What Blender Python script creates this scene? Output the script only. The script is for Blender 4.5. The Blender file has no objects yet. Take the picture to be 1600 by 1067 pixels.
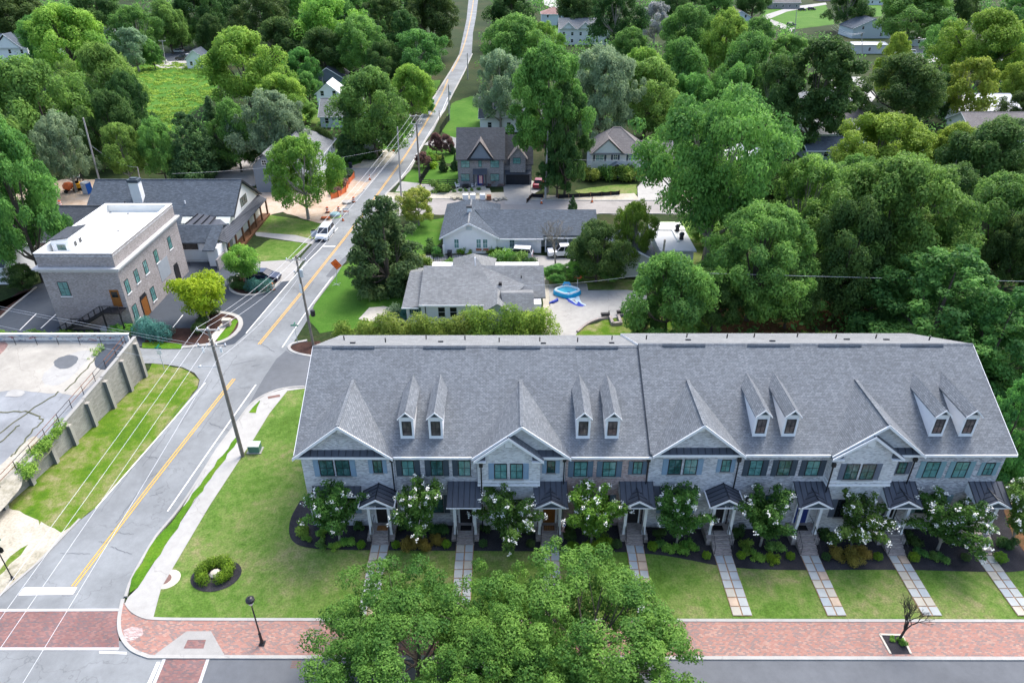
import bpy, bmesh, math, random
import numpy as np
from mathutils import Vector, Matrix
R = math.radians
rnd = random.Random(7)
S = bpy.context.scene
C = S.collection

# ---------------------------------------------------------------- camera, sky, sun, exposure
CAM_H, FOC, PITCH = 44.0, 1100.0, math.atan(653 / 1100)
sp, cp = math.sin(PITCH), math.cos(PITCH)
cam = bpy.data.objects.new('camera', bpy.data.cameras.new('camera'))
C.objects.link(cam); S.camera = cam
cam.location = (0, 0, CAM_H)
cam.rotation_euler = (math.pi / 2 - PITCH, 0, 0)
cam.data.sensor_width = 36; cam.data.lens = FOC / 1600 * 36
cam.data.clip_start = 0.5; cam.data.clip_end = 6000

SUN_EL, SUN_AZ = 56.0, 34.0          # azimuth clockwise from +Y (north)
w = bpy.data.worlds.new('World'); S.world = w; w.use_nodes = True
wn = w.node_tree.nodes; wl = w.node_tree.links
sky = wn.new('ShaderNodeTexSky'); sky.sky_type = 'NISHITA'; sky.sun_disc = False
sky.sun_elevation = R(SUN_EL); sky.sun_rotation = R(SUN_AZ)
sky.air_density = 1.0; sky.dust_density = 3.6; sky.ozone_density = .85
wn['Background'].inputs['Strength'].default_value = 0.15
wl.new(sky.outputs[0], wn['Background'].inputs['Color'])
sl = bpy.data.lights.new('sun', 'SUN'); sl.energy = 1.2; sl.angle = R(26); sl.color = (1, 0.975, 0.93)
so = bpy.data.objects.new('sun', sl); C.objects.link(so)
sd = Vector((math.sin(R(SUN_AZ)) * math.cos(R(SUN_EL)), math.cos(R(SUN_AZ)) * math.cos(R(SUN_EL)), math.sin(R(SUN_EL))))
so.rotation_euler = sd.to_track_quat('Z', 'Y').to_euler(); so.location = (60, -40, 120)
S.view_settings.view_transform = 'Standard'; S.view_settings.look = 'None'
S.view_settings.gamma = 1; S.view_settings.exposure = 1.42
S.cycles.max_bounces = 6; S.cycles.diffuse_bounces = 4; S.cycles.glossy_bounces = 2
S.cycles.transmission_bounces = 3; S.cycles.transparent_max_bounces = 4
S.cycles.use_denoising = True

# ---------------------------------------------------------------- surveying: photo position -> place on the ground
def G(x, y, z=0.0):
    v = (y - 533) / FOC; k = (CAM_H - z) / (sp + v * cp)
    return Vector(((x - 800) / FOC * k, k * (cp - v * sp), z))
def atD(x, y, D):
    v = (y - 533) / FOC; k = D / (cp - v * sp)
    return Vector(((x - 800) / FOC * k, D, CAM_H - k * (sp + v * cp)))
def clamp(t, a=0, b=1): return max(a, min(b, t))
def lawn_z(x, y):
    t = clamp((y - 34.2) / 6.0)
    e = clamp((x + 23) / 5.0) * (1 - 0.8 * clamp((x - 9) / 5.0))
    return 0.5 * t * e * (1 - clamp((y - 44) / 8))
def lot_z(x, y): return max(0.0, (y - 38) * 0.152)

# ---------------------------------------------------------------- mesh builder
class MB:
    def __init__(s): s.v = []; s.f = []
    def poly(s, pts):
        n = len(s.v); s.v += [tuple(p) for p in pts]; s.f.append(tuple(range(n, n + len(pts)))); return s
    def prism(s, pts, vec):
        pts = [Vector(p) for p in pts]; vec = Vector(vec); n = len(pts); b = len(s.v)
        s.v += [tuple(p) for p in pts] + [tuple(p + vec) for p in pts]
        nn = Vector((0, 0, 0))
        for i in range(n): nn += pts[i].cross(pts[(i + 1) % n])
        fl = nn.dot(vec) > 0
        top = tuple(range(b, b + n)); bot = tuple(range(b + 2 * n - 1, b + n - 1, -1))
        fs = [top, bot] + [(b + (i + 1) % n, b + i, b + n + i, b + n + (i + 1) % n) for i in range(n)]
        if fl: fs = [tuple(reversed(q)) for q in fs]
        s.f += fs; return s
    def box(s, x0, x1, y0, y1, z0, z1):
        return s.prism([(x0, y0, z1), (x1, y0, z1), (x1, y1, z1), (x0, y1, z1)], (0, 0, z0 - z1))
    def obox(s, c, a, b, h, la, lb, lh):
        """box about c with half lengths la, lb, lh along a, b, h"""
        c, a, b, h = Vector(c), Vector(a).normalized(), Vector(b).normalized(), Vector(h).normalized()
        q = [c + a * i * la + b * j * lb + h * lh for i, j in ((-1, -1), (1, -1), (1, 1), (-1, 1))]
        return s.prism(q, -h * 2 * lh)
    def bar(s, p, q, w, h=None, up=(0, 0, 1)):
        p, q = Vector(p), Vector(q); d = q - p; u = Vector(up)
        a = d.cross(u)
        if a.length < 1e-6: a = d.cross(Vector((1, 0, 0)))
        a.normalize(); b = a.cross(d).normalized()
        return s.obox((p + q) / 2, d, a, b, d.length / 2, w / 2, (h or w) / 2)
    def tube(s, pts, r, n=6, cap=True):
        pts = [Vector(p) for p in pts]; rs = r if isinstance(r, (list, tuple)) else [r] * len(pts)
        b = len(s.v); prev = None
        for i, p in enumerate(pts):
            d = (pts[min(i + 1, len(pts) - 1)] - pts[max(i - 1, 0)]).normalized()
            a = d.cross(Vector((0, 0, 1)) if abs(d.z) < .95 else Vector((1, 0, 0))).normalized()
            if prev is not None and a.dot(prev) < 0: a = -a
            prev = a; c2 = d.cross(a)
            for k in range(n):
                t = 2 * math.pi * k / n
                s.v.append(tuple(p + (a * math.cos(t) + c2 * math.sin(t)) * rs[i]))
        for i in range(len(pts) - 1):
            for k in range(n):
                s.f.append((b + i * n + k, b + i * n + (k + 1) % n, b + (i + 1) * n + (k + 1) % n, b + (i + 1) * n + k))
        if cap:
            s.f.append(tuple(b + k for k in range(n - 1, -1, -1)))
            s.f.append(tuple(b + (len(pts) - 1) * n + k for k in range(n)))
        return s
    def lathe(s, c, prof, n=12):
        c = Vector(c); b = len(s.v)
        for r, z in prof:
            for k in range(n):
                t = 2 * math.pi * k / n; s.v.append((c.x + r * math.cos(t), c.y + r * math.sin(t), c.z + z))
        for i in range(len(prof) - 1):
            for k in range(n):
                s.f.append((b + i * n + k, b + i * n + (k + 1) % n, b + (i + 1) * n + (k + 1) % n, b + (i + 1) * n + k))
        s.f.append(tuple(b + k for k in range(n - 1, -1, -1)))
        s.f.append(tuple(b + (len(prof) - 1) * n + k for k in range(n)))
        return s
    def mesh(s, name, off=(0, 0, 0)):
        me = bpy.data.meshes.new(name); off = Vector(off)
        me.from_pydata([tuple(Vector(p) - off) for p in s.v], [], s.f); me.update()
        uv_box(me, off); return me

def uv_box(me, off=Vector((0, 0, 0))):
    """lay texture space out in metres: u level along each face, v up its slope"""
    uv = me.uv_layers.new(name='UVMap'); vs = [v.co + off for v in me.vertices]; dat = np.zeros(len(me.loops) * 2)
    for p in me.polygons:
        n = p.normal
        if abs(n.z) > 0.999: t, b = Vector((1, 0, 0)), Vector((0, 1, 0))
        else:
            t = Vector((0, 0, 1)).cross(n).normalized(); b = n.cross(t)
        for li in p.loop_indices:
            q = vs[me.loops[li].vertex_index]; dat[2 * li] = q.dot(t); dat[2 * li + 1] = q.dot(b)
    uv.data.foreach_set('uv', dat)

def new(name, me, parent=None, m=None, smooth=False):
    o = bpy.data.objects.new(name, me); C.objects.link(o)
    if parent is not None: o.parent = parent
    if m is not None: me.materials.append(MT(m))
    if smooth: me.polygons.foreach_set('use_smooth', [True] * len(me.polygons))
    return o
def worldloc(o):
    v = Vector((0, 0, 0))
    while o is not None: v += o.location; o = o.parent
    return v
def part(name, mb, m, parent, world=True, label=None, smooth=False, kind=None):
    """a part under its thing; mb is in world coordinates (world=True) or in the thing's own"""
    o = new(name, mb.mesh(name, worldloc(parent) if world else (0, 0, 0)), parent, m, smooth)
    if label: o['label'] = label
    if kind: o['kind'] = kind
    return o
def tag(o, label, cat, group=None):
    o['label'] = label; o['category'] = cat
    if group: o['group'] = group
    return o
def thing(name, label, cat, loc, group=None, rz=0.0):
    o = bpy.data.objects.new(name, None); C.objects.link(o); o.location = loc; o.rotation_euler = (0, 0, rz)
    o.empty_display_size = .3
    return tag(o, label, cat, group)
def solo(name, mb, m, label, cat, loc=(0, 0, 0), group=None, smooth=False):
    o = new(name, mb.mesh(name, loc), None, m, smooth); o.location = loc
    return tag(o, label, cat, group)
def struct(name, mb, m):
    o = new(name, mb.mesh(name), None, m); o['kind'] = 'structure'; return o
def stuff(name, me, m):
    o = new(name, me, None, m); o['kind'] = 'stuff'; return o
def copy_tree(src, loc, rz=0.0, label=None, scale=None):
    r = src.copy(); C.objects.link(r); r.location = loc; r.rotation_euler = (0, 0, rz)
    if scale is not None: r.scale = scale
    if label: r['label'] = label
    for ch in src.children:
        c = ch.copy(); C.objects.link(c); c.parent = r
        for g in ch.children:
            d = g.copy(); C.objects.link(d); d.parent = c
    return r

# ---------------------------------------------------------------- materials
MATS = {}
def MT(n): return MATS[n] if isinstance(n, str) else n
class NT:
    def __init__(s, name, rough=.8, spec=.3):
        s.m = bpy.data.materials.new(name); s.m.use_nodes = True; s.n = s.m.node_tree.nodes; s.l = s.m.node_tree.links
        s.p = s.n['Principled BSDF']; s.p.inputs['Roughness'].default_value = rough
        s.p.inputs['Specular IOR Level'].default_value = spec; MATS[name] = s.m
    def add(s, t, **k):
        q = s.n.new(t)
        for a, b in k.items(): setattr(q, a, b)
        return q
    def link(s, a, b): s.l.new(a, b)
    def pos(s, scale=1.0, world=True, uv=False):
        if uv: o = s.add('ShaderNodeTexCoord').outputs['UV']
        elif world: o = s.add('ShaderNodeNewGeometry').outputs['Position']
        else: o = s.add('ShaderNodeTexCoord').outputs['Object']
        return o
    def noise(s, vec, sc, det=4, rough=.55, dist=0):
        q = s.add('ShaderNodeTexNoise'); q.inputs['Scale'].default_value = sc; q.inputs['Detail'].default_value = det
        q.inputs['Roughness'].default_value = rough; q.inputs['Distortion'].default_value = dist
        s.link(vec, q.inputs['Vector']); return q.outputs['Fac']
    def ramp(s, fac, stops):
        q = s.add('ShaderNodeValToRGB'); e = q.color_ramp.elements
        while len(e) > 1: e.remove(e[-1])
        e[0].position = stops[0][0]; e[0].color = (*stops[0][1], 1)
        for p_, c_ in stops[1:]:
            k = e.new(p_); k.color = (*c_, 1)
        s.link(fac, q.inputs['Fac']); return q.outputs['Color']
    def mix(s, fac, a, b, mode='MIX'):
        q = s.add('ShaderNodeMix', data_type='RGBA', blend_type=mode)
        for v, i in ((fac, 0), (a, 6), (b, 7)):
            if isinstance(v, (int, float)): q.inputs[i].default_value = v
            elif isinstance(v, tuple): q.inputs[i].default_value = (*v, 1)
            else: s.link(v, q.inputs[i])
        return q.outputs[2]
    def col(s, c):
        if isinstance(c, tuple): s.p.inputs['Base Color'].default_value = (*c, 1)
        else: s.link(c, s.p.inputs['Base Color'])
        return s
    def bump(s, h, st=.3, d=.02):
        b = s.add('ShaderNodeBump'); b.inputs['Strength'].default_value = st; b.inputs['Distance'].default_value = d
        s.link(h, b.inputs['Height']); s.link(b.outputs[0], s.p.inputs['Normal']); return s

def hexc(h):
    h = h.lstrip('#'); r = []
    for i in (0, 2, 4):
        c_ = int(h[i:i + 2], 16) / 255; r.append(c_ / 12.92 if c_ <= .04045 else ((c_ + .055) / 1.055) ** 2.4)
    return tuple(r)
def sc(c, k): return tuple(min(1, x * k) for x in c)

def plain(name, c, rough=.7, var=.12, scale=1.5, spec=.3, metal=0, world=False):
    t = NT(name, rough, spec); v = t.noise(t.pos(world=world), scale, 5)
    t.col(t.ramp(v, [(.25, sc(c, 1 - var)), (.75, sc(c, 1 + var))])); t.p.inputs['Metallic'].default_value = metal
    return t
def mottled(name, stops, big=.12, fine=3.0, finevar=.25, rough=.95, bumpst=.4, mid=.9):
    """ground: broad patches, mid blotches and fine grain"""
    t = NT(name, rough, .15); P = t.pos()
    a = t.noise(P, big, 5, .6, .4); m_ = t.noise(P, mid, 5, .65)
    q = t.add('ShaderNodeMath', operation='MULTIPLY_ADD'); t.link(m_, q.inputs[0]); q.inputs[1].default_value = .55
    q2 = t.add('ShaderNodeMath', operation='MULTIPLY_ADD'); t.link(a, q2.inputs[0]); q2.inputs[1].default_value = .75; q2.inputs[2].default_value = -.15
    t.link(q2.outputs[0], q.inputs[2])
    c_ = t.ramp(q.outputs[0], stops)
    f = t.noise(P, fine, 6, .7)
    g = t.ramp(f, [(.3, (1 - finevar,) * 3), (.7, (1 + finevar * .4,) * 3)])
    t.col(t.mix(1.0, c_, g, 'MULTIPLY')); t.bump(f, bumpst, .05); return t

# ground covers
mottled('forest_floor', [(.3, (.016, .030, .010)), (.5, (.028, .05, .014)), (.62, (.05, .055, .022)), (.75, (.09, .075, .04))], .05, 2.2, .5)
mottled('lawn_grass', [(.26, (.06, .125, .014)), (.43, (.10, .19, .03)), (.54, (.155, .22, .055)), (.68, (.25, .24, .11))], .16, 7, .5, .95, .7, 1.4)
mottled('verge_grass', [(.3, (.05, .14, .008)), (.5, (.085, .20, .012)), (.66, (.13, .22, .02)), (.8, (.20, .20, .07))], .25, 6, .4)
mottled('bright_grass', [(.3, (.045, .13, .012)), (.55, (.07, .17, .02)), (.75, (.12, .19, .04))], .12, 5, .35)
mottled('rough_grass', [(.28, (.05, .13, .008)), (.45, (.095, .18, .012)), (.55, (.18, .21, .06)), (.68, (.32, .28, .17)), (.8, (.34, .30, .22))], .22, 7, .45)
mottled('meadow_grass', [(.3, (.04, .13, .012)), (.5, (.065, .18, .018)), (.75, (.13, .22, .04))], .08, 1.6, .5)
mottled('mulch', [(.3, (.024, .024, .028)), (.6, (.05, .048, .054)), (.8, (.085, .075, .07))], .5, 14, .6)
mottled('brown_mulch', [(.3, (.04, .022, .018)), (.7, (.085, .045, .035))], .5, 10, .5)
mottled('pine_straw', [(.3, (.05, .055, .02)), (.5, (.13, .075, .035)), (.62, (.22, .11, .055)), (.8, (.07, .09, .02))], .09, 6, .5)
mottled('red_clay', [(.3, (.36, .26, .18)), (.5, (.48, .38, .29)), (.75, (.52, .47, .41))], .2, 4, .25)
mottled('sand_dirt', [(.3, (.20, .19, .12)), (.45, (.42, .39, .31)), (.7, (.52, .49, .43))], .18, 5, .3)

def asphalt(name, c, crack=True, var=.16):
    t = NT(name, .93, .25); P = t.pos()
    a = t.noise(P, .16, 5, .6, .5); b_ = t.noise(P, 1.3, 6, .7)
    c1 = t.ramp(a, [(.3, sc(c, 1 - var)), (.7, sc(c, 1 + var))])
    c1 = t.mix(1.0, c1, t.ramp(b_, [(.3, (.88,) * 3), (.7, (1.06,) * 3)]), 'MULTIPLY')
    f = t.noise(P, 40, 3, .7)
    c1 = t.mix(1.0, c1, t.ramp(f, [(.3, (.85,) * 3), (.7, (1.12,) * 3)]), 'MULTIPLY')
    if crack:
        v = t.add('ShaderNodeTexVoronoi', feature='DISTANCE_TO_EDGE'); v.inputs['Scale'].default_value = .13
        w_ = t.add('ShaderNodeMixRGB'); w_.inputs[0].default_value = .12
        nz = t.add('ShaderNodeTexNoise'); nz.inputs['Scale'].default_value = .9; nz.inputs['Detail'].default_value = 6
        t.link(P, nz.inputs['Vector']); va = t.add('ShaderNodeVectorMath', operation='SCALE'); va.inputs['Scale'].default_value = 2.2
        vb = t.add('ShaderNodeVectorMath', operation='ADD'); t.link(nz.outputs['Color'], va.inputs[0]); t.link(va.outputs[0], vb.inputs[0]); t.link(P, vb.inputs[1])
        t.link(vb.outputs[0], v.inputs['Vector'])
        k = t.ramp(v.outputs['Distance'], [(.0, (.74,) * 3), (.003, (.86,) * 3), (.006, (1,) * 3)])
        c1 = t.mix(1.0, c1, k, 'MULTIPLY')
    t.col(c1); t.bump(f, .2, .01); return t
asphalt('worn_asphalt', (.215, .230, .238), True, .22)
asphalt('dark_asphalt', (.058, .070, .088), False, .12)
asphalt('grey_asphalt', (.125, .135, .148), False, .14)
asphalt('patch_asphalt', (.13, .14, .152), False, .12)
asphalt('concrete', (.33, .325, .31), False, .07)
asphalt('pale_concrete', (.385, .38, .36), True, .06)
asphalt('kerb_concrete', (.36, .355, .335), False, .12)
asphalt('road_base', (.30, .285, .27), False, .14)
asphalt('old_asphalt', (.27, .285, .30), True, .26)
asphalt('sandy_slab', (.40, .38, .335), True, .20)
asphalt('stucco_band', (.50, .50, .50), False, .06)
asphalt('block_wall', (.36, .345, .31), False, .16)

def bricky(name, stops, mortar, bw=.21, bh=.072, ms=.012, dirtv=.12, rough=.85, world=False, bumpd=.01):
    t = NT(name, rough, .2); P = t.pos(uv=True)
    b = t.add('ShaderNodeTexBrick'); b.inputs['Scale'].default_value = 1; b.inputs['Brick Width'].default_value = bw
    b.inputs['Row Height'].default_value = bh; b.inputs['Mortar Size'].default_value = ms; b.inputs['Mortar Smooth'].default_value = .2
    b.inputs['Color1'].default_value = (0, 0, 0, 1); b.inputs['Color2'].default_value = (1, 1, 1, 1); b.inputs['Mortar'].default_value = (.5, .5, .5, 1)
    t.link(P, b.inputs['Vector'])
    big = t.noise(P, .9, 4); q = t.add('ShaderNodeMath', operation='MULTIPLY_ADD'); t.link(big, q.inputs[0]); q.inputs[1].default_value = .5; q.inputs[2].default_value = -.25
    q2 = t.add('ShaderNodeMath', operation='ADD'); t.link(q.outputs[0], q2.inputs[0]); t.link(b.outputs['Color'], q2.inputs[1])
    c_ = t.ramp(q2.outputs[0], stops)
    c_ = t.mix(.22, c_, mortar); c_ = t.mix(b.outputs['Fac'], c_, mortar)
    d = t.noise(t.pos(), .5, 5); c_ = t.mix(1.0, c_, t.ramp(d, [(.3, (1 - dirtv,) * 3), (.7, (1 + dirtv * .3,) * 3)]), 'MULTIPLY')
    t.col(c_); inv = t.add('ShaderNodeMath', operation='SUBTRACT'); inv.inputs[0].default_value = 1; t.link(b.outputs['Fac'], inv.inputs[1])
    t.bump(inv.outputs[0], .5, bumpd); return t
bricky('brick_limewashed', [(0, (.22, .22, .24)), (.35, (.44, .44, .46)), (.7, (.62, .62, .64)), (1, (.72, .72, .73))], (.60, .61, .63), .24, .085, .014)
bricky('brick_grey_white', [(0, (.27, .26, .27)), (.3, (.50, .50, .50)), (.8, (.66, .66, .66)), (1, (.74, .74, .73))], (.64, .65, .66), .24, .085, .014)
bricky('brick_dark_mixed', [(0, (.13, .12, .14)), (.35, (.33, .31, .33)), (.7, (.56, .55, .57)), (1, (.68, .67, .68))], (.50, .51, .53), .24, .085, .014)
bricky('brick_red_mixed', [(0, (.14, .075, .07)), (.35, (.30, .16, .14)), (.7, (.43, .27, .24)), (1, (.58, .46, .42))], (.46, .41, .40), .24, .085, .014)
bricky('brick_step', [(0, (.17, .13, .12)), (.5, (.30, .24, .22)), (1, (.42, .36, .33))], (.38, .36, .34), .22, .08, .012)
bricky('brick_taupe', [(0, (.15, .125, .12)), (.35, (.25, .22, .215)), (.7, (.33, .30, .30)), (1, (.42, .39, .385))], (.36, .335, .325), .24, .085, .016)
bricky('brick_brown', [(0, (.12, .115, .12)), (.5, (.20, .195, .205)), (1, (.31, .30, .31))], (.29, .285, .29), .24, .09, .014)
bricky('brick_white', [(0, (.5, .5, .5)), (.2, (.62, .62, .62)), (1, (.72, .72, .72))], (.64, .64, .64), .3, .1, .012)
bricky('block_masonry', [(0, (.30, .285, .25)), (.5, (.37, .355, .32)), (1, (.43, .41, .37))], (.27, .26, .24), .4, .2, .012)
bricky('paver_walk', [(0, (.17, .14, .14)), (.28, (.22, .15, .145)), (.42, (.33, .145, .115)), (.75, (.38, .17, .13)), (1, (.42, .26, .205))], (.30, .22, .19), .22, .11, .010, .10)
bricky('paver_crossing', [(0, (.13, .11, .12)), (.3, (.18, .11, .11)), (.6, (.25, .105, .095)), (1, (.31, .16, .14))], (.20, .145, .14), .22, .11, .010, .2)

def shingle(name, c, var=.35, w_=.42, h_=.17):
    t = NT(name, .93, .2); P = t.pos(uv=True)
    def br(bw, bh, off):
        b = t.add('ShaderNodeTexBrick'); b.offset = off
        for k, v in (('Scale', 1), ('Brick Width', bw), ('Row Height', bh), ('Mortar Size', .012), ('Mortar Smooth', .3)): b.inputs[k].default_value = v
        b.inputs['Color1'].default_value = (0, 0, 0, 1); b.inputs['Color2'].default_value = (1, 1, 1, 1); b.inputs['Mortar'].default_value = (.3, .3, .3, 1)
        t.link(P, b.inputs['Vector']); return b
    a = br(w_, h_, .37)
    c1 = t.ramp(a.outputs['Color'], [(0, sc(c, 1 - var)), (.35, sc(c, 1 - var * .3)), (.65, sc(c, 1.05)), (1, sc(c, 1 + var * 1.2))])
    c1 = t.mix(a.outputs['Fac'], c1, sc(c, .5))
    n_ = t.noise(t.pos(), .35, 5, .6); c1 = t.mix(1.0, c1, t.ramp(n_, [(.3, (.9,) * 3), (.7, (1.07,) * 3)]), 'MULTIPLY')
    f = t.noise(t.pos(), 25, 2); c1 = t.mix(1.0, c1, t.ramp(f, [(.3, (.88,) * 3), (.7, (1.1,) * 3)]), 'MULTIPLY')
    t.col(c1); inv = t.add('ShaderNodeMath', operation='SUBTRACT'); inv.inputs[0].default_value = 1; t.link(a.outputs['Fac'], inv.inputs[1])
    t.bump(inv.outputs[0], .5, .015); return t
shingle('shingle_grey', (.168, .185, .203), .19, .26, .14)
shingle('shingle_charcoal', (.07, .080, .094), .18)
shingle('shingle_slate', (.085, .104, .128), .22)
shingle('shingle_brown', (.095, .10, .11), .15)
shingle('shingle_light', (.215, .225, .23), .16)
shingle('shingle_taupe', (.20, .185, .18), .15)
shingle('shingle_red', (.30, .19, .17), .15)

plain('white_paint', (.78, .79, .80), .5, .04)
plain('cream_paint', (.62, .64, .58), .6, .05)
plain('pale_blue_siding', (.50, .56, .60), .6, .05)
plain('grey_siding', (.28, .31, .34), .6, .06)
plain('slate_siding', (.17, .205, .25), .6, .06)
plain('membrane_white', (.72, .72, .69), .6, .10, .35)
plain('membrane_grey', (.50, .52, .53), .6, .08, .4)
plain('shutter_blue', (.22, .32, .42), .6, .06)
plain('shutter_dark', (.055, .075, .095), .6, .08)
plain('shutter_teal', (.20, .33, .36), .6, .06)
plain('shutter_grey', (.13, .15, .19), .6, .06)
plain('shutter_mid', (.11, .165, .215), .6, .06)
plain('metal_roof', (.078, .088, .108), .7, .12, .8, .15)
plain('black_metal', (.012, .013, .017), .45, .1, 4, .5)
plain('dark_gutter', (.018, .022, .03), .5, .1)
plain('galvanised', (.45, .48, .50), .4, .1, 2, .5)
plain('wood_door', (.22, .085, .018), .5, .25, 6)
plain('dark_door', (.022, .02, .022), .5, .2, 5)
plain('blue_door', (.03, .05, .2), .5, .1)
plain('timber', (.14, .065, .03), .7, .2, 4)
plain('pole_wood', (.20, .175, .15), .9, .3, 3)
plain('pole_pale', (.38, .36, .34), .9, .15, 3)
plain('wire_metal', (.55, .57, .60), .5, .05)
plain('road_white', (.78, .78, .76), .7, .06, 2, world=True)
plain('road_yellow', (.66, .37, .06), .7, .10, 2, world=True)
plain('orange_plastic', (.68, .16, .05), .5, .08)
plain('sign_orange', (.95, .17, .025), .5, .04)
plain('sign_green', (.01, .20, .12), .5, .05)
plain('sign_blue', (.02, .07, .30), .5, .05)
plain('sign_white', (.75, .76, .78), .5, .03)
plain('fence_black', (.015, .015, .018), .6, .1)
plain('fence_wood', (.17, .12, .08), .85, .2, 3)
plain('silt_black', (.012, .012, .016), .8, .2, 3)
plain('rust', (.18, .07, .03), .9, .3, 3)
plain('bark', (.10, .085, .07), .95, .3, 3)
plain('bark_pale', (.26, .24, .21), .95, .25, 3)
plain('bark_dark', (.045, .04, .035), .95, .3, 3)
plain('stone_pale', (.50, .47, .40), .9, .15, 2)
plain('flag_grey', (.36, .385, .38), .85, .10, 1.5, world=True)
plain('flag_blue', (.31, .35, .37), .85, .10, 1.5, world=True)
plain('flag_tan', (.40, .38, .32), .85, .12, 1.5, world=True)
plain('flag_rust', (.46, .36, .27), .85, .2, 1.5, world=True)
plain('clay_joint', (.30, .19, .11), .95, .3, 5, world=True)
plain('digger_yellow', (.75, .38, .02), .45, .1)
plain('toilet_grey', (.34, .38, .44), .5, .05)
plain('toilet_blue', (.02, .12, .45), .5, .05)
plain('rubber', (.015, .015, .016), .8, .1)
plain('pool_blue', (.01, .33, .62), .35, .06)
plain('pool_white', (.62, .76, .82), .35, .04)
plain('tarp_blue', (.03, .06, .38), .5, .3, 4)
plain('bin_dark', (.02, .025, .035), .6, .1)
plain('cabinet_green', (.10, .20, .15), .6, .08)
plain('cabinet_pale', (.45, .52, .46), .6, .05)
plain('iron_rust', (.17, .10, .085), .8, .2, 3)
plain('carpet_black', (.015, .013, .013), .95, .2)
plain('coir', (.30, .14, .05), .95, .3, 12)
plain('terracotta_mulch', (.33, .14, .08), .95, .3, 4)
plain('car_silver', (.55, .58, .62), .25, .03, 1, .6)
plain('car_white', (.72, .73, .75), .25, .03, 1, .6)
plain('car_navy', (.012, .022, .06), .18, .05, 1, .7)
plain('car_black', (.02, .022, .028), .2, .05, 1, .7)
plain('car_red', (.25, .01, .03), .25, .05, 1, .6)
plain('lamp_red', (.45, .01, .01), .3, .02)
plain('lamp_clear', (.7, .7, .68), .2, .02)
plain('flower_white', (.82, .82, .76), .8, .05)
plain('stripe_red', (.50, .03, .05), .8, .05)
plain('canton_blue', (.03, .05, .25), .8, .05)

t = NT('pool_water', .08, .5); t.col((.10, .55, .72)); 
for nm_, st in (('window_glass', [(.25, (.010, .022, .022)), (.42, (.03, .085, .075)), (.55, (.05, .13, .13)), (.75, (.16, .26, .25))]), ('window_blind_reflection', [(.22, (.02, .05, .055)), (.4, (.075, .20, .19)), (.6, (.14, .31, .30)), (.8, (.26, .40, .38))])):  # dark and teal reflections, with pale blinds, painted into the pane colour
    t = NT(nm_, .07, .6); P = t.pos(); oi = t.add('ShaderNodeObjectInfo'); va = t.add('ShaderNodeVectorMath', operation='SCALE'); cx_ = t.add('ShaderNodeCombineXYZ')
    for k_ in range(3): t.link(oi.outputs['Random'], cx_.inputs[k_])
    t.link(cx_.outputs[0], va.inputs[0]); va.inputs['Scale'].default_value = 37; vb = t.add('ShaderNodeVectorMath', operation='ADD'); t.link(P, vb.inputs[0]); t.link(va.outputs[0], vb.inputs[1])
    t.col(t.ramp(t.noise(vb.outputs[0], 1.5, 4, .65, .8), st)); w_ = t.noise(vb.outputs[0], .8, 2); t.bump(w_, .06, .05)
t = NT('window_dark', .06, .6); t.col((.012, .018, .022))
t = NT('window_brown_reflection', .08, .6); nz = t.noise(t.pos(), 2.2, 3); t.col(t.ramp(nz, [(.35, (.035, .035, .04)), (.65, (.13, .11, .10))]))  # brownish reflection painted into the dark dormer panes
t = NT('car_glass', .05, .7); t.col((.015, .02, .028))
# small printed mural on the low wall
t = NT('mural', .8, .2); P = t.pos(); mp = t.add('ShaderNodeMapping'); mp.inputs['Scale'].default_value = (.7, 1, 2.2); t.link(P, mp.inputs['Vector'])
a = t.noise(mp.outputs[0], 1.1, 4, .6, .6); b_ = t.noise(mp.outputs[0], 2.6, 5, .7, 1.2)
c_ = t.ramp(a, [(.3, (.12, .25, .45)), (.42, (.60, .60, .60)), (.58, (.66, .66, .64)), (.66, (.42, .12, .12))])
t.col(t.mix(t.ramp(b_, [(.58, (0,) * 3), (.64, (1,) * 3)]), c_, (.10, .06, .08)))

def leafmat(name, dark, light, hue=.04, trans=.45, val=.16):
    if name == 'leaf_lime': val = .03
    t = NT(name, .65, .25); at = t.add('ShaderNodeAttribute', attribute_name='tone')
    c_ = t.ramp(at.outputs['Fac'], [(0, dark), (1, light)])
    oi = t.add('ShaderNodeObjectInfo'); h = t.add('ShaderNodeHueSaturation')
    mr = t.add('ShaderNodeMapRange'); mr.inputs['To Min'].default_value = .5 - hue / 2; mr.inputs['To Max'].default_value = .5 + hue / 2
    mv = t.add('ShaderNodeMapRange'); mv.inputs['To Min'].default_value = 1 - val; mv.inputs['To Max'].default_value = 1 + val
    fr = t.add('ShaderNodeMath', operation='FRACT'); ml = t.add('ShaderNodeMath', operation='MULTIPLY'); ml.inputs[1].default_value = 7.31
    t.link(oi.outputs['Random'], ml.inputs[0]); t.link(ml.outputs[0], fr.inputs[0])
    t.link(oi.outputs['Random'], mr.inputs['Value']); t.link(fr.outputs[0], mv.inputs['Value'])
    t.link(mr.outputs[0], h.inputs['Hue']); t.link(mv.outputs[0], h.inputs['Value']); t.link(c_, h.inputs['Color'])
    t.link(h.outputs[0], t.p.inputs['Base Color'])
    tr = t.add('ShaderNodeBsdfTranslucent'); ms = t.add('ShaderNodeMixShader'); ms.inputs[0].default_value = trans
    t.link(h.outputs[0], tr.inputs['Color']); t.link(t.p.outputs[0], ms.inputs[1]); t.link(tr.outputs[0], ms.inputs[2])
    t.link(ms.outputs[0], t.n['Material Output'].inputs['Surface']); return t
leafmat('leaf_mid', (0.072, 0.190, 0.047), (0.268, 0.510, 0.102))
leafmat('leaf_bright', (0.102, 0.254, 0.035), (0.408, 0.620, 0.102))
leafmat('leaf_dark', (.036, .095, .026), (.14, .25, .06))
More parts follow.
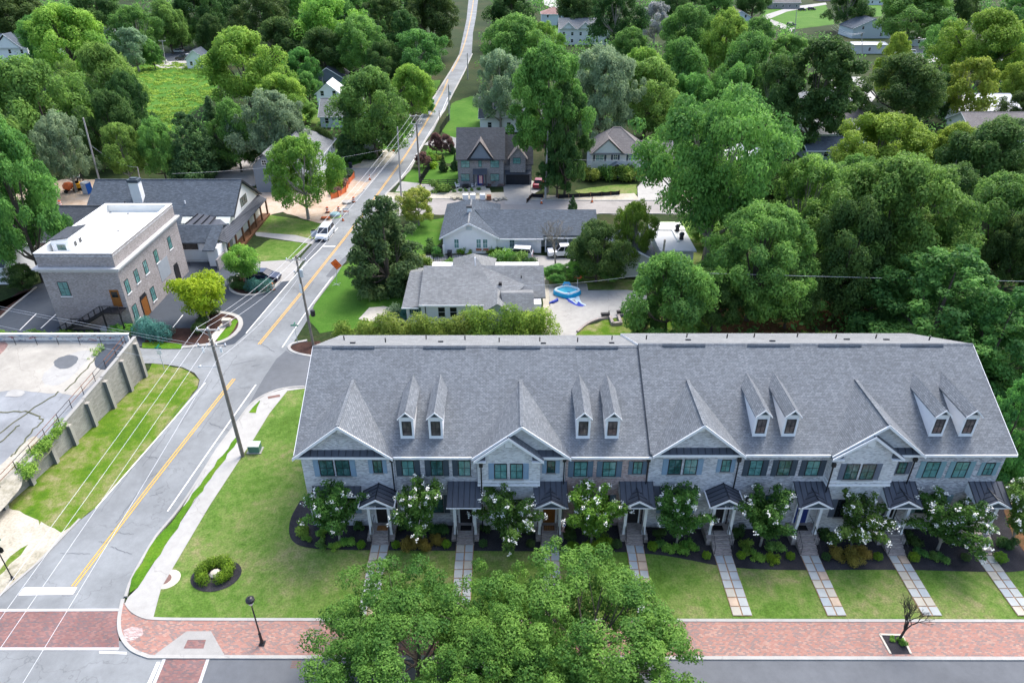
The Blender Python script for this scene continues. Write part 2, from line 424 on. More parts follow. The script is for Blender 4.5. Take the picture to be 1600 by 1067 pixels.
leafmat('leaf_olive', (0.083, 0.194, 0.037), (0.307, 0.525, 0.110))
leafmat('leaf_grey', (0.114, 0.194, 0.105), (0.387, 0.524, 0.289))
leafmat('leaf_cedar', (0.042, 0.109, 0.042), (0.194, 0.342, 0.111))
leafmat('leaf_pine', (0.053, 0.170, 0.048), (0.223, 0.498, 0.105))
leafmat('leaf_yellow', (.13, .22, .02), (.38, .50, .08))
leafmat('leaf_lime', (.22, .34, .012), (.56, .64, .04), .02)
leafmat('leaf_front', (.045, .145, .024), (.21, .39, .065), .01)
leafmat('leaf_myrtle', (.045, .115, .022), (.17, .31, .055))
leafmat('leaf_myrtle_light', (.075, .16, .018), (.27, .41, .055))
leafmat('leaf_box', (0.103, 0.221, 0.016), (0.340, 0.544, 0.039))
leafmat('leaf_gold', (0.242, 0.187, 0.038), (0.495, 0.396, 0.089))
leafmat('leaf_juniper', (0.046, 0.160, 0.132), (0.137, 0.364, 0.289))
leafmat('leaf_hedge', (0.137, 0.251, 0.031), (0.546, 0.600, 0.132))
leafmat('leaf_plum', (0.137, 0.079, 0.078), (0.387, 0.227, 0.184))
leafmat('leaf_twig', (0.160, 0.130, 0.127), (0.360, 0.310, 0.310))
leafmat('leaf_pale', (0.250, 0.280, 0.253), (0.550, 0.560, 0.575))

# ================================================================ THE GROUND
FLN = [0]
def ragged(pts, amp=.11, step=.55):
    out = []; n = len(pts)
    for i in range(n):
        a, b = pts[i], pts[(i + 1) % n]; L_ = (b - a).length; k = max(1, min(60, int(L_ / (step * (1 + a.y / 90)))))
        for j in range(k):
            p = a.lerp(b, j / k); s_ = amp * (1 + p.y / 120) * (1 if k > 1 else 0); out.append(p + Vector((rnd.uniform(-s_, s_), rnd.uniform(-s_, s_), 0)))
    return out
def flat(name, px, m, z, zf=None):
    FLN[0] += 1; z += FLN[0] * .0004
    pts = [G(a, b, z) for a, b in px]
    if m.endswith('grass') or m in ('sand_dirt', 'red_clay', 'pine_straw', 'road_base') and name != 'verge': pts = ragged(pts)
    me = bpy.data.meshes.new(name); me.from_pydata([tuple(p) for p in pts], [], [tuple(range(len(pts)))])
    bm = bmesh.new(); bm.from_mesh(me); bmesh.ops.triangulate(bm, faces=bm.faces[:])
    for f_ in bm.faces:
        if f_.normal.z < 0: f_.normal_flip()
    bm.to_mesh(me); bm.free(); uv_box(me)
    o = new(name, me, None, m); o['kind'] = 'structure'; return o
def sheet(name, pts, m, dz, zf, step=1.0, kind='structure'):
    """a sheet that follows the lie of the land zf"""
    bm = bmesh.new(); vs = [bm.verts.new((p[0], p[1], 0)) for p in pts]; bm.faces.new(vs)
    xs = [p[0] for p in pts]; ys = [p[1] for p in pts]
    for ax, lo, hi in ((0, min(xs), max(xs)), (1, min(ys), max(ys))):
        q = math.floor(lo) + step
        while q < hi:
            no = (1, 0, 0) if ax == 0 else (0, 1, 0); co = (q, 0, 0) if ax == 0 else (0, q, 0)
            bmesh.ops.bisect_plane(bm, geom=bm.verts[:] + bm.edges[:] + bm.faces[:], plane_co=co, plane_no=no); q += step
    bmesh.ops.triangulate(bm, faces=bm.faces[:])
    for v in bm.verts: v.co.z = zf(v.co.x, v.co.y) + dz
    bm.normal_update()
    for f_ in bm.faces:
        if f_.normal.z < 0: f_.normal_flip()
    me = bpy.data.meshes.new(name); bm.to_mesh(me); bm.free(); uv_box(me)
    o = new(name, me, None, m); o['kind'] = kind; return o
def offset(pts, d):
    out = []
    for i, p in enumerate(pts):
        a = pts[max(i - 1, 0)]; b = pts[min(i + 1, len(pts) - 1)]
        t = Vector((b[0] - a[0], b[1] - a[1])).normalized(); out.append((p[0] - t.y * d, p[1] + t.x * d))
    return out
def smooth(pts, n=3):
    pts = [tuple(p[:2]) for p in pts]
    for _ in range(n):
        q = [pts[0]]
        for a, b in zip(pts[:-1], pts[1:]):
            q += [(a[0] * .75 + b[0] * .25, a[1] * .75 + b[1] * .25), (a[0] * .25 + b[0] * .75, a[1] * .25 + b[1] * .75)]
        pts = q + [pts[-1]]
    return pts
def strip(name, pts, wd, m, z, zf=None, off=0.0, kind=None):
    l = offset(pts, off + wd / 2); r = offset(pts, off - wd / 2); mb = MB()
    f_ = (lambda x, y: z) if zf is None else (lambda x, y: zf(x, y) + z)
    for i in range(len(pts) - 1):
        mb.poly([(*r[i], f_(*r[i])), (*r[i + 1], f_(*r[i + 1])), (*l[i + 1], f_(*l[i + 1])), (*l[i], f_(*l[i]))])
    return struct(name, mb, m)
def kerb(pts, wd=.16, h=.13, m='kerb_concrete', z0=-.05, name='kerb', zf=None):
    l = offset(pts, wd / 2); r = offset(pts, -wd / 2); mb = MB(); n = len(pts)
    g = (lambda x, y: 0) if zf is None else zf
    for (x0, y0), (x1, y1) in zip(l, r):
        a, b = g(x0, y0), g(x1, y1)
        mb.v += [(x0, y0, z0 + a), (x0, y0, h + a), (x1, y1, h + b), (x1, y1, z0 + b)]
    for i in range(n - 1):
        for k in range(3): mb.f.append((4 * i + k, 4 * i + 4 + k, 4 * i + 5 + k, 4 * i + 1 + k)[::-1])
    mb.f += [(0, 1, 2, 3), (4 * n - 1, 4 * n - 2, 4 * n - 3, 4 * n - 4)]
    return struct(name, mb, m)
def gp(px, z=0): return [(G(a, b, z).x, G(a, b, z).y) for a, b in px]

gb = MB()
gb.poly([(-2500, -200, -.02), (2500, -200, -.02), (2500, 4500, -.02), (-2500, 4500, -.02)])
struct('ground', gb, 'forest_floor')

# lawns, verges and fields
for nm, m, px in [
    ('field', 'meadow_grass', [(190, 112), (235, 96), (300, 96), (345, 120), (338, 150), (300, 175), (270, 215), (235, 190), (212, 152)]),
    ('lawn', 'lawn_grass', [(425, 336), (505, 348), (497, 371), (487, 374), (400, 366), (402, 345)]),
    ('lawn', 'lawn_grass', [(423, 373), (484, 380), (454, 408), (398, 408), (398, 390)]),
    ('lawn', 'bright_grass', [(534, 417), (519, 435), (488, 480), (480, 498), (500, 520), (640, 505), (632, 470), (645, 425), (662, 398), (690, 378), (694, 340), (655, 345), (600, 385), (560, 400)]),
    ('lawn', 'lawn_grass', [(846, 434), (985, 436), (1010, 446), (1010, 458), (850, 446)]),
    ('lawn', 'bright_grass', [(655, 255), (716, 262), (716, 290), (660, 287)]),
    ('verge', 'bright_grass', [(612, 308), (630, 281), (641, 265), (656, 262), (656, 288), (640, 300), (630, 308)]),
    ('lawn', 'bright_grass', [(663, 240), (668, 228), (714, 236), (714, 256), (668, 252)]),
    ('lawn', 'bright_grass', [(690, 205), (707, 160), (735, 150), (800, 160), (800, 205), (716, 222)]),
    ('lawn', 'bright_grass', [(628, 190), (650, 188), (642, 210), (636, 217), (622, 216), (618, 200)]),
    ('lawn', 'bright_grass', [(596, 223), (632, 223), (620, 234), (600, 238), (580, 232)]),
    ('lawn', 'bright_grass', [(512, 236), (560, 230), (584, 242), (586, 253), (562, 264), (514, 262)]),
    ('verge', 'bright_grass', [(666, 126), (690, 125), (680, 143), (668, 146)]),
    ('lawn', 'lawn_grass', [(898, 297), (965, 288), (996, 288), (993, 306), (967, 304), (905, 303)]),
    ('lawn', 'lawn_grass', [(1215, 205), (1262, 210), (1270, 246), (1212, 250)]),
    ('lawn', 'bright_grass', [(1190, 16), (1290, 6), (1305, 38), (1240, 46), (1205, 36)]),
    ('lawn', 'bright_grass', [(1356, 6), (1376, 6), (1380, 26), (1356, 26)]),
    ('lawn', 'bright_grass', [(980, 33), (1030, 29), (1032, 43), (985, 56), (970, 50)]),
    ('lawn', 'bright_grass', [(852, 40), (876, 40), (876, 58), (856, 56)]),
    ('lawn', 'meadow_grass', [(1440, 55), (1490, 55), (1490, 85), (1440, 80)]),
    ('lawn', 'bright_grass', [(1315, 152), (1360, 160), (1358, 180), (1320, 172)]),
    ('lawn', 'lawn_grass', [(480, 172), (520, 172), (512, 195), (470, 192)]),
    ('yard', 'lawn_grass', [(1030, 345), (1110, 345), (1120, 420), (1030, 400)]),
    ('woodland_floor', 'pine_straw', [(1110, 470), (1400, 440), (1420, 540), (1100, 540)]),
    ('yard', 'sand_dirt', [(850, 430), (858, 430), (862, 530), (845, 530)]),
    ('yard', 'rough_grass', [(893, 524), (905, 512), (955, 497), (1050, 490), (1120, 500), (1120, 535), (893, 535)]),
    ('field', 'rough_grass', [(-60, 985), (-10, 935), (60, 880), (125, 812), (155, 790), (200, 738), (250, 678), (296, 622), (308, 606), (311, 593), (303, 583), (285, 575), (260, 570), (237, 568), (225, 590), (40, 762), (-20, 820), (-90, 880)]),
]: flat(nm, px, m, .004)

# dirt, gravel and concrete
for nm, m, px in [
    ('dirt_patch', 'sand_dirt', [(-60, 985), (0, 930), (60, 878), (118, 818), (92, 832), (66, 815), (50, 838), (30, 868), (-10, 905)]),
    ('dirt_patch', 'sand_dirt', [(-60, 890), (-10, 905), (14, 870), (70, 832), (60, 812), (42, 802), (10, 790), (-30, 790)]),
    ('construction_ground', 'red_clay', [(390, 345), (425, 318), (470, 290), (505, 285), (530, 268), (560, 255), (600, 254), (570, 300), (548, 335), (505, 350), (440, 331)]),
    ('construction_ground', 'sand_dirt', [(560, 262), (575, 240), (608, 233), (618, 238), (592, 273)]),
    ('side_road', 'red_clay', [(-80, 345), (-80, 292), (60, 288), (110, 278), (200, 284), (430, 296), (430, 330), (190, 322)]),
    ('driveway', 'road_base', [(330, 288), (345, 262), (400, 236), (420, 250), (400, 290), (350, 296)]),
    ('driveway', 'road_base', [(512, 262), (588, 262), (600, 258), (575, 285), (512, 272)]),
    ('side_road', 'road_base', [(563, 340), (590, 310), (640, 310), (1140, 312), (1320, 320), (1320, 345), (1120, 334), (640, 335)]),
    ('construction_ground', 'sand_dirt', [(590, 310), (604, 300), (700, 300), (790, 300), (790, 312), (640, 311)]),
    ('construction_ground', 'sand_dirt', [(829, 305), (905, 303), (990, 302), (1000, 312), (829, 313)]),
    ('construction_ground', 'red_clay', [(1030, 300), (1120, 296), (1170, 300), (1170, 314), (1030, 313)]),
    ('driveway', 'concrete', [(786, 287), (829, 283), (829, 319), (789, 319)]),
    ('driveway', 'pale_concrete', [(829.5, 281), (852, 291), (829.5, 306)]),
    ('driveway', 'pale_concrete', [(996, 292), (1012, 272), (1050, 268), (1042, 313), (997, 314)]),
    ('driveway', 'concrete', [(640, 399), (830, 397), (930, 408), (930, 420), (650, 415)]),
    ('driveway', 'concrete', [(628, 283), (655, 286), (700, 292), (700, 299), (618, 299)]),
    ('driveway', 'concrete', [(700, 212), (716, 216), (716, 232), (662, 226), (672, 218)]),
    ('driveway', 'concrete', [(586, 214), (636, 216), (628, 224), (588, 223)]),
    ('path', 'concrete', [(398, 362), (400, 368), (488, 381), (494, 375), (462, 367)]),
    ('patio', 'pale_concrete', [(857, 443.7), (917, 442.5), (919, 453), (980, 452.5), (1010, 457), (1012, 480), (978, 492), (952, 498), (934, 500), (917, 506), (902, 519), (890, 540), (858, 540), (861, 495)]),
    ('pavement', 'pale_concrete', [(1296, 120), (1345, 120), (1370, 150), (1345, 178), (1300, 172), (1310, 150)]),
    ('pavement', 'concrete', [(1190, 25), (1225, 14), (1240, 10), (1290, 4), (1292, 7), (1230, 18), (1196, 32)]),
    ('pavement', 'pale_concrete', [(240, 100), (300, 78), (316, 96), (312, 108), (250, 106)]),
    ('pavement', 'dark_asphalt', [(255, 84), (312, 78), (314, 92), (262, 96)]),
    ('pavement', 'concrete', [(1396, 80), (1440, 70), (1470, 95), (1440, 100), (1400, 92)]),
    ('pavement', 'pale_concrete', [(848, -6), (880, -6), (882, 8), (866, 14), (848, 6)]),
    ('pavement', 'concrete', [(1205, 30), (1242, 44), (1238, 50), (1200, 36)]),
    ('patio', 'stone_pale', [(700, 300), (720, 292), (765, 294), (768, 302)]),
    ('path', 'stone_pale', [(560, 498), (577, 480), (600, 478), (640, 486), (636, 502), (600, 506)]),
]: flat(nm, px, m, .010)

# parking court and its apron
flat('parking_court', [(-40, 540), (-40, 500), (36, 452), (80, 436), (190, 412), (300, 405), (396, 414), (398, 437), (455, 438), (384, 522), (366, 540), (210, 541)], 'dark_asphalt', .014)
flat('driveway_apron', [(380, 410), (474, 404), (455, 438), (437, 440), (425, 436), (395, 431), (372, 428)], 'concrete', .019)

# main road, side streets and the street in front
ROAD_L = [(-70, 992), (0, 931), (60, 879), (125, 812), (155, 788), (200, 738), (250, 679), (296, 622), (309, 606), (312, 593), (304, 582), (285, 573), (260, 569), (237, 567), (150, 568), (150, 543), (285, 543), (345, 541), (366, 537), (384, 521), (455, 438), (480, 404), (500, 372), (520, 342), (540, 322), (569, 296), (592, 272), (624, 234), (646, 202), (659, 184), (667, 170), (683, 142), (704, 111), (717, 86), (723, 58), (729, 30), (732, 0), (733, -30), (733, -60)]
ROAD_R = [(748, -60), (748, -30), (747, 0), (744, 25), (739, 51), (737, 86), (726, 111), (708, 144), (696, 172), (687, 184), (678, 203), (662, 224), (649, 246), (640, 266), (618, 290), (601, 306), (575, 345), (545, 398), (524, 432), (492, 474), (480, 500), (452, 545), (480, 556), (560, 556), (560, 602), (478, 602), (447, 604), (418, 612), (398, 624), (386, 636), (374, 653), (339, 700), (283, 790), (249, 829), (241, 839), (205, 902), (192, 935), (186, 956), (186, 1200), (-70, 1200)]
flat('road', ROAD_L + ROAD_R, 'worn_asphalt', .020)
flat('front_street', [(260, 1024), (1900, 1027), (1900, 1250), (200, 1250)], 'grey_asphalt', .022)
flat('road', [(186, 1000), (262, 1022), (235, 1090), (180, 1200), (100, 1200), (100, 1016)], 'worn_asphalt', .024)
flat('side_road', [(386, 636), (398, 624), (418, 612), (447, 604), (478, 602), (560, 602), (560, 560), (480, 557), (455, 552), (447, 547), (432, 560), (412, 590)], 'patch_asphalt', .026)
flat('road_patch', [(509, 431.5), (518, 433), (541, 408), (544, 396), (520, 418)], 'patch_asphalt', .027)
flat('road_patch', [(469, 403), (503, 364), (521, 364), (482, 410)], 'patch_asphalt', .027)
flat('brick_crossing', [(-60, 955), (184, 954), (186, 1013), (-60, 1013)], 'paver_crossing', .028)
flat('brick_crossing', [(259, 1028), (325, 1028), (250, 1250), (165, 1250)], 'paver_crossing', .028)
for a in ([(-60, 953.5), (186, 952.5)], [(-60, 1013.5), (186, 1013.5)], [(258, 1027), (166, 1250)], [(326, 1027), (251, 1250)]):
    strip('crossing_band', gp(a), .22, 'stucco_band', .066)

# painted lines
YL = gp([(115, 916), (240, 752), (366, 592)]); YL2 = gp([(405, 538), (470, 459), (515, 402), (560, 345), (600, 290), (640, 235), (690, 150), (700, 124)])
YL3 = gp([(706, 112), (722, 82), (731, 50), (737, 20), (740, 0), (740.5, -30)])
for p in (YL, YL2, YL3):
    for o_ in (-.13, .13): strip('centre_line', smooth(p, 2), .11, 'road_yellow', .068, off=o_)
for a in ([(150, 794), (235, 697), (321, 598)], [(384.4, 520.8), (440, 455), (480, 409), (502, 388), (528, 356)], [(262, 799), (330, 700), (400, 601)],
          [(441, 543), (472, 497), (491, 470), (520, 432)], [(600, 308), (640, 262), (662, 221), (687, 182), (700, 152)], [(640, 214), (662, 180), (684, 144), (705, 111), (718, 86)]):
    strip('edge_line', smooth(gp(a), 2), .12, 'road_white', .068)
strip('stop_line', gp([(504, 385), (524, 385)]), .3, 'road_white', .068)
flat('stop_bar', [(37.6, 917), (120.7, 916.4), (114, 927.6), (28.6, 929)], 'road_white', .033)
flat('stop_bar', [(245, 1033), (250.5, 1033), (228, 1085), (222, 1085)], 'road_white', .033)
flat('edge_line', [(155, 1016), (198, 1017.5), (198, 1021), (155, 1019.5)], 'road_white', .033)
for a in ([(31, 516), (57, 490)], [(64, 513), (90, 489)], [(270, 512), (286, 492)], [(333, 437), (340, 430)], [(436, 519), (470, 470)][:0]):
    if a: strip('bay_line', gp(a), .12, 'road_white', .056)
for a, b, r in ((450, 592, .55), (398, 557, .42)):
    c_ = G(a, b, .03); mb = MB().lathe((c_.x, c_.y, .027), [(r, 0), (r, .006)], 16)
    solo('manhole_cover', mb, 'iron_rust', 'round iron manhole cover in the ' + ('side street beside the big roof' if a > 420 else 'middle of the road junction'), 'manhole cover')

# cracks and seams in the road surface
for i in range(34):
    y_ = rnd.uniform(470, 900) if i > 7 else rnd.uniform(360, 470); cl = np.interp(y_, [345, 402, 459, 538, 592, 752, 916], [560, 515, 470, 405, 366, 240, 115]); w_ = (y_ + 120) * .0195 * 3.2
    a = cl + rnd.uniform(-w_, w_ * .3); b = a + rnd.uniform(.2, .9) * w_; y2 = y_ + rnd.uniform(-14, 14) if i % 3 else y_ - rnd.uniform(40, 90)
    if i % 3 == 0: b = a + (y_ - y2) * .72
    p0, p1 = G(a, y_), G(b, y2); n = 14; l = [(p0.x + (p1.x - p0.x) * k / n + rnd.uniform(-.08, .08), p0.y + (p1.y - p0.y) * k / n + rnd.uniform(-.08, .08)) for k in range(n + 1)]
    strip('crack', l, rnd.uniform(.025, .06), 'patch_asphalt', .060)
# kerbs
K1 = smooth(gp([(192, 935), (187, 958), (185.6, 972), (187, 987), (195, 1003), (208, 1016), (233, 1025)], .1), 2) + gp([(400, 1025.5), (1900, 1028.5)], .1)
kerb(K1, .26, .14, 'pale_concrete')
K2 = smooth(gp([(476, 603), (447, 604.5), (418, 613), (398, 625), (386, 637), (374, 654)], .1), 2) + smooth(gp([(339, 701), (283, 791), (249, 830), (241, 840), (205, 902), (196, 931)], .1), 2)
kerb(K2, .22, .13, 'kerb_concrete')
K3 = smooth(gp([(197, 941), (205, 953), (221, 962.5), (239, 966.5), (330, 967)], .12), 2) + gp([(1900, 970)], .12)
kerb(K3, .24, .17, 'pale_concrete')
kerb(gp([(-60, 986), (0, 931), (60, 879), (125, 811)]), .2, .13, 'kerb_concrete')
kerb(gp([(454, 409), (484, 380)]), .18, .13); kerb(gp([(487, 374), (500, 356), (512, 340)]), .18, .13)
kerb(gp([(569, 297), (624, 234), (646, 202), (667, 170), (704, 111), (718, 86)]), .5, .10); kerb(gp([(601, 305), (640, 266), (662, 224), (694, 172), (726, 111), (738, 84)]), .4, .10)
kerb(gp([(490, 476), (521, 432)]), .15, .1)
kerb(gp([(0, 497), (20, 479), (57, 449)]), .25, .13, 'kerb_concrete')
kerb(gp([(790, 311.5), (642, 310.5)]), .3, .12); kerb(gp([(830, 313), (1140, 313)]), .4, .12); kerb(gp([(935, 333.5), (1140, 334)]), .3, .12)
flat('pavement', [(-70, 497), (0, 497), (57, 449), (30, 455), (-70, 530)], 'brown_mulch', .012)

# the paved footway in front of the terrace, raised above the street
Z1 = .10
flat('footway', [(190, 940), (197, 942), (205, 954), (221, 963), (239, 967), (1900, 969), (1900, 1028), (234, 1024.5), (209, 1015.5), (196, 1003), (188, 987), (187, 972), (188, 958)], 'paver_walk', Z1)
flat('kerb_ramp', [(238.8, 1023.6), (292, 985), (329.7, 985), (351.7, 1024)], 'concrete', Z1 + .006)
flat('tactile_panel', [(293.3, 998.4), (321.9, 998.4), (318, 1012), (286.8, 1012)], 'paver_crossing', Z1 + .012)
flat('footway', [(196, 1000), (208, 1000), (224, 990), (222, 980), (206, 978), (192, 984)], 'brick_red_mixed', Z1 + .006)
# concrete path beside the road
flat('footway', [(196, 940), (200, 932), (215.4, 917), (249, 865), (298.5, 790), (361, 700), (380, 671), (374, 655), (387, 637.5), (399, 626), (418, 614), (447, 606), (477, 604.5), (477, 606), (449, 610), (421, 645), (396, 686), (380, 709), (327, 790), (252, 917), (239, 966), (221, 961.5), (206, 952)], 'pale_concrete', Z1)
flat('footway', [(339, 702), (374, 656), (380, 671), (361, 700), (298, 790), (286, 790)], 'pale_concrete', Z1 - .012)
flat('verge', [(200, 928), (207.7, 902), (244, 841), (267, 818), (287, 790), (368, 683), (374, 680), (370, 690), (299, 789), (250, 864), (216, 916)], 'verge_grass', Z1 + .015)
flat('verge', [(390, 644.5), (405.7, 625), (408.6, 626), (399.8, 644.5)], 'verge_grass', Z1 + .015)
for cx, cy, r1, r2 in ((257, 904, .52, .95), (407, 649, .45, 0)):
    c_ = G(cx, cy, Z1)
    if r2: solo('manhole_surround', MB().lathe((c_.x + .25, c_.y, Z1 + .004), [(r2, 0), (r2, .012)], 20), 'stone_pale', 'round pale stone surround of the manhole in the path', 'manhole surround')
    solo('manhole_cover', MB().lathe((c_.x, c_.y, Z1 + .006), [(r1, 0), (r1, .02)], 18), 'iron_rust', 'rusty round manhole cover in the ' + ('concrete path left of the round shrub bed' if r2 else 'path at the street corner by the tall wooden pole'), 'manhole cover')
flat('tactile_panel', [(418, 619), (437, 615.5), (438, 619), (419, 622.5)], 'iron_rust', Z1 + .006)

# lawn of the terrace, rising to the house fronts
lawn = gp([(239, 966), (252, 917), (327, 790), (380, 709), (396, 686), (421, 645), (449, 610), (477, 604.5)], .1) + [(-12, 66), (-12, 60), (46, 60), (46, 34.05)]
sheet('lawn', lawn, 'lawn_grass', Z1, lawn_z)
bed = smooth([(-18.6, 46), (-18.9, 43.5), (-18.2, 41.2), (-16.6, 40.35), (-13, 40.2), (-8, 40.15), (0, 40.1), (8.5, 40.0)], 2) + smooth([(9, 40.0), (13, 39.9), (17, 38.75), (22, 38.5), (30, 38.6), (36, 38.4), (40, 38.3), (42.5, 39.2), (43, 41)], 2) + [(43, 46)]
sheet('planting_bed', bed, 'mulch', Z1 + .03, lawn_z)
sheet('bare_ground', smooth([(41.4, 38), (44, 38.6), (46, 42), (46, 47), (43, 46), (41.6, 42)], 1), 'pine_straw', Z1 + .05, lawn_z)

# stepping flags of the eight garden walks
UX = [-10.70, -3.81, 3.07, 9.96, 17.0, 23.96, 31.0, 38.0]
STEPY = [40.72] * 4 + [39.95] * 4
FM = ['flag_grey', 'flag_grey', 'flag_blue', 'flag_grey', 'flag_tan', 'flag_grey']
for u in range(8):
    y1 = STEPY[u]; y0 = 34.3; n = 8 if u < 4 else 7; hh = (y1 - y0) / n
    wb = MB(); cols = [wb]
    pts = [(UX[u] - .72, y0), (UX[u] + .72, y0), (UX[u] + .72, y1), (UX[u] - .72, y1)]
    p_ = sheet('garden_path', pts, 'clay_joint', Z1 + .045, lawn_z)
    for i in range(n):
        for s_ in (-1, 1):
            ya, yb = y0 + i * hh + .035 + rnd.uniform(0, .02), y0 + (i + 1) * hh - .035
            xa, xb = (UX[u] - .70 + rnd.uniform(0, .04), UX[u] - .05) if s_ < 0 else (UX[u] + .05, UX[u] + .70 - rnd.uniform(0, .04))
            q = [(x, y, lawn_z(x, y) + Z1 + .085) for x, y in ((xa, ya), (xb, ya + rnd.uniform(-.02, .02)), (xb, yb), (xa, yb))]
            o = new('flagstone', MB().prism(q, (0, 0, -.05)).mesh('flagstone'), p_, rnd.choice(FM) if rnd.random() > .05 else 'flag_rust')

# ================================================================ the raised empty lot, its walls and rails
mottled('weedy_joint', [(.3, (.05, .07, .03)), (.55, (.14, .14, .09)), (.8, (.08, .13, .03))], 1.5, 12, .5)
def GL(x, y, dz=0):
    v = (y - 533) / FOC; k = (CAM_H - dz + .152 * 38) / (sp + v * cp + .152 * (cp - v * sp))
    return Vector(((x - 800) / FOC * k, k * (cp - v * sp), CAM_H - k * (sp + v * cp)))
def lotpoly(name, px, m, dz):
    px = smooth(px + px[:1], 2)[:-1]; px = [(a + rnd.uniform(-.9, .9), b + rnd.uniform(-.6, .6)) for a, b in px] if max(p[0] for p in px) < 400 else px
    pts = [GL(a, b) + Vector((0, 0, dz)) for a, b in px]; mb = MB().poly(pts); me = mb.mesh(name)
    bm = bmesh.new(); bm.from_mesh(me); bmesh.ops.triangulate(bm, faces=bm.faces[:]); bm.to_mesh(me); bm.free()
    o = new(name, me, None, m); o['kind'] = 'structure'
WT = [(-41.45, 67.0), (-42.0, 62), (-42.9, 55), (-43.75, 49.3), (-44.6, 45), (-45.4, 41)]
wl_ = lambda y: np.interp(y, [p[1] for p in WT[::-1]], [p[0] for p in WT[::-1]])
mb = MB(); mb.poly([(p[0] - .3, p[1], lot_z(*p) + .02) for p in WT[::-1]] + [(-100, 67.0, lot_z(0, 67) + .02), (-100, 38, .02), (-46, 38, .02)])
me = mb.mesh('lot'); bm = bmesh.new(); bm.from_mesh(me); bmesh.ops.triangulate(bm, faces=bm.faces[:])
for f_ in bm.faces:
    if f_.normal.z < 0: f_.normal_flip()
bm.to_mesh(me); bm.free()
o = new('lot', me, None, 'old_asphalt'); o['kind'] = 'structure'
struct('lot_bank', MB().prism([(-100, 67.05, 4.3), (-42, 67.05, 4.3), (-42, 67.05, -.1), (-100, 67.05, -.1)], (0, .25, 0)), 'block_wall')
lotpoly('lot_slab', [(-40, 534), (196, 534), (181, 566), (156, 590), (120, 620), (95, 613), (80, 615), (43, 611), (30, 608), (0, 612), (-60, 616)], 'sandy_slab', .030)
lotpoly('lot_slab', [(70, 600), (64, 592), (72, 580), (88, 566), (110, 552), (140, 545), (142, 555), (130, 572), (108, 592), (90, 603)], 'pale_concrete', .036)
lotpoly('lot_patch', [(84, 566), (92, 558), (112, 553), (124, 559), (116, 572), (98, 577), (86, 574)], 'patch_asphalt', .042)
lotpoly('lot_patch', [(163, 537), (196, 538), (190, 552), (172, 575), (161, 579), (144, 569)], 'dark_asphalt', .038)
lotpoly('lot_patch', [(-10, 534), (17, 534), (0, 556), (-30, 570)], 'shingle_red', .038)
lotpoly('lot_slab', [(8, 619), (16, 608), (42, 610), (33, 620)], 'pale_concrete', .044)
lotpoly('lot_slab', [(30, 700), (52, 678), (66, 690), (60, 712), (30, 740), (-10, 770), (-40, 770), (-10, 735)], 'sand_dirt', .036)
lotpoly('dirt_patch', [(-60, 750), (0, 742), (30, 735), (40, 752), (10, 790), (-40, 840), (-80, 840)], 'sand_dirt', .050)
for a in ([(150, 558), (125, 588), (100, 612)], [(94, 611), (47, 642), (20, 662), (-20, 690)], [(-20, 645), (20, 643), (43, 642), (60, 650), (70, 658), (50, 672), (36, 694), (20, 712)],
          [(40, 752), (66, 718), (90, 690)], [(-10, 700), (30, 664)]):
    pts = [GL(*q) for q in a]; l = smooth([(p.x, p.y) for p in pts], 2)
    l = [(x + rnd.uniform(-.12, .12), y + rnd.uniform(-.12, .12)) for x, y in l]
    strip('weed_joint', l, .15, 'weedy_joint', .048, lambda x, y: (y - 38) * .152)

wall = thing('retaining_wall', 'grey concrete block retaining wall with dark piers holding up the empty lot', 'wall', (-42.5, 58, 0))
ys = [67.0, 63.6, 60.5, 57.4, 54.4, 51.7, 48.7, 45.6, 42.2]
for i in range(8):
    y1, y0 = ys[i], ys[i + 1]; x1, x0 = float(wl_(y1)), float(wl_(y0))
    t1, t0 = lot_z(0, y1) + .42 - .05 * i, lot_z(0, y0) + .42 - .05 * i
    if i > 5: t1 -= .25 * (i - 5); t0 -= .3 * (i - 5)
    q = [(x1, y1 - .02, t1), (x0, y0 + .02, t0), (x0, y0 + .02, -.1), (x1, y1 - .02, -.1)]
    part('wall_panel', MB().prism(q, (-.28, 0, 0)), 'block_masonry', wall)
    part('coping', MB().prism([(x1 + .03, y1 - .02, t1 + .07), (x0 + .03, y0 + .02, t0 + .07), (x0 + .03, y0 + .02, t0), (x1 + .03, y1 - .02, t1)], (-.34, 0, 0)), 'kerb_concrete', wall)
for i, y in enumerate(ys[:8]):
    y = y - (.6 if i == 0 else 0); x = float(wl_(y)); t_ = lot_z(0, y) + .1 - .05 * i
    part('pier', MB().box(x, x + .38, y - .32, y + .12, -.1, t_), 'block_wall', wall)
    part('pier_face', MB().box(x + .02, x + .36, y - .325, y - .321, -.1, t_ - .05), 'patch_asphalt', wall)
rail = thing('railing', 'rusty black pipe railing along the top of the retaining wall', 'railing', (-43, 58, 3))
prev = None
for k in range(13):
    y = 66.2 - k * 1.95; x = float(wl_(y)) - .75; z = lot_z(x, y)
    part('post', MB().tube([(x, y, z), (x, y, z + 1.05)], .035, 5), 'black_metal', rail)
    if prev:
        for h in (1.05, .55): part('rail', MB().tube([(prev[0], prev[1], prev[2] + h), (x, y, z + h)], .028, 5), 'rust' if k % 3 else 'black_metal', rail)
    prev = (x, y, z)
rail = thing('railing', 'black pipe railing across the far edge of the empty lot before the mural', 'railing', (-55, 66, 4.3)); prev = None
for k in range(15):
    x = -42.6 - k * 2.35; y = 66.15; z = lot_z(x, y)
    part('post', MB().tube([(x, y, z), (x, y, z + 1.0)], .035, 5), 'black_metal', rail)
    if prev:
        for h in (1.0, .5): part('rail', MB().tube([(prev[0], y, z + h), (x, y, z + h)], .028, 5), 'black_metal', rail)
    prev = (x, y, z)
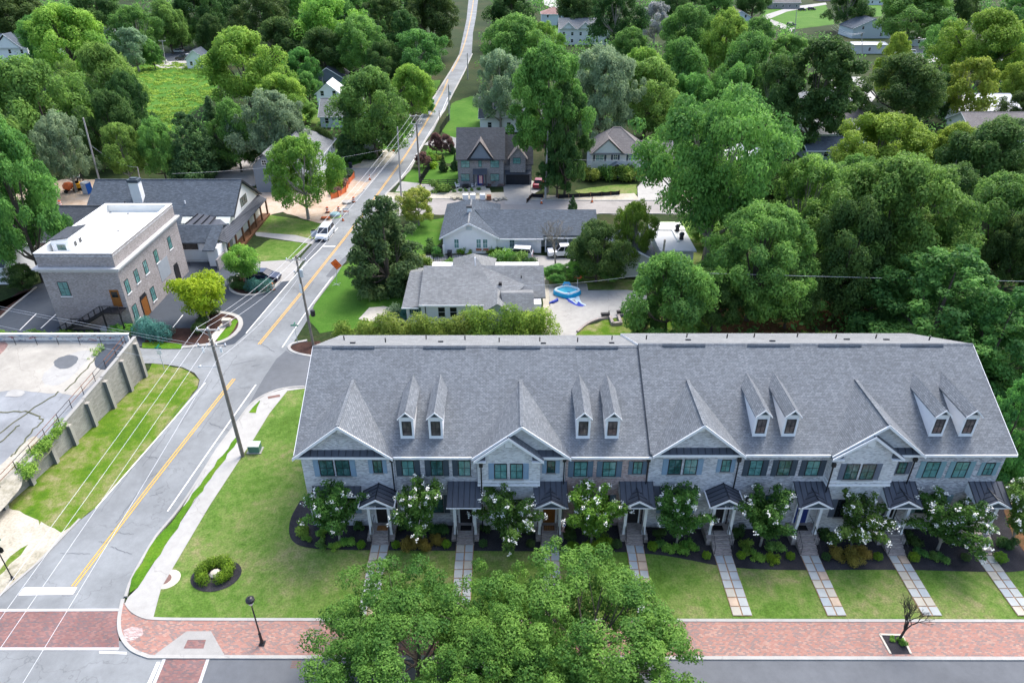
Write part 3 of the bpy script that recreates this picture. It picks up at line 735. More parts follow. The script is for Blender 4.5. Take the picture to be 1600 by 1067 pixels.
mw = thing('mural_wall', 'long low white wall with a faded painted mural at the back of the lot', 'wall', (-60, 66.8, 4.2))
part('wall', MB().box(-100, -42.2, 66.75, 67.0, 4.0, 5.25), 'mural', mw)
part('coping', MB().box(-100, -42.1, 66.72, 67.03, 5.25, 5.32), 'white_paint', mw)

# ================================================================ THE TERRACE OF EIGHT TOWNHOUSES
def gable_roof(parent, c, half, zP, zE, yF, m, slope_main=None, y0=42.4, th=.16, nm='cross_gable_roof', yback=None):
    """two slopes running back from yF until they die into the main roof"""
    Yr = yback if yback is not None else y0 + (zP - zE) / slope_main
    for s_ in (-1, 1):
        e = c + s_ * half
        if yback is None: q = [(c, yF, zP), (c, Yr + .25, zP), (e, y0, zE), (e, yF, zE)]
        else: q = [(c, yF, zP), (c, Yr, zP), (e, Yr, zE), (e, yF, zE)]
        if s_ < 0: q = q[::-1]
        part(nm, MB().prism(q, (0, 0, -th)), m, parent)
    part('ridge_cap', MB().bar((c, yF + .02, zP + .02), (c, Yr, zP + .02), .26, .05), m, parent)
def rake(parent, c, half, zP, zE, y, w=.24, m='white_paint', t=.08):
    mb = MB()
    for s_ in (-1, 1):
        a, b = Vector((c, y, zP)), Vector((c + s_ * half, y, zE))
        q = [a, b, b - Vector((0, 0, w)), a - Vector((0, 0, w * 1.15))]
        if s_ > 0: q = q[::-1]
        mb.prism(q, (0, t, 0))
    part('bargeboard', mb, m, parent)
def window(parent, x0, x1, z0, z1, y, glass='window_glass', frame='black_metal', mx=1, mz=1, sill=True, fw=.055, nm='window', sillm='kerb_concrete'):
    """a window in a wall that faces -Y"""
    mb = MB(); d = .05
    mb.box(x0, x0 + fw, y - d, y, z0, z1).box(x1 - fw, x1, y - d, y, z0, z1)
    mb.box(x0 + fw, x1 - fw, y - d, y, z1 - fw, z1).box(x0 + fw, x1 - fw, y - d, y, z0, z0 + fw)
    for i in range(mx):
        xm = x0 + (x1 - x0) * (i + 1) / (mx + 1); mb.box(xm - .018, xm + .018, y - d + .012, y, z0 + fw, z1 - fw)
    for i in range(mz):
        zm = z0 + (z1 - z0) * (i + 1) / (mz + 1); mb.box(x0 + fw, x1 - fw, y - d + .016, y, zm - .022, zm + .022)
    w_ = part(nm, mb, frame, parent)
    part('pane', MB().box(x0 + fw * .5, x1 - fw * .5, y - d + .024, y + .01, z0 + fw * .5, z1 - fw * .5), glass, w_)
    if sill: part('sill', MB().box(x0 - .08, x1 + .08, y - .1, y - .001, z0 - .11, z0 - .004), sillm, w_)
    return w_
def shutter(parent, x0, x1, z0, z1, y, m):
    mb = MB().box(x0, x1, y - .035, y, z0, z1)
    n = 3
    for a, b in ((z0 + .06, (z0 + z1) / 2 - .04), ((z0 + z1) / 2 + .04, z1 - .06)): mb.box(x0 + .06, x1 - .06, y - .048, y - .034, a, b)
    part('shutter', mb, m, parent)

XB = [-16.62, -9.33, -2.78, 4.25, 10.85, 17.95, 24.62, 31.75, 38.82]
SL = .517; YE, ZE, YR = 42.4, 8.5, 51.3
WALLM = ['brick_limewashed', 'brick_dark_mixed', 'brick_grey_white', 'brick_red_mixed', 'brick_limewashed', 'brick_dark_mixed', 'brick_grey_white', 'brick_dark_mixed']
SHM = ['shutter_blue', 'shutter_dark', 'shutter_blue', 'shutter_mid', 'shutter_blue', 'shutter_dark', 'shutter_grey', 'shutter_teal']
KIND = ['gable', 'dormers', 'double', 'dormers', 'gable', 'dormers', 'double', 'dormers']
WIN = [[(499.4, 717.9, 521.7, 742.6), (524.6, 717.9, 546.9, 742.6), (583, 718, 597.4, 737.8)],
       [(628, 718.4, 647.5, 742.3), (673, 718.4, 692.4, 742.3), (716, 718.4, 735.5, 742.3)],
       [(772.4, 723.5, 792.3, 747), (797, 723.5, 817, 747), (854.4, 719, 867.5, 737.8)],
       [(896.7, 720, 917.5, 743.5), (941.4, 720, 962.5, 743.5), (989, 720, 1003.5, 739.4)],
       [(1044, 716.5, 1064.5, 740), (1068.5, 716.5, 1089, 740), (1127, 717, 1141.5, 736)],
       [(1170, 718, 1190.5, 742), (1215, 718, 1235.5, 742), (1259, 718.5, 1280, 742)],
       [(1320, 724, 1341, 748), (1345, 724, 1366.5, 748), (1402, 721, 1416, 739)],
       [(1444, 720.5, 1466, 745), (1490, 720.5, 1511.5, 745), (1537, 722, 1552, 741)]]
SHUT = [['L', 'R', 'LR'], ['LR', 'LR', 'L'], ['L', 'R', 'LR'], ['LR'] * 3, ['L', 'R', 'LR'], ['LR'] * 3, ['L', 'R', 'LR'], ['LR'] * 3]
GABLE = {0: (-13.1, 3.78), 2: (.73, 3.75), 4: (14.45, 3.5), 6: (28.3, 3.52)}
SUBG = {2: (-.25, 2.72), 6: (27.45, 2.78)}
DORM = {1: (-8.2, -5.95), 3: (5.56, 7.83), 5: (19.38, 21.66), 7: (33.2, 35.55)}
TLAB = ['end townhouse of pale whitewashed brick with light blue shutters and one wide gable',
        'grey brick townhouse with dark shutters, two dormers and a plain sloping metal porch roof',
        'pale brick townhouse with double gable and blue shutters, United States flag at its porch',
        'red brick townhouse with blue grey shutters and two white dormers',
        'whitewashed brick townhouse with one wide gable beside the red brick one',
        'grey brick townhouse with navy shutters and two dormers, sixth from the left',
        'pale grey brick townhouse with double gable and dark grey shutters',
        'end townhouse of speckled brick with pale teal shutters, beside the dark woods']
HOUSES = []
for u in range(8):
    xl, xr = XB[u] + (.012 if u else 0), XB[u + 1] - .012; wm = WALLM[u]; dz = .22 if u > 3 else 0
    ze = ZE + dz; zr = ze + (YR - YE) * SL
    rp = lambda y: ze + (y - YE) * SL
    H = thing('townhouse', TLAB[u], 'townhouse', ((xl + xr) / 2, 42.9, 0), 'terrace of eight brick townhouses'); HOUSES.append(H)
    # walls, as one body whose top follows the roof
    prof = [(42.9, -.2), (42.9, rp(42.9) - .28), (YR, zr - .32), (59.6, zr - (59.6 - YR) * .46 - .3), (59.6, -.2)]
    part('wall', MB().prism([(xl, y, z) for y, z in prof][::-1], (xr - xl, 0, 0)), wm, H)
    # roof slopes
    xa, xb = xl - (.3 if u in (0,) else .01), xr + (.3 if u == 7 else .01)
    if u == 4: xa -= .12
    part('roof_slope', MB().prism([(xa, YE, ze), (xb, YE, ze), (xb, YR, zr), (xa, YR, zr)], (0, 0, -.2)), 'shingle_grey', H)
    part('roof_slope', MB().prism([(xa, YR, zr), (xb, YR, zr), (xb, 60.0, zr - (60 - YR) * .46), (xa, 60.0, zr - (60 - YR) * .46)], (0, 0, -.2)), 'shingle_light', H)  # paler shingle than the front: sunlight on the back slope put into its colour
    part('ridge_cap', MB().prism([(xa, YR - .16, zr - .045), (xb, YR - .16, zr - .045), (xb, YR, zr + .045), (xa, YR, zr + .045)], (0, 0, -.04)).prism([(xa, YR, zr + .045), (xb, YR, zr + .045), (xb, YR + .16, zr - .03), (xa, YR + .16, zr - .03)], (0, 0, -.04)), 'shingle_grey', H)
    xv = rnd.uniform(xl + .8, xl + 2)
    part('ridge_vent', MB().prism([(xv, YR - .3, zr - .05), (xv + 3.6, YR - .3, zr - .05), (xv + 3.6, YR - .17, zr + .06), (xv, YR - .17, zr + .06)], (0, 0, -.1)), 'shingle_slate', H)
    for k in range(2):
        xp, yp = xl + (xr - xl) * (.22 + .5 * k) + rnd.uniform(-.5, .5), YR + rnd.uniform(2.5, 5.5); zp = zr - (yp - YR) * .46
        part('vent_pipe', MB().tube([(xp, yp, zp - .1), (xp, yp, zp + .45)], .06, 6), 'black_metal', H)
    for k in range(1):
        xp, yp = rnd.uniform(xl + 1, xr - 1), YR + rnd.uniform(1.5, 3); zp = zr - (yp - YR) * .46
        part('vent_box', MB().obox((xp, yp, zp + .05), (1, 0, 0), (0, 1, -.46), (0, .46, 1), .22, .15, .07), 'dark_gutter', H)
    # eaves
    if u == 0 or u == 7:   # bargeboards of the end gables
        x = xa - .02 if u == 0 else xb + .02
        part('bargeboard', MB().prism([(x - .03, YE - .02, ze - .02), (x - .03, YR, zr - .02), (x - .03, YR, zr - .26), (x - .03, YE - .02, ze - .26)], (.06, 0, 0)), 'white_paint', H)
        part('bargeboard', MB().prism([(x - .03, YR, zr - .02), (x - .03, 60, zr - (60 - YR) * .46 - .02), (x - .03, 60, zr - (60 - YR) * .46 - .26), (x - .03, YR, zr - .26)], (.06, 0, 0)), 'white_paint', H)
    if u == 4:
        part('bargeboard', MB().prism([(xa - .05, YE, ze - .02), (xa - .05, YR, zr - .02), (xa - .05, YR, zr - .22), (xa - .05, YE, ze - .22)], (.04, 0, 0)), 'shingle_charcoal', H)
        part('bargeboard', MB().prism([(xa - .05, YR, zr - .02), (xa - .05, 60, zr - 8.7 * .46 - .02), (xa - .05, 60, zr - 8.7 * .46 - .22), (xa - .05, YR, zr - .22)], (.04, 0, 0)), 'white_paint', H)
    part('gutter', MB().box(xl if u else xl - .3, xr if u < 7 else xr + .3, YE - .13, YE - .005, ze - .22, ze - .04), 'white_paint', H)
    part('soffit', MB().box(xl, xr, YE + .02, 42.9, ze - .34, ze - .24), 'white_paint', H)
    part('soldier_course', MB().box(xl + .02, xr - .02, 42.872, 42.9, ze - .56, ze - .35), 'brick_dark_mixed' if u != 3 else 'brick_red_mixed', H)
    wy = 42.9
    if u in GABLE:
        c, hf = GABLE[u]; zP = 11.6 + dz * .6
        part('gable_wall', MB().prism([(c, 42.72, zP - .3), (c - hf + .25, 42.72, ze - .05), (c + hf - .25, 42.72, ze - .05)], (0, .3, 0)), wm, H)
        gable_roof(H, c, hf + .1, zP, ze, 42.12, 'shingle_light' if False else 'shingle_grey', SL)
        rake(H, c, hf + .1, zP + .01, ze, 42.05)
        part('pent_roof', MB().prism([(c - hf + .15, 42.3, ze + .02), (c + hf - .15, 42.3, ze + .02), (c + hf - .6, 42.72, ze + .36), (c - hf + .6, 42.72, ze + .36)], (0, 0, -.05)), 'metal_roof', H)
        sm = MB()
        k = c - hf + .7
        while k < c + hf - .6: sm.bar((k, 42.31, ze + .05), (k, 42.71, ze + .38), .03, .04); k += .55
        part('seams', sm, 'dark_gutter', H, kind='stuff')
        if u in (0, 4): part('gable_vent', MB().box(c - .25, c + .25, 42.66, 42.72, zP - 1.05, zP - .6).box(c - .3, c + .3, 42.64, 42.67, zP - .62, zP - .56), 'white_paint', H)
        part('cornice', MB().box(c - hf, c + hf, 42.26, 42.34, ze - .22, ze - .02), 'white_paint', H)
    if u in SUBG:
        c, hf = SUBG[u]; zP = 10.65 + dz * .5; bx0, bx1 = c - hf + .28, c + hf - .28; wy = 42.2
        part('bay', MB().prism([(bx0, wy, 5.75), (bx0, wy, ze + .05), (c, wy, zP - .25), (bx1, wy, ze + .05), (bx1, wy, 5.75)], (0, .72, 0)), wm, H)
        part('bay_base', MB().box(bx0 + .3, bx1 - .12, 42.42, 42.92, -.2, 5.74), wm, H)
        part('bay_band', MB().box(bx0 - .03, bx1 + .03, wy - .05, 42.9, 5.62, 5.78).box(bx0 - .02, bx1 + .02, wy - .03, 42.9, 6.02, 6.12), 'white_paint', H)
        gable_roof(H, c, hf, zP, ze - .12, 41.92, 'shingle_grey', None, th=.14, yback=44.3)
        rake(H, c, hf, zP + .01, ze - .12, 41.86, .22)
        for s_ in (-1, 1):
            e = c + s_ * hf
            part('eave_return', MB().box(min(e, e - s_ * .95), max(e, e - s_ * .95), 41.9, 42.22, ze - .30, ze - .2), 'white_paint', H)
            q = [(e - s_ * .1, 42.1, ze - .19), (e - s_ * .9, 42.1, ze - .19), (e - s_ * .9, 42.1, ze + .38)]
            part('eave_panel', MB().prism(q if s_ > 0 else q[::-1], (0, .08, 0)), 'metal_roof', H)
        part('gable_vent', MB().box(c - .27, c + .27, wy - .05, wy, zP - 1.1, zP - .6).box(c - .31, c + .31, wy - .06, wy - .03, zP - .62, zP - .55), 'white_paint', H)
    # upper windows
    for i, (a, b, c_, d_) in enumerate(WIN[u]):
        y = wy if (u in SUBG and i < 2) else 42.9
        m0 = atD((a + c_) / 2, (b + d_) / 2, y); t0, t1 = atD(a, b, y).z, atD(a, d_, y).z
        k = (c_ - a) * (y * cp + (CAM_H - m0.z) * sp) / FOC / 2
        window(H, m0.x - k, m0.x + k, t1, t0, y, ('window_blind_reflection' if (u * 3 + i) % 4 else 'window_glass') if u not in (0, 6) else 'window_glass')
        sw = .44 if k > .4 else .34
        if 'L' in SHUT[u][i]: shutter(H, m0.x - k - sw - .02, m0.x - k - .02, t1 - .04, t0 + .02, y, SHM[u])
        if 'R' in SHUT[u][i]: shutter(H, m0.x + k + .02, m0.x + k + sw + .02, t1 - .04, t0 + .02, y, SHM[u])
    # ground-floor windows
    gx = xl + 1.55 if u not in SUBG else SUBG[u][0] - 1.05; gy = 42.42 if u in SUBG else 42.9
    for k in (0, 1): window(H, gx + k * 1.15, gx + k * 1.15 + 1.0, 2.1, 4.0, gy, 'window_dark' if u in (3, 6) else 'window_glass')
    shutter(H, gx - .5, gx - .03, 2.05, 4.03, gy, SHM[u]); shutter(H, gx + 2.18, gx + 2.65, 2.05, 4.03, gy, SHM[u])
    part('belt_course', MB().box(xl + .02, xr - .02, 42.86, 42.9, 1.15, 1.27), wm, H)
    if u in (0, 4):
        ax0, ax1 = (-16.1, -12.15) if u == 0 else (11.4, 15.0)
        part('awning', MB().prism([(ax0, 42.3, 4.42), (ax1, 42.3, 4.42), (ax1, 42.89, 5.0), (ax0, 42.89, 5.0)], (0, 0, -.06)), 'metal_roof', H)
        sm = MB(); k = ax0 + .02
        while k < ax1: sm.bar((k, 42.3, 4.44), (k, 42.88, 5.02), .03, .05); k += .48
        part('seams', sm, 'dark_gutter', H, kind='stuff')
        part('awning_trim', MB().box(ax0, ax1, 42.24, 42.3, 4.3, 4.4), 'white_paint', H)
    # dormers
    for c in DORM.get(u, ()):
        yf, hw, zw, zP = 43.75, .53, 11.25 + dz, 11.86 + dz
        yb = YE + (zw - ze) / SL
        D = part('dormer', MB().prism([(c - hw, yf, rp(yf) - .1), (c - hw, yf, zw), (c - hw, yb, zw)], (2 * hw, 0, 0)).prism([(c - hw, yf, zw), (c, yf, zP - .12), (c + hw, yf, zw)][::-1], (0, 1.2, 0)), 'white_paint', H)
        for s_ in (-1, 1):
            e = c + s_ * (hw + .13); ze2 = zw - .05
            yrid = YE + (zP - ze) / SL
            q = [(c, yf - .22, zP), (c, yrid + .1, zP), (e, YE + (ze2 - ze) / SL, ze2), (e, yf - .22, ze2)]
            part('dormer_roof', MB().prism(q if s_ > 0 else q[::-1], (0, 0, -.09)), 'shingle_grey', D)
        mb = MB()
        for s_ in (-1, 1):
            e = c + s_ * (hw + .13); q = [(c, yf - .26, zP), (e, yf - .26, zw - .05), (e, yf - .26, zw - .17), (c, yf - .26, zP - .14)]
            mb.prism(q if s_ < 0 else q[::-1], (0, .05, 0))
        part('bargeboard', mb, 'white_paint', D)
        part('gable_panel', MB().prism([(c, yf - .012, zP - .22), (c - .4, yf - .012, zw - .02), (c + .4, yf - .012, zw - .02)], (0, .01, 0)), 'shutter_dark', D)
        z0 = rp(yf) + .28
        mb = MB()
        for a, b, q0, q1 in ((c - .36, c - .31, z0, z0 + 1.35), (c + .31, c + .36, z0, z0 + 1.35), (c - .31, c + .31, z0, z0 + .05), (c - .31, c + .31, z0 + 1.3, z0 + 1.35), (c - .31, c + .31, z0 + .66, z0 + .7), (c - .015, c + .015, z0 + .05, z0 + 1.3)): mb.box(a, b, yf - .05, yf, q0, q1)
        part('window_frame', mb, 'black_metal', D); part('pane', MB().box(c - .34, c + .34, yf - .028, yf + .01, z0 + .02, z0 + 1.33), 'window_brown_reflection', D)
        part('side_panel', MB().box(c - hw - .02, c - .40, yf - .03, yf, rp(yf), zw).box(c + .40, c + hw + .02, yf - .03, yf, rp(yf), zw).box(c - hw - .02, c + hw + .02, yf - .04, yf - .001, rp(yf) - .02, rp(yf) + .16), 'white_paint', D)
    # downspout at the right-hand seam
    if u < 7:
        x = xr - .12; yy = 42.72 if u + 1 not in SUBG else 42.1; x += .5 if u + 1 in SUBG else 0
        part('downspout', MB().box(x - .14, x + .14, yy - .1, yy + .1, 7.7, 8.05).tube([(x, yy, 7.75), (x, yy, .4)], .055, 6), 'black_metal', H)
    # porch
    px = UX[u]; y0, y1 = 41.0, 42.89; gz = STEPY[u]; fl = 1.0
    part('porch_floor', MB().box(px - 1.12, px + 1.12, 41.5, 42.88, -.1, fl), 'brick_step', H)
    n = 3 if u < 4 else 5; gb_ = lawn_z(px, STEPY[u]) + Z1
    for i in range(n):
        z1_ = gb_ + (fl - gb_) * (n - i) / (n + 1); ya = 41.5 - (i + 1) * (41.5 - STEPY[u]) / n
        part('step', MB().box(px - .74, px + .74, ya, ya + (41.5 - STEPY[u]) / n - .002, -.1, z1_), 'brick_step', H)
    part('cheek_wall', MB().box(px - 1.12, px - .76, 41.1, 41.49, -.1, fl - .12).box(px + .76, px + 1.12, 41.1, 41.49, -.1, fl - .12), 'brick_step', H)
    for s_ in (-1, 1):
        part('column', MB().box(px + s_ * .8 - .12, px + s_ * .8 + .12, 41.53, 41.77, fl, 4.22).box(px + s_ * .8 - .15, px + s_ * .8 + .15, 41.5, 41.8, fl, fl + .2).box(px + s_ * .8 - .15, px + s_ * .8 + .15, 41.5, 41.8, 4.08, 4.22), 'white_paint', H)
        xx = px + s_ * .7; hb = gb_
        rb = MB().tube([(xx, STEPY[u] + .08, hb), (xx, STEPY[u] + .08, hb + .95)], .022, 5).tube([(xx, 41.5, fl), (xx, 41.5, fl + .92)], .022, 5)
        rb.tube([(xx, STEPY[u] + .08, hb + .93), (xx, 41.5, fl + .9)], .022, 5).tube([(xx, 41.5, fl + .9), (xx, 42.8, fl + .9)], .02, 5)
        for j in range(5):
            yy = STEPY[u] + .2 + (41.5 - STEPY[u] - .25) * j / 4; zz = hb + (fl - hb) * (yy - STEPY[u]) / (41.5 - STEPY[u]); rb.tube([(xx, yy, zz - .05), (xx, yy, zz + .92)], .009, 4)
        part('handrail', rb, 'black_metal', H)
    part('porch_beam', MB().box(px - 1.12, px + 1.12, 41.5, 41.8, 4.23, 4.44).box(px - 1.12, px - .9, 41.8, 42.88, 4.23, 4.44).box(px + .9, px + 1.12, 41.8, 42.88, 4.23, 4.44), 'white_paint', H)
    hw = 1.36; zf, zb = 4.5, 5.5; sm = MB()
    if KIND[u] == 'gable':
        for s_ in (-1, 1):
            q = [(px, y0, 5.32), (px, y1, 5.32), (px + s_ * hw, y1, zf), (px + s_ * hw, y0, zf)]
            part('porch_roof', MB().prism(q if s_ > 0 else q[::-1], (0, 0, -.07)), 'metal_roof', H)
            for j in range(5):
                yy = y0 + .05 + j * .44; sm.bar((px, yy, 5.34), (px + s_ * hw, yy, zf + .02), .03, .045)
            part('porch_gutter', MB().box(min(px + s_ * hw, px + s_ * (hw + .1)), max(px + s_ * hw, px + s_ * (hw + .1)), y0, y1, zf - .12, zf + .01), 'white_paint', H)
        sm.bar((px, y0, 5.35), (px, y1, 5.35), .09, .05)
        rake(H, px, hw, 5.31, zf, y0 - .06, .16, t=.05)
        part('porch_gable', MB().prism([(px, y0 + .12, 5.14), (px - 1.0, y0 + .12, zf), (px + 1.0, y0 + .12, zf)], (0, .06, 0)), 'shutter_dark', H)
    else:
        part('porch_roof', MB().prism([(px - hw, y0, zf), (px + hw, y0, zf), (px + hw, y1, zb), (px - hw, y1, zb)], (0, 0, -.07)), 'metal_roof', H)
        for j in range(7):
            xx = px - hw + .02 + j * (2 * hw - .04) / 6; sm.bar((xx, y0, zf + .02), (xx, y1, zb + .02), .03, .045)
        if u != 1:
            zP = 5.24; yb = y0 + (zP - zf) / (zb - zf) * (y1 - y0); h2 = 1.2
            for s_ in (-1, 1):
                q = [(px, y0 - .1, zP), (px, yb, zP), (px + s_ * h2, y0, zf + .03), (px + s_ * h2, y0 - .1, zf + .03)]
                part('porch_gablet', MB().prism(q if s_ > 0 else q[::-1], (0, 0, -.05)), 'metal_roof', H)
                for j in range(3):
                    yy = y0 + .12 + j * .42; f_ = (yb - yy) / (yb - y0); sm.bar((px, yy, zP + .01), (px + s_ * h2 * f_, yy, zP - (zP - zf) * f_ + .04), .03, .04)
            sm.bar((px, y0 - .1, zP + .02), (px, yb, zP + .02), .08, .05)
            rake(H, px, h2, zP, zf + .03, y0 - .15, .15, t=.05)
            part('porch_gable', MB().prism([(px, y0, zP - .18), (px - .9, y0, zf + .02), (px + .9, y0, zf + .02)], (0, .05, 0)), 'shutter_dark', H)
        for s_ in (-1, 1):
            x_ = px + s_ * (hw - .06); part('porch_side', MB().prism([(x_, y0 + .1, zf - .08), (x_, y1, zb - .1), (x_, y1, zf - .08)], (s_ * .04, 0, 0)), 'white_paint', H)
        pass
    part('seams', sm, 'dark_gutter', H, kind='stuff')
    part('porch_fascia', MB().box(px - hw - .02, px + hw + .02, y0 - .04, y0 + .06, zf - .16, zf - .075), 'white_paint', H)
    part('door', MB().box(px - .5, px + .5, 42.84, 42.9, fl, 3.15), ['dark_door', 'dark_door', 'wood_door', 'dark_door', 'dark_door', 'blue_door', 'dark_door', 'dark_door'][u], H)
    part('door_frame', MB().box(px - .62, px - .51, 42.8, 42.9, fl, 3.3).box(px + .51, px + .62, 42.8, 42.9, fl, 3.3).box(px - .62, px + .62, 42.8, 42.9, 3.31, 3.75), 'white_paint', H)
    part('transom', MB().box(px - .5, px + .5, 42.78, 42.795, 3.36, 3.7), 'window_blind_reflection', H)
    mm = ['coir', 'carpet_black', 'coir', None, 'carpet_black', 'carpet_black', None, None][u]
    if mm:
        o = solo('doormat', MB().box(px - .45, px + .45, 41.95, 42.5, fl + .004, fl + .03), mm, ['brown doormat on the porch of the leftmost townhouse', 'black doormat under the plain sloping porch roof', 'patterned tan doormat on the porch with the flag', '', 'dark doormat on the fifth porch from the left', 'black doormat before the blue door', '', ''][u], 'doormat', (px, 42.2, fl))
        if u == 2:
            fm = MB()
            for i in range(6):
                for j in range(3): fm.lathe((px - .36 + i * .145, 42.05 + j * .17, fl + .0305), [(.05, 0), (.03, .004)], 6)
            part('pattern', fm, 'bark_dark', o)
# flag hanging beside the third porch
F = thing('flag', 'United States flag hanging from a short pole beside the third porch', 'flag', (UX[2] + .95, 41.5, 2.6))
fp = Vector((UX[2] + .92, 41.52, 2.7)); tip = fp + Vector((.25, -.75, .55))
part('flagpole', MB().tube([fp, tip], .018, 6), 'pole_pale', F)
def fl_pt(a, b):     # a along pole 0..1, b down 0..1
    p = tip.lerp(fp, a * .9); return p + Vector((.07 * math.sin(b * 7 + a * 3), .05 * math.cos(b * 6), -b * 1.35))
for i in range(13):
    mb = MB(); a0, a1 = i / 13, (i + 1) / 13; b0 = .42 if i < 7 else 0
    for j in range(8):
        c0, c1 = b0 + (1 - b0) * j / 8, b0 + (1 - b0) * (j + 1) / 8; mb.poly([fl_pt(a0, c0), fl_pt(a1, c0), fl_pt(a1, c1), fl_pt(a0, c1)])
    part('stripe', mb, 'stripe_red' if i % 2 == 0 else 'flower_white', F)
mb = MB()
for j in range(5):
    c0, c1 = .42 * j / 5, .42 * (j + 1) / 5; mb.poly([fl_pt(0, c0), fl_pt(7 / 13, c0), fl_pt(7 / 13, c1), fl_pt(0, c1)])
part('canton', mb, 'canton_blue', F)

# ================================================================ OTHER BUILDINGS
def slab(parent, pts, m, th=.16, nm='roof'):
    pts = [Vector(p) for p in pts]; n = Vector((0, 0, 0))
    for i in range(len(pts)): n += pts[i].cross(pts[(i + 1) % len(pts)])
    if n.z < 0: pts = pts[::-1]
    return part(nm, MB().prism(pts, (0, 0, -th)), m, parent)
def gabled(P, x0, x1, y0, y1, zw, zr, axis, roof, wall, oh=.4, z0=-.1, trim='white_paint', th=.16):
    """walls and a gable roof; axis 'x' = ridge runs along X"""
    if axis == 'x':
        ym = (y0 + y1) / 2; s_ = (zr - zw) / ((y1 - y0) / 2)
        prof = [(y0, z0), (y0, zw - .15), (ym, zr - .2), (y1, zw - .15), (y1, z0)]
        part('wall', MB().prism([(x0, y, z) for y, z in prof][::-1], (x1 - x0, 0, 0)), wall, P)
        for q in (((y0 - oh), zw - oh * s_), ((y1 + oh), zw - oh * s_)):
            slab(P, [(x0 - oh, q[0], q[1]), (x1 + oh, q[0], q[1]), (x1 + oh, ym, zr), (x0 - oh, ym, zr)], roof, th, 'roof_slope')
        for xx in (x0 - oh - .04, x1 + oh):
            mb = MB()
            for a in (y0 - oh, y1 + oh):
                q = [(xx, a, zw - oh * s_ + .01), (xx, ym, zr + .01), (xx, ym, zr - .25), (xx, a, zw - oh * s_ - .22)]
                mb.prism(q if a < ym else q[::-1], (.04, 0, 0))
            part('bargeboard', mb, trim, P)
        part('fascia', MB().box(x0 - oh, x1 + oh, y0 - oh - .05, y0 - oh - .002, zw - oh * s_ - .2, zw - oh * s_ - .01), trim, P)
        part('ridge_cap', MB().bar((x0 - oh, ym, zr + .02), (x1 + oh, ym, zr + .02), .25, .05), roof, P)
    else:
        xm = (x0 + x1) / 2; s_ = (zr - zw) / ((x1 - x0) / 2)
        prof = [(x0, z0), (x0, zw - .15), (xm, zr - .2), (x1, zw - .15), (x1, z0)]
        part('wall', MB().prism([(x, y0, z) for x, z in prof], (0, y1 - y0, 0)), wall, P)
        for q in (((x0 - oh), zw - oh * s_), ((x1 + oh), zw - oh * s_)):
            slab(P, [(q[0], y0 - oh, q[1]), (q[0], y1 + oh, q[1]), (xm, y1 + oh, zr), (xm, y0 - oh, zr)], roof, th, 'roof_slope')
        mb = MB()
        for a in (x0 - oh, x1 + oh):
            q = [(a, y0 - oh - .05, zw - oh * s_ + .01), (xm, y0 - oh - .05, zr + .01), (xm, y0 - oh - .05, zr - .25), (a, y0 - oh - .05, zw - oh * s_ - .22)]
            mb.prism(q if a > xm else q[::-1], (0, .045, 0))
        part('bargeboard', mb, trim, P)
        part('ridge_cap', MB().bar((xm, y0 - oh, zr + .02), (xm, y1 + oh, zr + .02), .25, .05), roof, P)
def hipped(P, x0, x1, y0, y1, zw, zr, roof, wall, oh=.4, z0=-.1, trim='white_paint', ridge=None):
    part('wall', MB().box(x0, x1, y0, y1, z0, zw), wall, P)
    X0, X1, Y0, Y1 = x0 - oh, x1 + oh, y0 - oh, y1 + oh; d = min(X1 - X0, Y1 - Y0) / 2
    if X1 - X0 >= Y1 - Y0: a, b = (X0 + d, (Y0 + Y1) / 2), (X1 - d, (Y0 + Y1) / 2)
    else: a, b = ((X0 + X1) / 2, Y0 + d), ((X0 + X1) / 2, Y1 - d)
    A, B_ = (*a, zr), (*b, zr); c = [(X0, Y0, zw), (X1, Y0, zw), (X1, Y1, zw), (X0, Y1, zw)]
    if X1 - X0 >= Y1 - Y0: fs = [[c[0], c[1], B_, A], [c[1], c[2], B_], [c[2], c[3], A, B_], [c[3], c[0], A]]
    else: fs = [[c[0], c[1], A], [c[1], c[2], B_, A], [c[2], c[3], B_], [c[3], c[0], A, B_]]
    for f_ in fs: slab(P, f_, roof, .12, 'roof_slope')
    mb = MB().box(X0, X1, Y0 - .04, Y0 - .002, zw - .2, zw - .01).box(X1 + .002, X1 + .04, Y0, Y1, zw - .2, zw - .01).box(X0 - .04, X0 - .002, Y0, Y1, zw - .2, zw - .01)
    part('fascia', mb, trim, P)
    rc = MB().bar(A, B_, .25, .06) if (Vector(A) - Vector(B_)).length > .3 else MB()
    for q, e in zip(c, (A, B_ if X1 - X0 >= Y1 - Y0 else A, B_, A if X1 - X0 >= Y1 - Y0 else B_)): rc.bar(q, e, .22, .06)
    part('ridge_cap', rc, roof, P)
def windowX(P, x, yc, zc, w_, h_, glass='window_glass', frame='black_metal', mz=1, my=1):
    """a window in a wall that faces +X"""
    d = .05; y0, y1, z0, z1 = yc - w_ / 2, yc + w_ / 2, zc - h_ / 2, zc + h_ / 2; fw = .06
    mb = MB().box(x, x + d, y0, y0 + fw, z0, z1).box(x, x + d, y1 - fw, y1, z0, z1).box(x, x + d, y0 + fw, y1 - fw, z1 - fw, z1).box(x, x + d, y0 + fw, y1 - fw, z0, z0 + fw)
    if mz: mb.box(x, x + d - .014, y0 + fw, y1 - fw, zc - .025, zc + .025)
    if my: mb.box(x, x + d - .01, yc - .018, yc + .018, z0 + fw, z1 - fw)
    o = part('window', mb, frame, P)
    part('pane', MB().box(x - .01, x + d - .024, y0 + fw * .5, y1 - fw * .5, z0 + fw * .5, z1 - fw * .5), glass, o)
    part('sill', MB().box(x + .001, x + .1, y0 - .08, y1 + .08, z0 - .12, z0 - .004), 'white_paint', o)
    return o
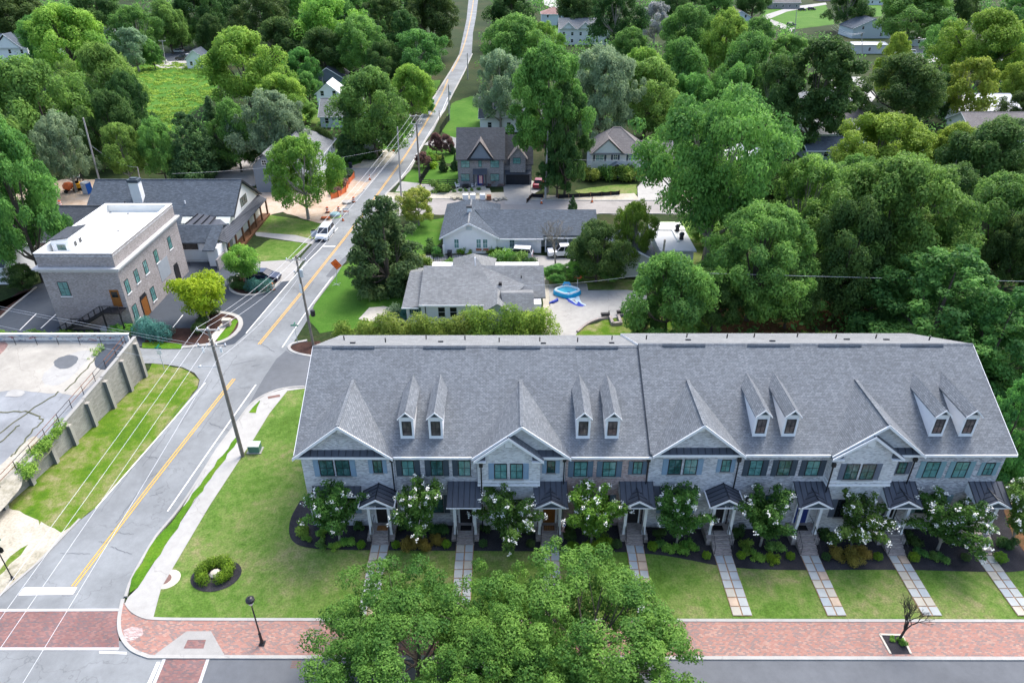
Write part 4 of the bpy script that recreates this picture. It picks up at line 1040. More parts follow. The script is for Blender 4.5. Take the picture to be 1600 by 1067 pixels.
def winpx(P, x, y, Y, w_, h_, glass='window_glass', frame='white_paint', mx=1, mz=1, sill=False, shut=None):
    """a window centred on the wall plane Y where the photo shows it"""
    c = atD(x, y, Y); o = window(P, c.x - w_ / 2, c.x + w_ / 2, c.z - h_ / 2, c.z + h_ / 2, Y, glass, frame, mx, mz, sill)
    if shut:
        for s_ in (-1, 1): part('shutter', MB().box(c.x + s_ * (w_ / 2 + .25) - .2, c.x + s_ * (w_ / 2 + .25) + .2, Y - .04, Y, c.z - h_ / 2, c.z + h_ / 2), shut, P)
    return o

# ---- three storey brick block with the white flat roof
B = thing('brick_building', 'square taupe brick block with white flat roof, heavy stone cornice and wooden doors', 'building', (-52, 85, 0))
bx0, bx1, by0, by1 = -56.7, -47.45, 77.0, 94.2
part('wall', MB().box(bx0, bx1, by0, by1, -.1, 9.3), 'brick_taupe', B)
pw = MB().box(bx0, bx1, by0, by0 + .35, 9.31, 10.35).box(bx0, bx1, by1 - .35, by1, 9.31, 10.35).box(bx0, bx0 + .35, by0 + .35, by1 - .35, 9.31, 10.35).box(bx1 - .35, bx1, by0 + .35, by1 - .35, 9.31, 10.35)
part('parapet', pw, 'brick_taupe', B)
part('parapet_lining', MB().box(bx0 + .352, bx1 - .352, by0 + .352, by0 + .4, 9.32, 10.35).box(bx0 + .352, bx1 - .352, by1 - .4, by1 - .352, 9.32, 10.35).box(bx0 + .352, bx0 + .4, by0 + .4, by1 - .4, 9.32, 10.35).box(bx1 - .4, bx1 - .352, by0 + .4, by1 - .4, 9.32, 10.35), 'membrane_white', B)
part('coping', MB().box(bx0 - .05, bx1 + .05, by0 - .05, by0 + .42, 10.36, 10.43).box(bx0 - .05, bx1 + .05, by1 - .42, by1 + .05, 10.36, 10.43).box(bx0 - .05, bx0 + .42, by0 + .42, by1 - .42, 10.36, 10.43).box(bx1 - .42, bx1 + .05, by0 + .42, by1 - .42, 10.36, 10.43), 'white_paint', B)
part('roof', MB().box(bx0 + .4, bx1 - .4, by0 + .4, by1 - .4, 9.32, 9.40), 'membrane_white', B)
part('soldier_course', MB().box(bx0 - .03, bx1 + .03, by0 - .03, by0 - .002, 9.98, 10.12).box(bx1 + .002, bx1 + .03, by0 - .03, by1 + .03, 9.98, 10.12), 'brick_dark_mixed', B)
part('cornice', MB().box(bx0 - .55, bx1 + .55, by0 - .55, by1 + .3, 8.45, 8.62).box(bx0 - .35, bx1 + .35, by0 - .35, by1 + .2, 8.2, 8.44).box(bx0 - .12, bx1 + .12, by0 - .12, by1 + .1, 7.95, 8.19), 'stucco_band', B)
for k in range(8): part('roof_seam', MB().box(bx0 + .42, bx1 - .42, by0 + 2.2 + k * 1.95, by0 + 2.26 + k * 1.95, 9.401, 9.412), 'membrane_grey', B)
for x, y in ((-55.9, 93.4), (-48.2, 93.3), (-53.2, 92.9), (-51.5, 86.5), (-55.6, 78.4)): part('roof_drain', MB().lathe((x, y, 9.4), [(.16, 0), (.14, .06), (.05, .1)], 8), 'patch_asphalt', B)
hx, hy = -56.0, 79.6
part('roof_hatch_house', MB().prism([(hx, hy, 9.4), (hx, hy, 10.9), (hx + 2.2, hy, 11.2), (hx + 2.2, hy, 9.4)], (0, 4.2, 0)), 'white_paint', B)
part('hatch_roof', MB().prism([(hx - .25, hy - .12, 11.0), (hx + 2.25, hy - .12, 11.36), (hx + 2.25, hy + 4.32, 11.36), (hx - .25, hy + 4.32, 11.0)], (0, 0, -.06)), 'shingle_charcoal', B)
window(B, hx + .55, hx + 1.75, 9.65, 10.5, hy, 'window_glass', 'white_paint', 0, 0, False)
for k in (.9, 2.0): windowX(B, hx + 2.2, hy + k + .2, 10.1, .75, .75, 'window_dark', 'white_paint', 0, 0)
for cx, cy in ((199, 447), (213.5, 431), (227.5, 417), (244, 400), (265, 379)):
    q = G(cx, cy); v = (cy - 533) / FOC; k = bx1 * FOC / (cx - 800); yy, zz = k * (cp - v * sp), CAM_H - k * (sp + v * cp)
    windowX(B, bx1, yy, zz, .95, 1.75, 'window_blind_reflection')
for cx, cy, w_, h_ in ((214, 494, 1.1, 2.0), (241, 465, 1.1, 1.9)):
    v = (cy - 533) / FOC; k = bx1 * FOC / (cx - 800); windowX(B, bx1, k * (cp - v * sp), 1.9, w_, h_, 'window_blind_reflection')
for cx, cy, m, w_, h_ in ((228.5, 482, 'wood_door', 1.5, 2.6), (276, 422, 'dark_door', 1.1, 2.3)):
    v = (cy - 533) / FOC; k = bx1 * FOC / (cx - 800); yy = k * (cp - v * sp)
    d = part('door', MB().box(bx1, bx1 + .06, yy - w_ / 2, yy + w_ / 2, 0.1, h_), m, B)
    part('door_frame', MB().box(bx1, bx1 + .08, yy - w_ / 2 - .12, yy - w_ / 2 - .002, 0.1, h_ + .14).box(bx1, bx1 + .08, yy + w_ / 2 + .002, yy + w_ / 2 + .12, 0.1, h_ + .14).box(bx1, bx1 + .08, yy - w_ / 2, yy + w_ / 2, h_ + .002, h_ + .5), 'black_metal', d)
part('archway', MB().box(bx1 - .02, bx1 + .03, 86.2, 89.2, 2.2, 4.8), 'grey_siding', B)
c = atD(100.5, 451, by0); window(B, c.x - .62, c.x + .62, c.z - .95, c.z + .95, by0, 'window_blind_reflection', 'black_metal', 1, 1, True, sillm='white_paint')
part('door', MB().box(-49.15, -48.05, by0 - .06, by0, 3.3, 5.6), 'wood_door', B); part('door_panes', MB().box(-48.98, -48.22, by0 - .08, by0 - .061, 4.6, 5.35), 'window_dark', B)
ST = thing('outside_stair', 'black steel staircase with landing climbing the front of the brick block', 'staircase', (-50, 76, 0))
part('landing', MB().box(-50.0, -47.7, 75.4, 76.93, 3.1, 3.22), 'black_metal', ST)
for x in (-49.9, -47.8): part('post', MB().box(x - .07, x + .07, 75.42, 75.56, 0, 3.1), 'black_metal', ST)
part('landing', MB().box(-54.0, -52.9, 75.4, 76.93, 1.35, 1.45), 'black_metal', ST)
for i in range(10): part('tread', MB().box(-50.0 - (i + 1) * .29, -50.0 - i * .29 - .03, 75.5, 76.9, 2.93 - i * .165, 2.98 - i * .165), 'black_metal', ST)
for i in range(7): part('tread', MB().box(-54.0 - (i + 1) * .29, -54.0 - i * .29 - .03, 75.5, 76.9, 1.15 - i * .175, 1.2 - i * .175), 'black_metal', ST)
for yy in (75.45, 76.9):
    part('stringer', MB().bar((-50, yy, 3.05), (-52.9, yy, 1.38), .06, .25).bar((-54, yy, 1.35), (-56.1, yy, .05), .06, .25), 'black_metal', ST)
hr = MB()
for a, b in (((-47.75, 75.45, 4.15), (-50, 75.45, 4.15)), ((-50, 75.45, 4.15), (-52.9, 75.45, 2.4)), ((-52.9, 75.45, 2.4), (-54, 75.45, 2.4)), ((-54, 75.45, 2.4), (-56.1, 75.45, 1.05))):
    hr.bar(a, b, .07, .07); a, b = Vector(a), Vector(b); hr.bar(a - Vector((0, 0, .85)), b - Vector((0, 0, .85)), .04, .04)
    n = int((b - a).length / .16)
    for i in range(n + 1):
        p = a.lerp(b, i / max(n, 1)); hr.bar(p - Vector((0, 0, .88)), p, .02 if i % 6 else .09, .02 if i % 6 else .09)
part('handrail', hr, 'black_metal', ST)
for i, x in enumerate((-51.2, -49.4)):
    a = solo('air_conditioner', MB().box(x, x + .9, 76.0, 76.8, 0, .75).lathe((x + .45, 76.4, .75), [(.36, 0), (.36, .03), (.1, .05)], 14), 'galvanised', 'grey air conditioning unit under the black stair, the ' + ('left' if i == 0 else 'right') + ' one of two', 'air conditioner', (x, 76.4, 0), 'air conditioning units under the stair')

# ---- farmhouse restaurant with wraparound porch
F_ = thing('farmhouse', 'large white farmhouse with charcoal shingle roof, white chimney and dark metal porch roof', 'house', (-55, 108, 0))
part('wall', MB().prism([(y, z) and (-66.5, y, z) for y, z in [(103.5, -.1), (103.5, 3.9), (110.6, 8.35), (117.7, 3.9), (117.7, -.1)]][::-1], (22.5, 0, 0)), 'cream_paint', F_)
slab(F_, [(-67, 103.0, 3.7), (-51.5, 103.0, 3.7), (-51.5, 104.6, 4.7), (-43.5, 104.6, 4.7), (-43.5, 110.6, 8.6), (-67, 110.6, 8.6)], 'shingle_slate', .2, 'roof_slope')
slab(F_, [(-67, 110.6, 8.6), (-43.5, 110.6, 8.6), (-43.5, 118.2, 3.7), (-67, 118.2, 3.7)], 'shingle_slate', .2, 'roof_slope')
part('bargeboard', MB().prism([(-43.46, 104.5, 4.65), (-43.46, 110.6, 8.6), (-43.46, 110.6, 8.3), (-43.46, 104.5, 4.35)], (.05, 0, 0)).prism([(-43.46, 110.6, 8.6), (-43.46, 118.2, 3.7), (-43.46, 118.2, 3.4), (-43.46, 110.6, 8.3)], (.05, 0, 0)), 'dark_gutter', F_)
part('ridge_cap', MB().bar((-67, 110.6, 8.62), (-43.5, 110.6, 8.62), .25, .05), 'shingle_slate', F_)
part('gable_front', MB().prism([(-43.97, 105.3, 3.3), (-43.97, 110.6, 8.0), (-43.97, 116.6, 3.9), (-43.97, 116.6, 3.3)][::-1], (.1, 0, 0)), 'white_paint', F_)
part('side_wall', MB().prism([(-51.4, 104.75, 3.4), (-44.0, 104.75, 3.4), (-44.0, 104.75, 4.62), (-51.4, 104.75, 4.62)], (0, .08, 0)), 'white_paint', F_)
for k in range(3): windowX(F_, -43.86, 109.6 + k * 1.05, 5.1, .9, 1.5, 'window_glass', 'black_metal')
part('porch_roof', MB().prism([(-42.5, 98.0, 2.95), (-42.5, 117.5, 2.95), (-43.9, 117.5, 3.75), (-43.9, 105.2, 3.75), (-45.6, 104.7, 4.4), (-48.4, 104.7, 4.4), (-44.2, 98.2, 3.4)][::1], (0, 0, -.1)), 'metal_roof', F_)
sm = MB()
for k in range(40): yy = 98.3 + k * .48; sm.bar((-42.5, yy, 2.98), (-43.9, min(yy + .1, 117.4), 3.76), .03, .04)
part('seams', sm, 'dark_gutter', F_, kind='stuff')
part('shed_roof', MB().prism([(-51.0, 100.3, 4.0), (-46.6, 100.6, 3.75), (-46.2, 104.7, 4.55), (-49.0, 104.7, 5.0)], (0, 0, -.12)), 'metal_roof', F_)
for k in range(4): part('roof_rib', MB().bar((-50.6 + k * 1.25, 100.45, 4.06 - k * .05), (-49.0 + k * .9, 104.6, 5.05 - k * .14), .12, .16), 'black_metal', F_)
for k in range(7): yy = 98.6 + k * 3.1; part('post', MB().box(-42.85, -42.6, yy, yy + .25, 0, 2.9), 'timber', F_)
part('porch_floor', MB().box(-43.9, -42.4, 98.2, 117.5, -.1, .35), 'timber', F_)
# chimney
cx0, cy0 = -59.0, 107.3
ch = part('chimney', MB().box(cx0 - .75, cx0 + .75, cy0 - .6, cy0 + .6, 4.5, 9.3), 'white_paint', F_)
part('chimney_cap', MB().box(cx0 - .85, cx0 + .85, cy0 - .7, cy0 + .7, 9.3, 9.75).box(cx0 - .5, cx0 + .5, cy0 - .35, cy0 + .35, 9.76, 9.95), 'shutter_dark', ch)
part('vent_pipe', MB().tube([(-51.5, 106.5, 6.0), (-51.5, 106.5, 6.5)], .1, 6), 'white_paint', F_)
part('vent_pipe', MB().tube([(-60.8, 106.2, 5.6), (-60.8, 106.2, 6.5)], .09, 6), 'black_metal', F_)
# front wing
part('wing_wall', MB().prism([(-50.3, y, z) for y, z in [(97.7, -.1), (97.7, 3.5), (99.6, 5.0), (101.6, 3.5), (103.4, 3.5), (103.4, -.1)]][::-1], (5.0, 0, 0)), 'white_paint', F_)
slab(F_, [(-50.8, 97.2, 3.3), (-45.0, 97.2, 3.3), (-44.2, 99.5, 5.2), (-50.8, 99.5, 5.2)], 'shingle_slate', .16, 'roof_slope')
slab(F_, [(-50.8, 99.5, 5.2), (-44.2, 99.5, 5.2), (-44.2, 103.4, 3.8), (-50.8, 103.4, 3.8)], 'shingle_slate', .16, 'roof_slope')
slab(F_, [(-45.3, 95.2, 2.9), (-43.6, 95.2, 2.9), (-43.2, 99.4, 5.15), (-44.8, 99.4, 5.15)], 'shingle_slate', .16, 'roof_slope')
part('wing_side', MB().box(-45.0, -43.4, 96.0, 99.4, -.1, 2.9), 'white_paint', F_)
part('siding', MB().box(-50.0, -45.35, 97.62, 97.7, 0, 1.9), 'pale_blue_siding', F_)
window(F_, -49.6, -46.9, 2.05, 3.2, 97.62, 'window_dark', 'black_metal', 2, 1, False)
part('terrace_wall', MB().box(-43.35, -43.1, 94.5, 98.0, 0, 1.7), 'brick_brown', F_); part('terrace_rail', MB().tube([(-50.5, 96.0, 1.0), (-45.2, 96.0, 1.0)], .03, 5).tube([(-50.5, 96.0, .5), (-45.2, 96.0, .5)], .02, 5).tube([(-50.5, 96.0, 0), (-50.5, 96.0, 1)], .03, 5).tube([(-48, 96.0, 0), (-48, 96.0, 1)], .03, 5).tube([(-45.2, 96.0, 0), (-45.2, 96.0, 1)], .03, 5), 'black_metal', F_)

# ---- dark roofed house left of the brick block
H = thing('house', 'low house with charcoal roof behind the brick block, half hidden by the tall tree', 'house', (-72, 105, 0))
gabled(H, -82, -62.0, 99.5, 109.5, 3.0, 6.4, 'x', 'shingle_charcoal', 'brick_red_mixed', .4)
ch = part('chimney', MB().box(-72.6, -71.4, 104.2, 105.2, 5.2, 7.4), 'brick_brown', H); part('chimney_cap', MB().box(-72.8, -71.2, 104.0, 105.4, 7.4, 7.55), 'patch_asphalt', ch)
H = thing('house', 'corner of a small white house with dark green roof at the left edge', 'house', (-70, 87, 0))
gabled(H, -88, -71.2, 90.0, 97.0, 3.0, 5.4, 'x', 'shingle_charcoal', 'white_paint', .4)

# ---- white house with the grey shingle roof behind the terrace
H = thing('house', 'low white house with weathered light grey shingle roof behind the hedge', 'house', (-5, 82, 0))
part('wall', MB().box(-11.2, 3.7, 78.7, 91.5, -.1, 2.75), 'white_paint', H); part('wall', MB().box(-13.4, -11.2, 78.7, 88, -.1, 2.5), 'white_paint', H)
m = 'shingle_light'
slab(H, [(-11.7, 78.2, 2.9), (-1.0, 78.2, 2.9), (-4.2, 83.9, 5.65), (-11.5, 83.9, 5.65)], m, .18, 'roof_slope')
slab(H, [(-4.2, 83.9, 5.65), (-1.0, 78.2, 2.9), (2.0, 82.0, 4.1)], m, .1, 'roof_slope')
slab(H, [(-11.5, 83.9, 5.65), (-4.2, 83.9, 5.65), (-2, 89.6, 2.9), (-11.6, 89.6, 2.9)], m, .18, 'roof_slope')
slab(H, [(-13.9, 78.3, 2.45), (-11.75, 78.3, 2.6), (-11.6, 84.0, 4.9), (-13.4, 84.0, 4.7)], m, .14, 'roof_slope')
slab(H, [(-13.4, 84.0, 4.7), (-11.6, 84.0, 4.9), (-11.6, 89.5, 2.8), (-13.8, 89.5, 2.8)], m, .14, 'roof_slope')
slab(H, [(-4.3, 84, 5.66), (4.1, 84, 5.66), (4.3, 80.2, 2.95), (-1.2, 80.2, 2.95)], m, .18, 'roof_slope')
slab(H, [(-4.4, 84, 5.66), (4.1, 84, 5.66), (4.3, 89.8, 2.9), (-3.4, 89.8, 2.9)], m, .18, 'roof_slope')
slab(H, [(-1.4, 78.7, 4.35), (2.7, 78.7, 4.35), (2.8, 76.8, 2.75), (-1.0, 76.8, 2.75)], m, .14, 'roof_slope')
slab(H, [(-1.4, 78.7, 4.35), (2.7, 78.7, 4.35), (2.7, 81.0, 3.6), (-1.4, 81.0, 3.6)], m, .14, 'roof_slope')
slab(H, [(-1.8, 76.4, 4.0), (-1.8, 80.6, 4.0), (-3.6, 80.6, 2.8), (-3.6, 76.4, 2.8)], m, .14, 'roof_slope')
slab(H, [(-1.8, 76.4, 4.0), (-1.8, 80.6, 4.0), (0, 80.6, 2.8), (0, 76.4, 2.8)], m, .14, 'roof_slope')
part('gable_wall', MB().prism([(-1.8, 76.9, 3.7), (-3.1, 76.9, 2.8), (-.5, 76.9, 2.8)], (0, .1, 0)), 'pale_blue_siding', H)
part('wall', MB().box(-3.3, 2.5, 76.95, 78.6, -.1, 2.7), 'white_paint', H)
slab(H, [(-7.8, 84.5, 3.6), (-5.3, 88.0, 5.6), (-2.6, 84.5, 3.6)], m, .16, 'roof_slope'); slab(H, [(-7.8, 84.5, 3.6), (-5.3, 88.0, 5.6), (-8.4, 92.2, 3.0)], m, .16, 'roof_slope'); slab(H, [(-2.6, 84.5, 3.6), (-5.3, 88.0, 5.6), (-2.2, 92.2, 3.0)], m, .16, 'roof_slope')
part('fascia', MB().box(-11.7, -3.1, 78.12, 78.19, 2.68, 2.88).box(-13.9, -11.76, 78.22, 78.29, 2.28, 2.46), 'white_paint', H)
part('roof_vent', MB().box(-1.7, -1.3, 81.0, 81.4, 4.1, 4.6), 'black_metal', H); part('roof_vent', MB().tube([(-4.9, 86, 4.5), (-4.9, 86, 5.9)], .1, 6), 'white_paint', H); part('roof_vent', MB().tube([(1.2, 82.5, 4.4), (1.2, 82.5, 4.9)], .07, 6), 'black_metal', H)
window(H, -13.0, -11.5, 1.2, 2.3, 78.7, 'window_glass', 'grey_siding', 4, 0, False)
for x in (-9.4, -7.9, -4.2): window(H, x, x + .95, .9, 2.35, 78.7, 'window_dark', 'white_paint', 0, 1, False)
part('downspout', MB().tube([(-10.95, 78.6, 2.6), (-10.95, 78.6, .1)], .05, 5), 'black_metal', H)

# ---- white gabled house with slate roof
H = thing('house', 'long white house with blue grey roof, front gable, flower beds and small chimney', 'house', (0, 104, 0))
part('wall', MB().prism([(-10.6, 100.8, -.1), (-10.6, 100.8, 2.9), (-6.55, 100.8, 5.0), (-2.4, 100.8, 2.9), (-2.4, 100.8, -.1)], (0, 9.0, 0)), 'white_paint', H)
part('wall', MB().box(-2.4, 4.5, 101.1, 109.0, -.1, 2.8), 'white_paint', H); part('wall', MB().box(4.5, 13.2, 103.6, 109.0, -.1, 2.8), 'pale_blue_siding', H)
m = 'shingle_slate'
slab(H, [(-11.1, 100.2, 2.75), (-6.55, 100.2, 5.25), (-6.6, 110.9, 5.25), (-11.1, 115.5, 2.75)], m, .16, 'roof_slope')
slab(H, [(-1.95, 100.2, 2.75), (-6.55, 100.2, 5.25), (-6.6, 110.9, 5.25), (-1.95, 115.5, 2.75)], m, .16, 'roof_slope')
slab(H, [(-11.1, 115.5, 2.75), (-6.6, 110.9, 5.25), (-1.95, 115.5, 2.75)], m, .16, 'roof_slope')
slab(H, [(-5.9, 106.5, 5.05), (13.3, 106.5, 5.05), (13.3, 101.1, 2.845), (4.8, 101.1, 2.845), (4.8, 100.5, 2.6), (-2.0, 100.5, 2.6)], m, .16, 'roof_slope')
slab(H, [(-5.9, 106.5, 5.05), (13.3, 106.5, 5.05), (13.3, 112.0, 2.8), (-2.2, 112.0, 2.8)], m, .16, 'roof_slope')
mb = MB()
for e, s_ in ((-11.1, 0), (-1.95, 1)):
    q = [(-6.55, 100.14, 5.26), (e, 100.14, 2.76), (e, 100.14, 2.52), (-6.55, 100.14, 5.0)]; mb.prism(q if not s_ else q[::-1], (0, .05, 0))
part('bargeboard', mb, 'white_paint', H)
part('fascia', MB().box(-1.9, 4.8, 100.42, 100.49, 2.38, 2.58).box(4.8, 13.4, 100.95, 101.0, 2.38, 2.58), 'white_paint', H)
ch = part('chimney', MB().box(-7.0, -6.35, 104.9, 105.5, 4.6, 5.9), 'white_paint', H); part('chimney_cap', MB().box(-7.1, -6.25, 104.8, 105.6, 5.9, 6.15), 'dark_gutter', ch)
part('ridge_cap', MB().bar((-6.56, 100.2, 5.28), (-6.6, 110.8, 5.28), .25, .05), 'shingle_light', H)
part('gable_vent', MB().box(-6.95, -6.1, 100.7, 100.8, 3.9, 4.5), 'pale_blue_siding', H)
for x in (-8.9, -5.5, -4.5): window(H, x, x + .75, .9, 2.4, 100.8, 'window_blind_reflection', 'white_paint', 1, 1, False)
window(H, -.4, .4, .9, 2.3, 101.1, 'window_glass', 'white_paint', 1, 1, False)
for x in (5.2, 8.6, 12.9): part('carport_post', MB().box(x - .08, x + .08, 101.3, 101.46, 0, 2.4), 'white_paint', H)
for i, x in enumerate((-5.9, -4.8)):
    part('flower_box', MB().box(x + .35, x + 1.2, 100.5, 100.78, .6, .85), 'terracotta_mulch', H)
H = thing('house_annex', 'pale green annex with dark roof between the bushy tree and the flat white roof', 'house', (19, 99, 0))
gabled(H, 14.6, 20.6, 92.5, 101.0, 2.7, 4.3, 'y', 'shingle_slate', 'cream_paint', .4)
H = thing('flat_roof_building', 'small flat white roofed building with two roof vents beside the tall tree', 'building', (24, 99, 0))
part('wall', MB().box(21.7, 26.4, 94.5, 105.0, -.1, 3.1), 'cream_paint', H)
part('roof', MB().box(21.4, 26.7, 94.2, 105.2, 3.1, 3.3), 'membrane_grey', H)
part('parapet', MB().box(21.4, 26.7, 102.0, 105.2, 3.302, 3.45).box(24.6, 24.9, 97.5, 102.0, 3.302, 3.5), 'membrane_white', H)
for y in (98.6, 101.8): part('roof_vent', MB().lathe((25.4, y, 3.31), [(.35, 0), (.3, .5), (.42, .8), (.2, 1.1)], 8), 'black_metal', H)

# ---- brown brick two storey house with the garage
H = thing('house', 'brown brick house with steep grey gable, flag by the door and double garage', 'house', (-5, 137, 0))
zr = 10.3; y0 = 133.1
part('wall', MB().prism([(y, z) and (-10.4, y, z) for y, z in [(y0, -.1), (y0, 5.3), (137.6, zr - .35), (142, 5.3), (142, -.1)]][::-1], (8.8, 0, 0)), 'brick_brown', H)
slab(H, [(-10.7, 132.6, 5.4), (-1.3, 132.6, 5.4), (-1.3, 137.3, zr), (-10.7, 137.3, zr)], 'shingle_brown', .2, 'roof_slope'); slab(H, [(-10.7, 137.3, zr), (-1.3, 137.3, zr), (-1.3, 142.5, 5.3), (-10.7, 142.5, 5.3)], 'shingle_brown', .2, 'roof_slope')
gx = -6.0
part('gable_wall', MB().prism([(gx, 132.8, 8.5), (gx - 2.0, 132.8, 5.5), (gx + 2.0, 132.8, 5.5)], (0, .2, 0)), 'slate_siding', H)
for s_ in (-1, 1): slab(H, [(gx, 132.4, 8.95), (gx, 136.2, 8.95), (gx + s_ * 2.6, 132.7, 5.45), (gx + s_ * 2.6, 132.4, 5.45)], 'shingle_taupe', .14, 'cross_gable_roof')
part('bargeboard', MB().prism([(gx, 132.33, 8.97), (gx - 2.62, 132.33, 5.45), (gx - 2.62, 132.33, 5.15), (gx, 132.33, 8.62)], (0, .05, 0)).prism([(gx, 132.33, 8.97), (gx + 2.62, 132.33, 5.45), (gx + 2.62, 132.33, 5.15), (gx, 132.33, 8.62)][::-1], (0, .05, 0)).box(gx - 2.6, gx + 2.6, 132.5, 132.6, 5.2, 5.42), 'dark_gutter', H)
for px_, py_ in ((727, 256), (773, 256), (727, 277), (773, 277)): winpx(H, px_, py_, y0, 1.7, 1.45, 'window_blind_reflection', 'black_metal', 1, 1)
winpx(H, 750, 255, y0, .7, 1.4, 'window_blind_reflection', 'black_metal', 0, 1)
part('porch_roof', MB().prism([(-7.5, 131.9, 2.75), (-4.8, 131.9, 2.75), (-4.8, 133.08, 3.5), (-7.5, 133.08, 3.5)], (0, 0, -.08)), 'metal_roof', H)
part('door', MB().box(-6.7, -5.5, 133.0, 133.08, .2, 2.4), 'blue_door', H); part('doorstep', MB().box(-7.3, -5.0, 131.8, 132.99, -.05, .2), 'stone_pale', H)
for x in (-7.3, -5.0): part('post', MB().box(x - .1, x + .1, 131.95, 132.15, .2, 2.7), 'dark_gutter', H)
part('wall', MB().prism([(-1.58, y, z) for y, z in [(134.3, -.1), (134.3, 4.3), (137.5, 8.3), (141, 4.3), (141, -.1)]][::-1], (5.4, 0, 0)), 'brick_brown', H)
slab(H, [(-1.3, 133.9, 4.1), (4.1, 133.9, 4.1), (4.1, 137.5, 8.9), (-1.3, 137.5, 8.9)], 'shingle_brown', .2, 'roof_slope'); slab(H, [(-1.3, 137.5, 8.9), (4.1, 137.5, 8.9), (4.1, 141.5, 4.1), (-1.3, 141.5, 4.1)], 'shingle_brown', .2, 'roof_slope')
gx = 1.1
part('wall', MB().prism([(gx - 1.5, 133.4, 2.7), (gx - 1.5, 133.4, 5.6), (gx, 133.4, 7.3), (gx + 1.5, 133.4, 5.6), (gx + 1.5, 133.4, 2.7)], (0, .88, 0)), 'brick_brown', H)
for s_ in (-1, 1): slab(H, [(gx, 133.0, 7.6), (gx, 136.6, 7.6), (gx + s_ * 1.9, 134.6, 5.3), (gx + s_ * 1.9, 133.0, 5.3)], 'shingle_taupe', .14, 'cross_gable_roof')
winpx(H, 807.5, 251, 133.4, 1.5, 1.2, 'window_blind_reflection', 'black_metal', 1, 1)
g = part('garage_door', MB().box(-1.15, 3.4, 134.2, 134.28, 0, 2.2), 'dark_gutter', H)
part('garage_canopy', MB().prism([(-1.4, 133.3, 2.35), (3.6, 133.3, 2.35), (3.6, 134.28, 2.9), (-1.4, 134.28, 2.9)], (0, 0, -.07)), 'metal_roof', H)
fl = thing('flag', 'flag draped in the doorway of the brown brick house', 'flag', (-6.1, 132.9, 1.4))
for i in range(7): part('stripe', MB().box(-6.4 + i * .1, -6.3 + i * .1, 132.9, 132.93, .7, 2.2), 'stripe_red' if i % 2 == 0 else 'flower_white', fl)

# ---- white two storey house
H = thing('house', 'white brick two storey house with hip roof, dark shutters and arched porch', 'house', (21, 142, 0))
hipped(H, 15.8, 26.3, 138.4, 147.5, 5.0, 9.0, 'shingle_taupe', 'brick_white', .45, trim='slate_siding')
part('gable_wall', MB().prism([(18.9, 138.1, 7.6), (16.2, 138.1, 5.1), (21.6, 138.1, 5.1)], (0, .3, 0)), 'pale_blue_siding', H)
for s_ in (-1, 1): slab(H, [(18.9, 137.7, 8.0), (18.9, 143.0, 8.0), (18.9 + s_ * 3.2, 138.0, 5.1), (18.9 + s_ * 3.2, 137.7, 5.1)], 'shingle_taupe', .14, 'cross_gable_roof')
for px_, py_ in ((937, 246), (989, 246), (935, 268.5), (987, 267.5)): winpx(H, px_, py_, 138.4, 1.7, 1.35, 'window_blind_reflection', 'white_paint', 1, 1, False, 'shutter_dark')
winpx(H, 961.5, 245, 138.4, .8, 1.2, 'window_glass', 'white_paint', 1, 1, False, 'shutter_dark')
for s_ in (-1, 1): slab(H, [(20.7, 136.6, 3.4), (20.7, 138.39, 3.4), (20.7 + s_ * 1.6, 138.39, 2.5), (20.7 + s_ * 1.6, 136.6, 2.5)], 'slate_siding', .1, 'porch_roof')
for x in (19.4, 22.0): part('column', MB().box(x - .1, x + .1, 136.8, 137.0, 0, 2.4), 'white_paint', H)
part('door', MB().box(20.2, 21.2, 138.32, 138.39, .2, 2.4), 'blue_door', H)
gabled(H, 26.32, 32.5, 141.0, 148, 3.0, 5.8, 'x', 'shingle_taupe', 'brick_red_mixed', .3)

# ---- white house at the left with grey hip roof
H = thing('house', 'white house with pale grey hip roof behind the light green maple', 'house', (-42, 140, 0))
hipped(H, -47.0, -37.0, 131.0, 147.0, 5.6, 9.2, 'shingle_light', 'white_paint', .5)
for s_ in (-1, 1): slab(H, [(-46.0, 129.0, 7.6), (-46.0, 136, 7.6), (-46.0 + s_ * 2.8, 136, 5.2), (-46.0 + s_ * 2.8, 129.0, 5.2)], 'shingle_light', .14, 'cross_gable_roof')
part('wall', MB().prism([(-48.4, 129.6, -.1), (-48.4, 129.6, 5.2), (-46, 129.6, 7.2), (-43.6, 129.6, 5.2), (-43.6, 129.6, -.1)], (0, 6, 0)), 'slate_siding', H)
window(H, -46.6, -45.7, 5.2, 6.2, 129.6, 'window_dark', 'white_paint', 1, 1, False)
for k in range(5): windowX(H, -37.0, 133 + k * 2.8, 3.9, .9, 1.6, 'window_glass', 'white_paint'); windowX(H, -37.0, 133 + k * 2.8, 1.2, .9, 1.5, 'window_glass', 'white_paint')

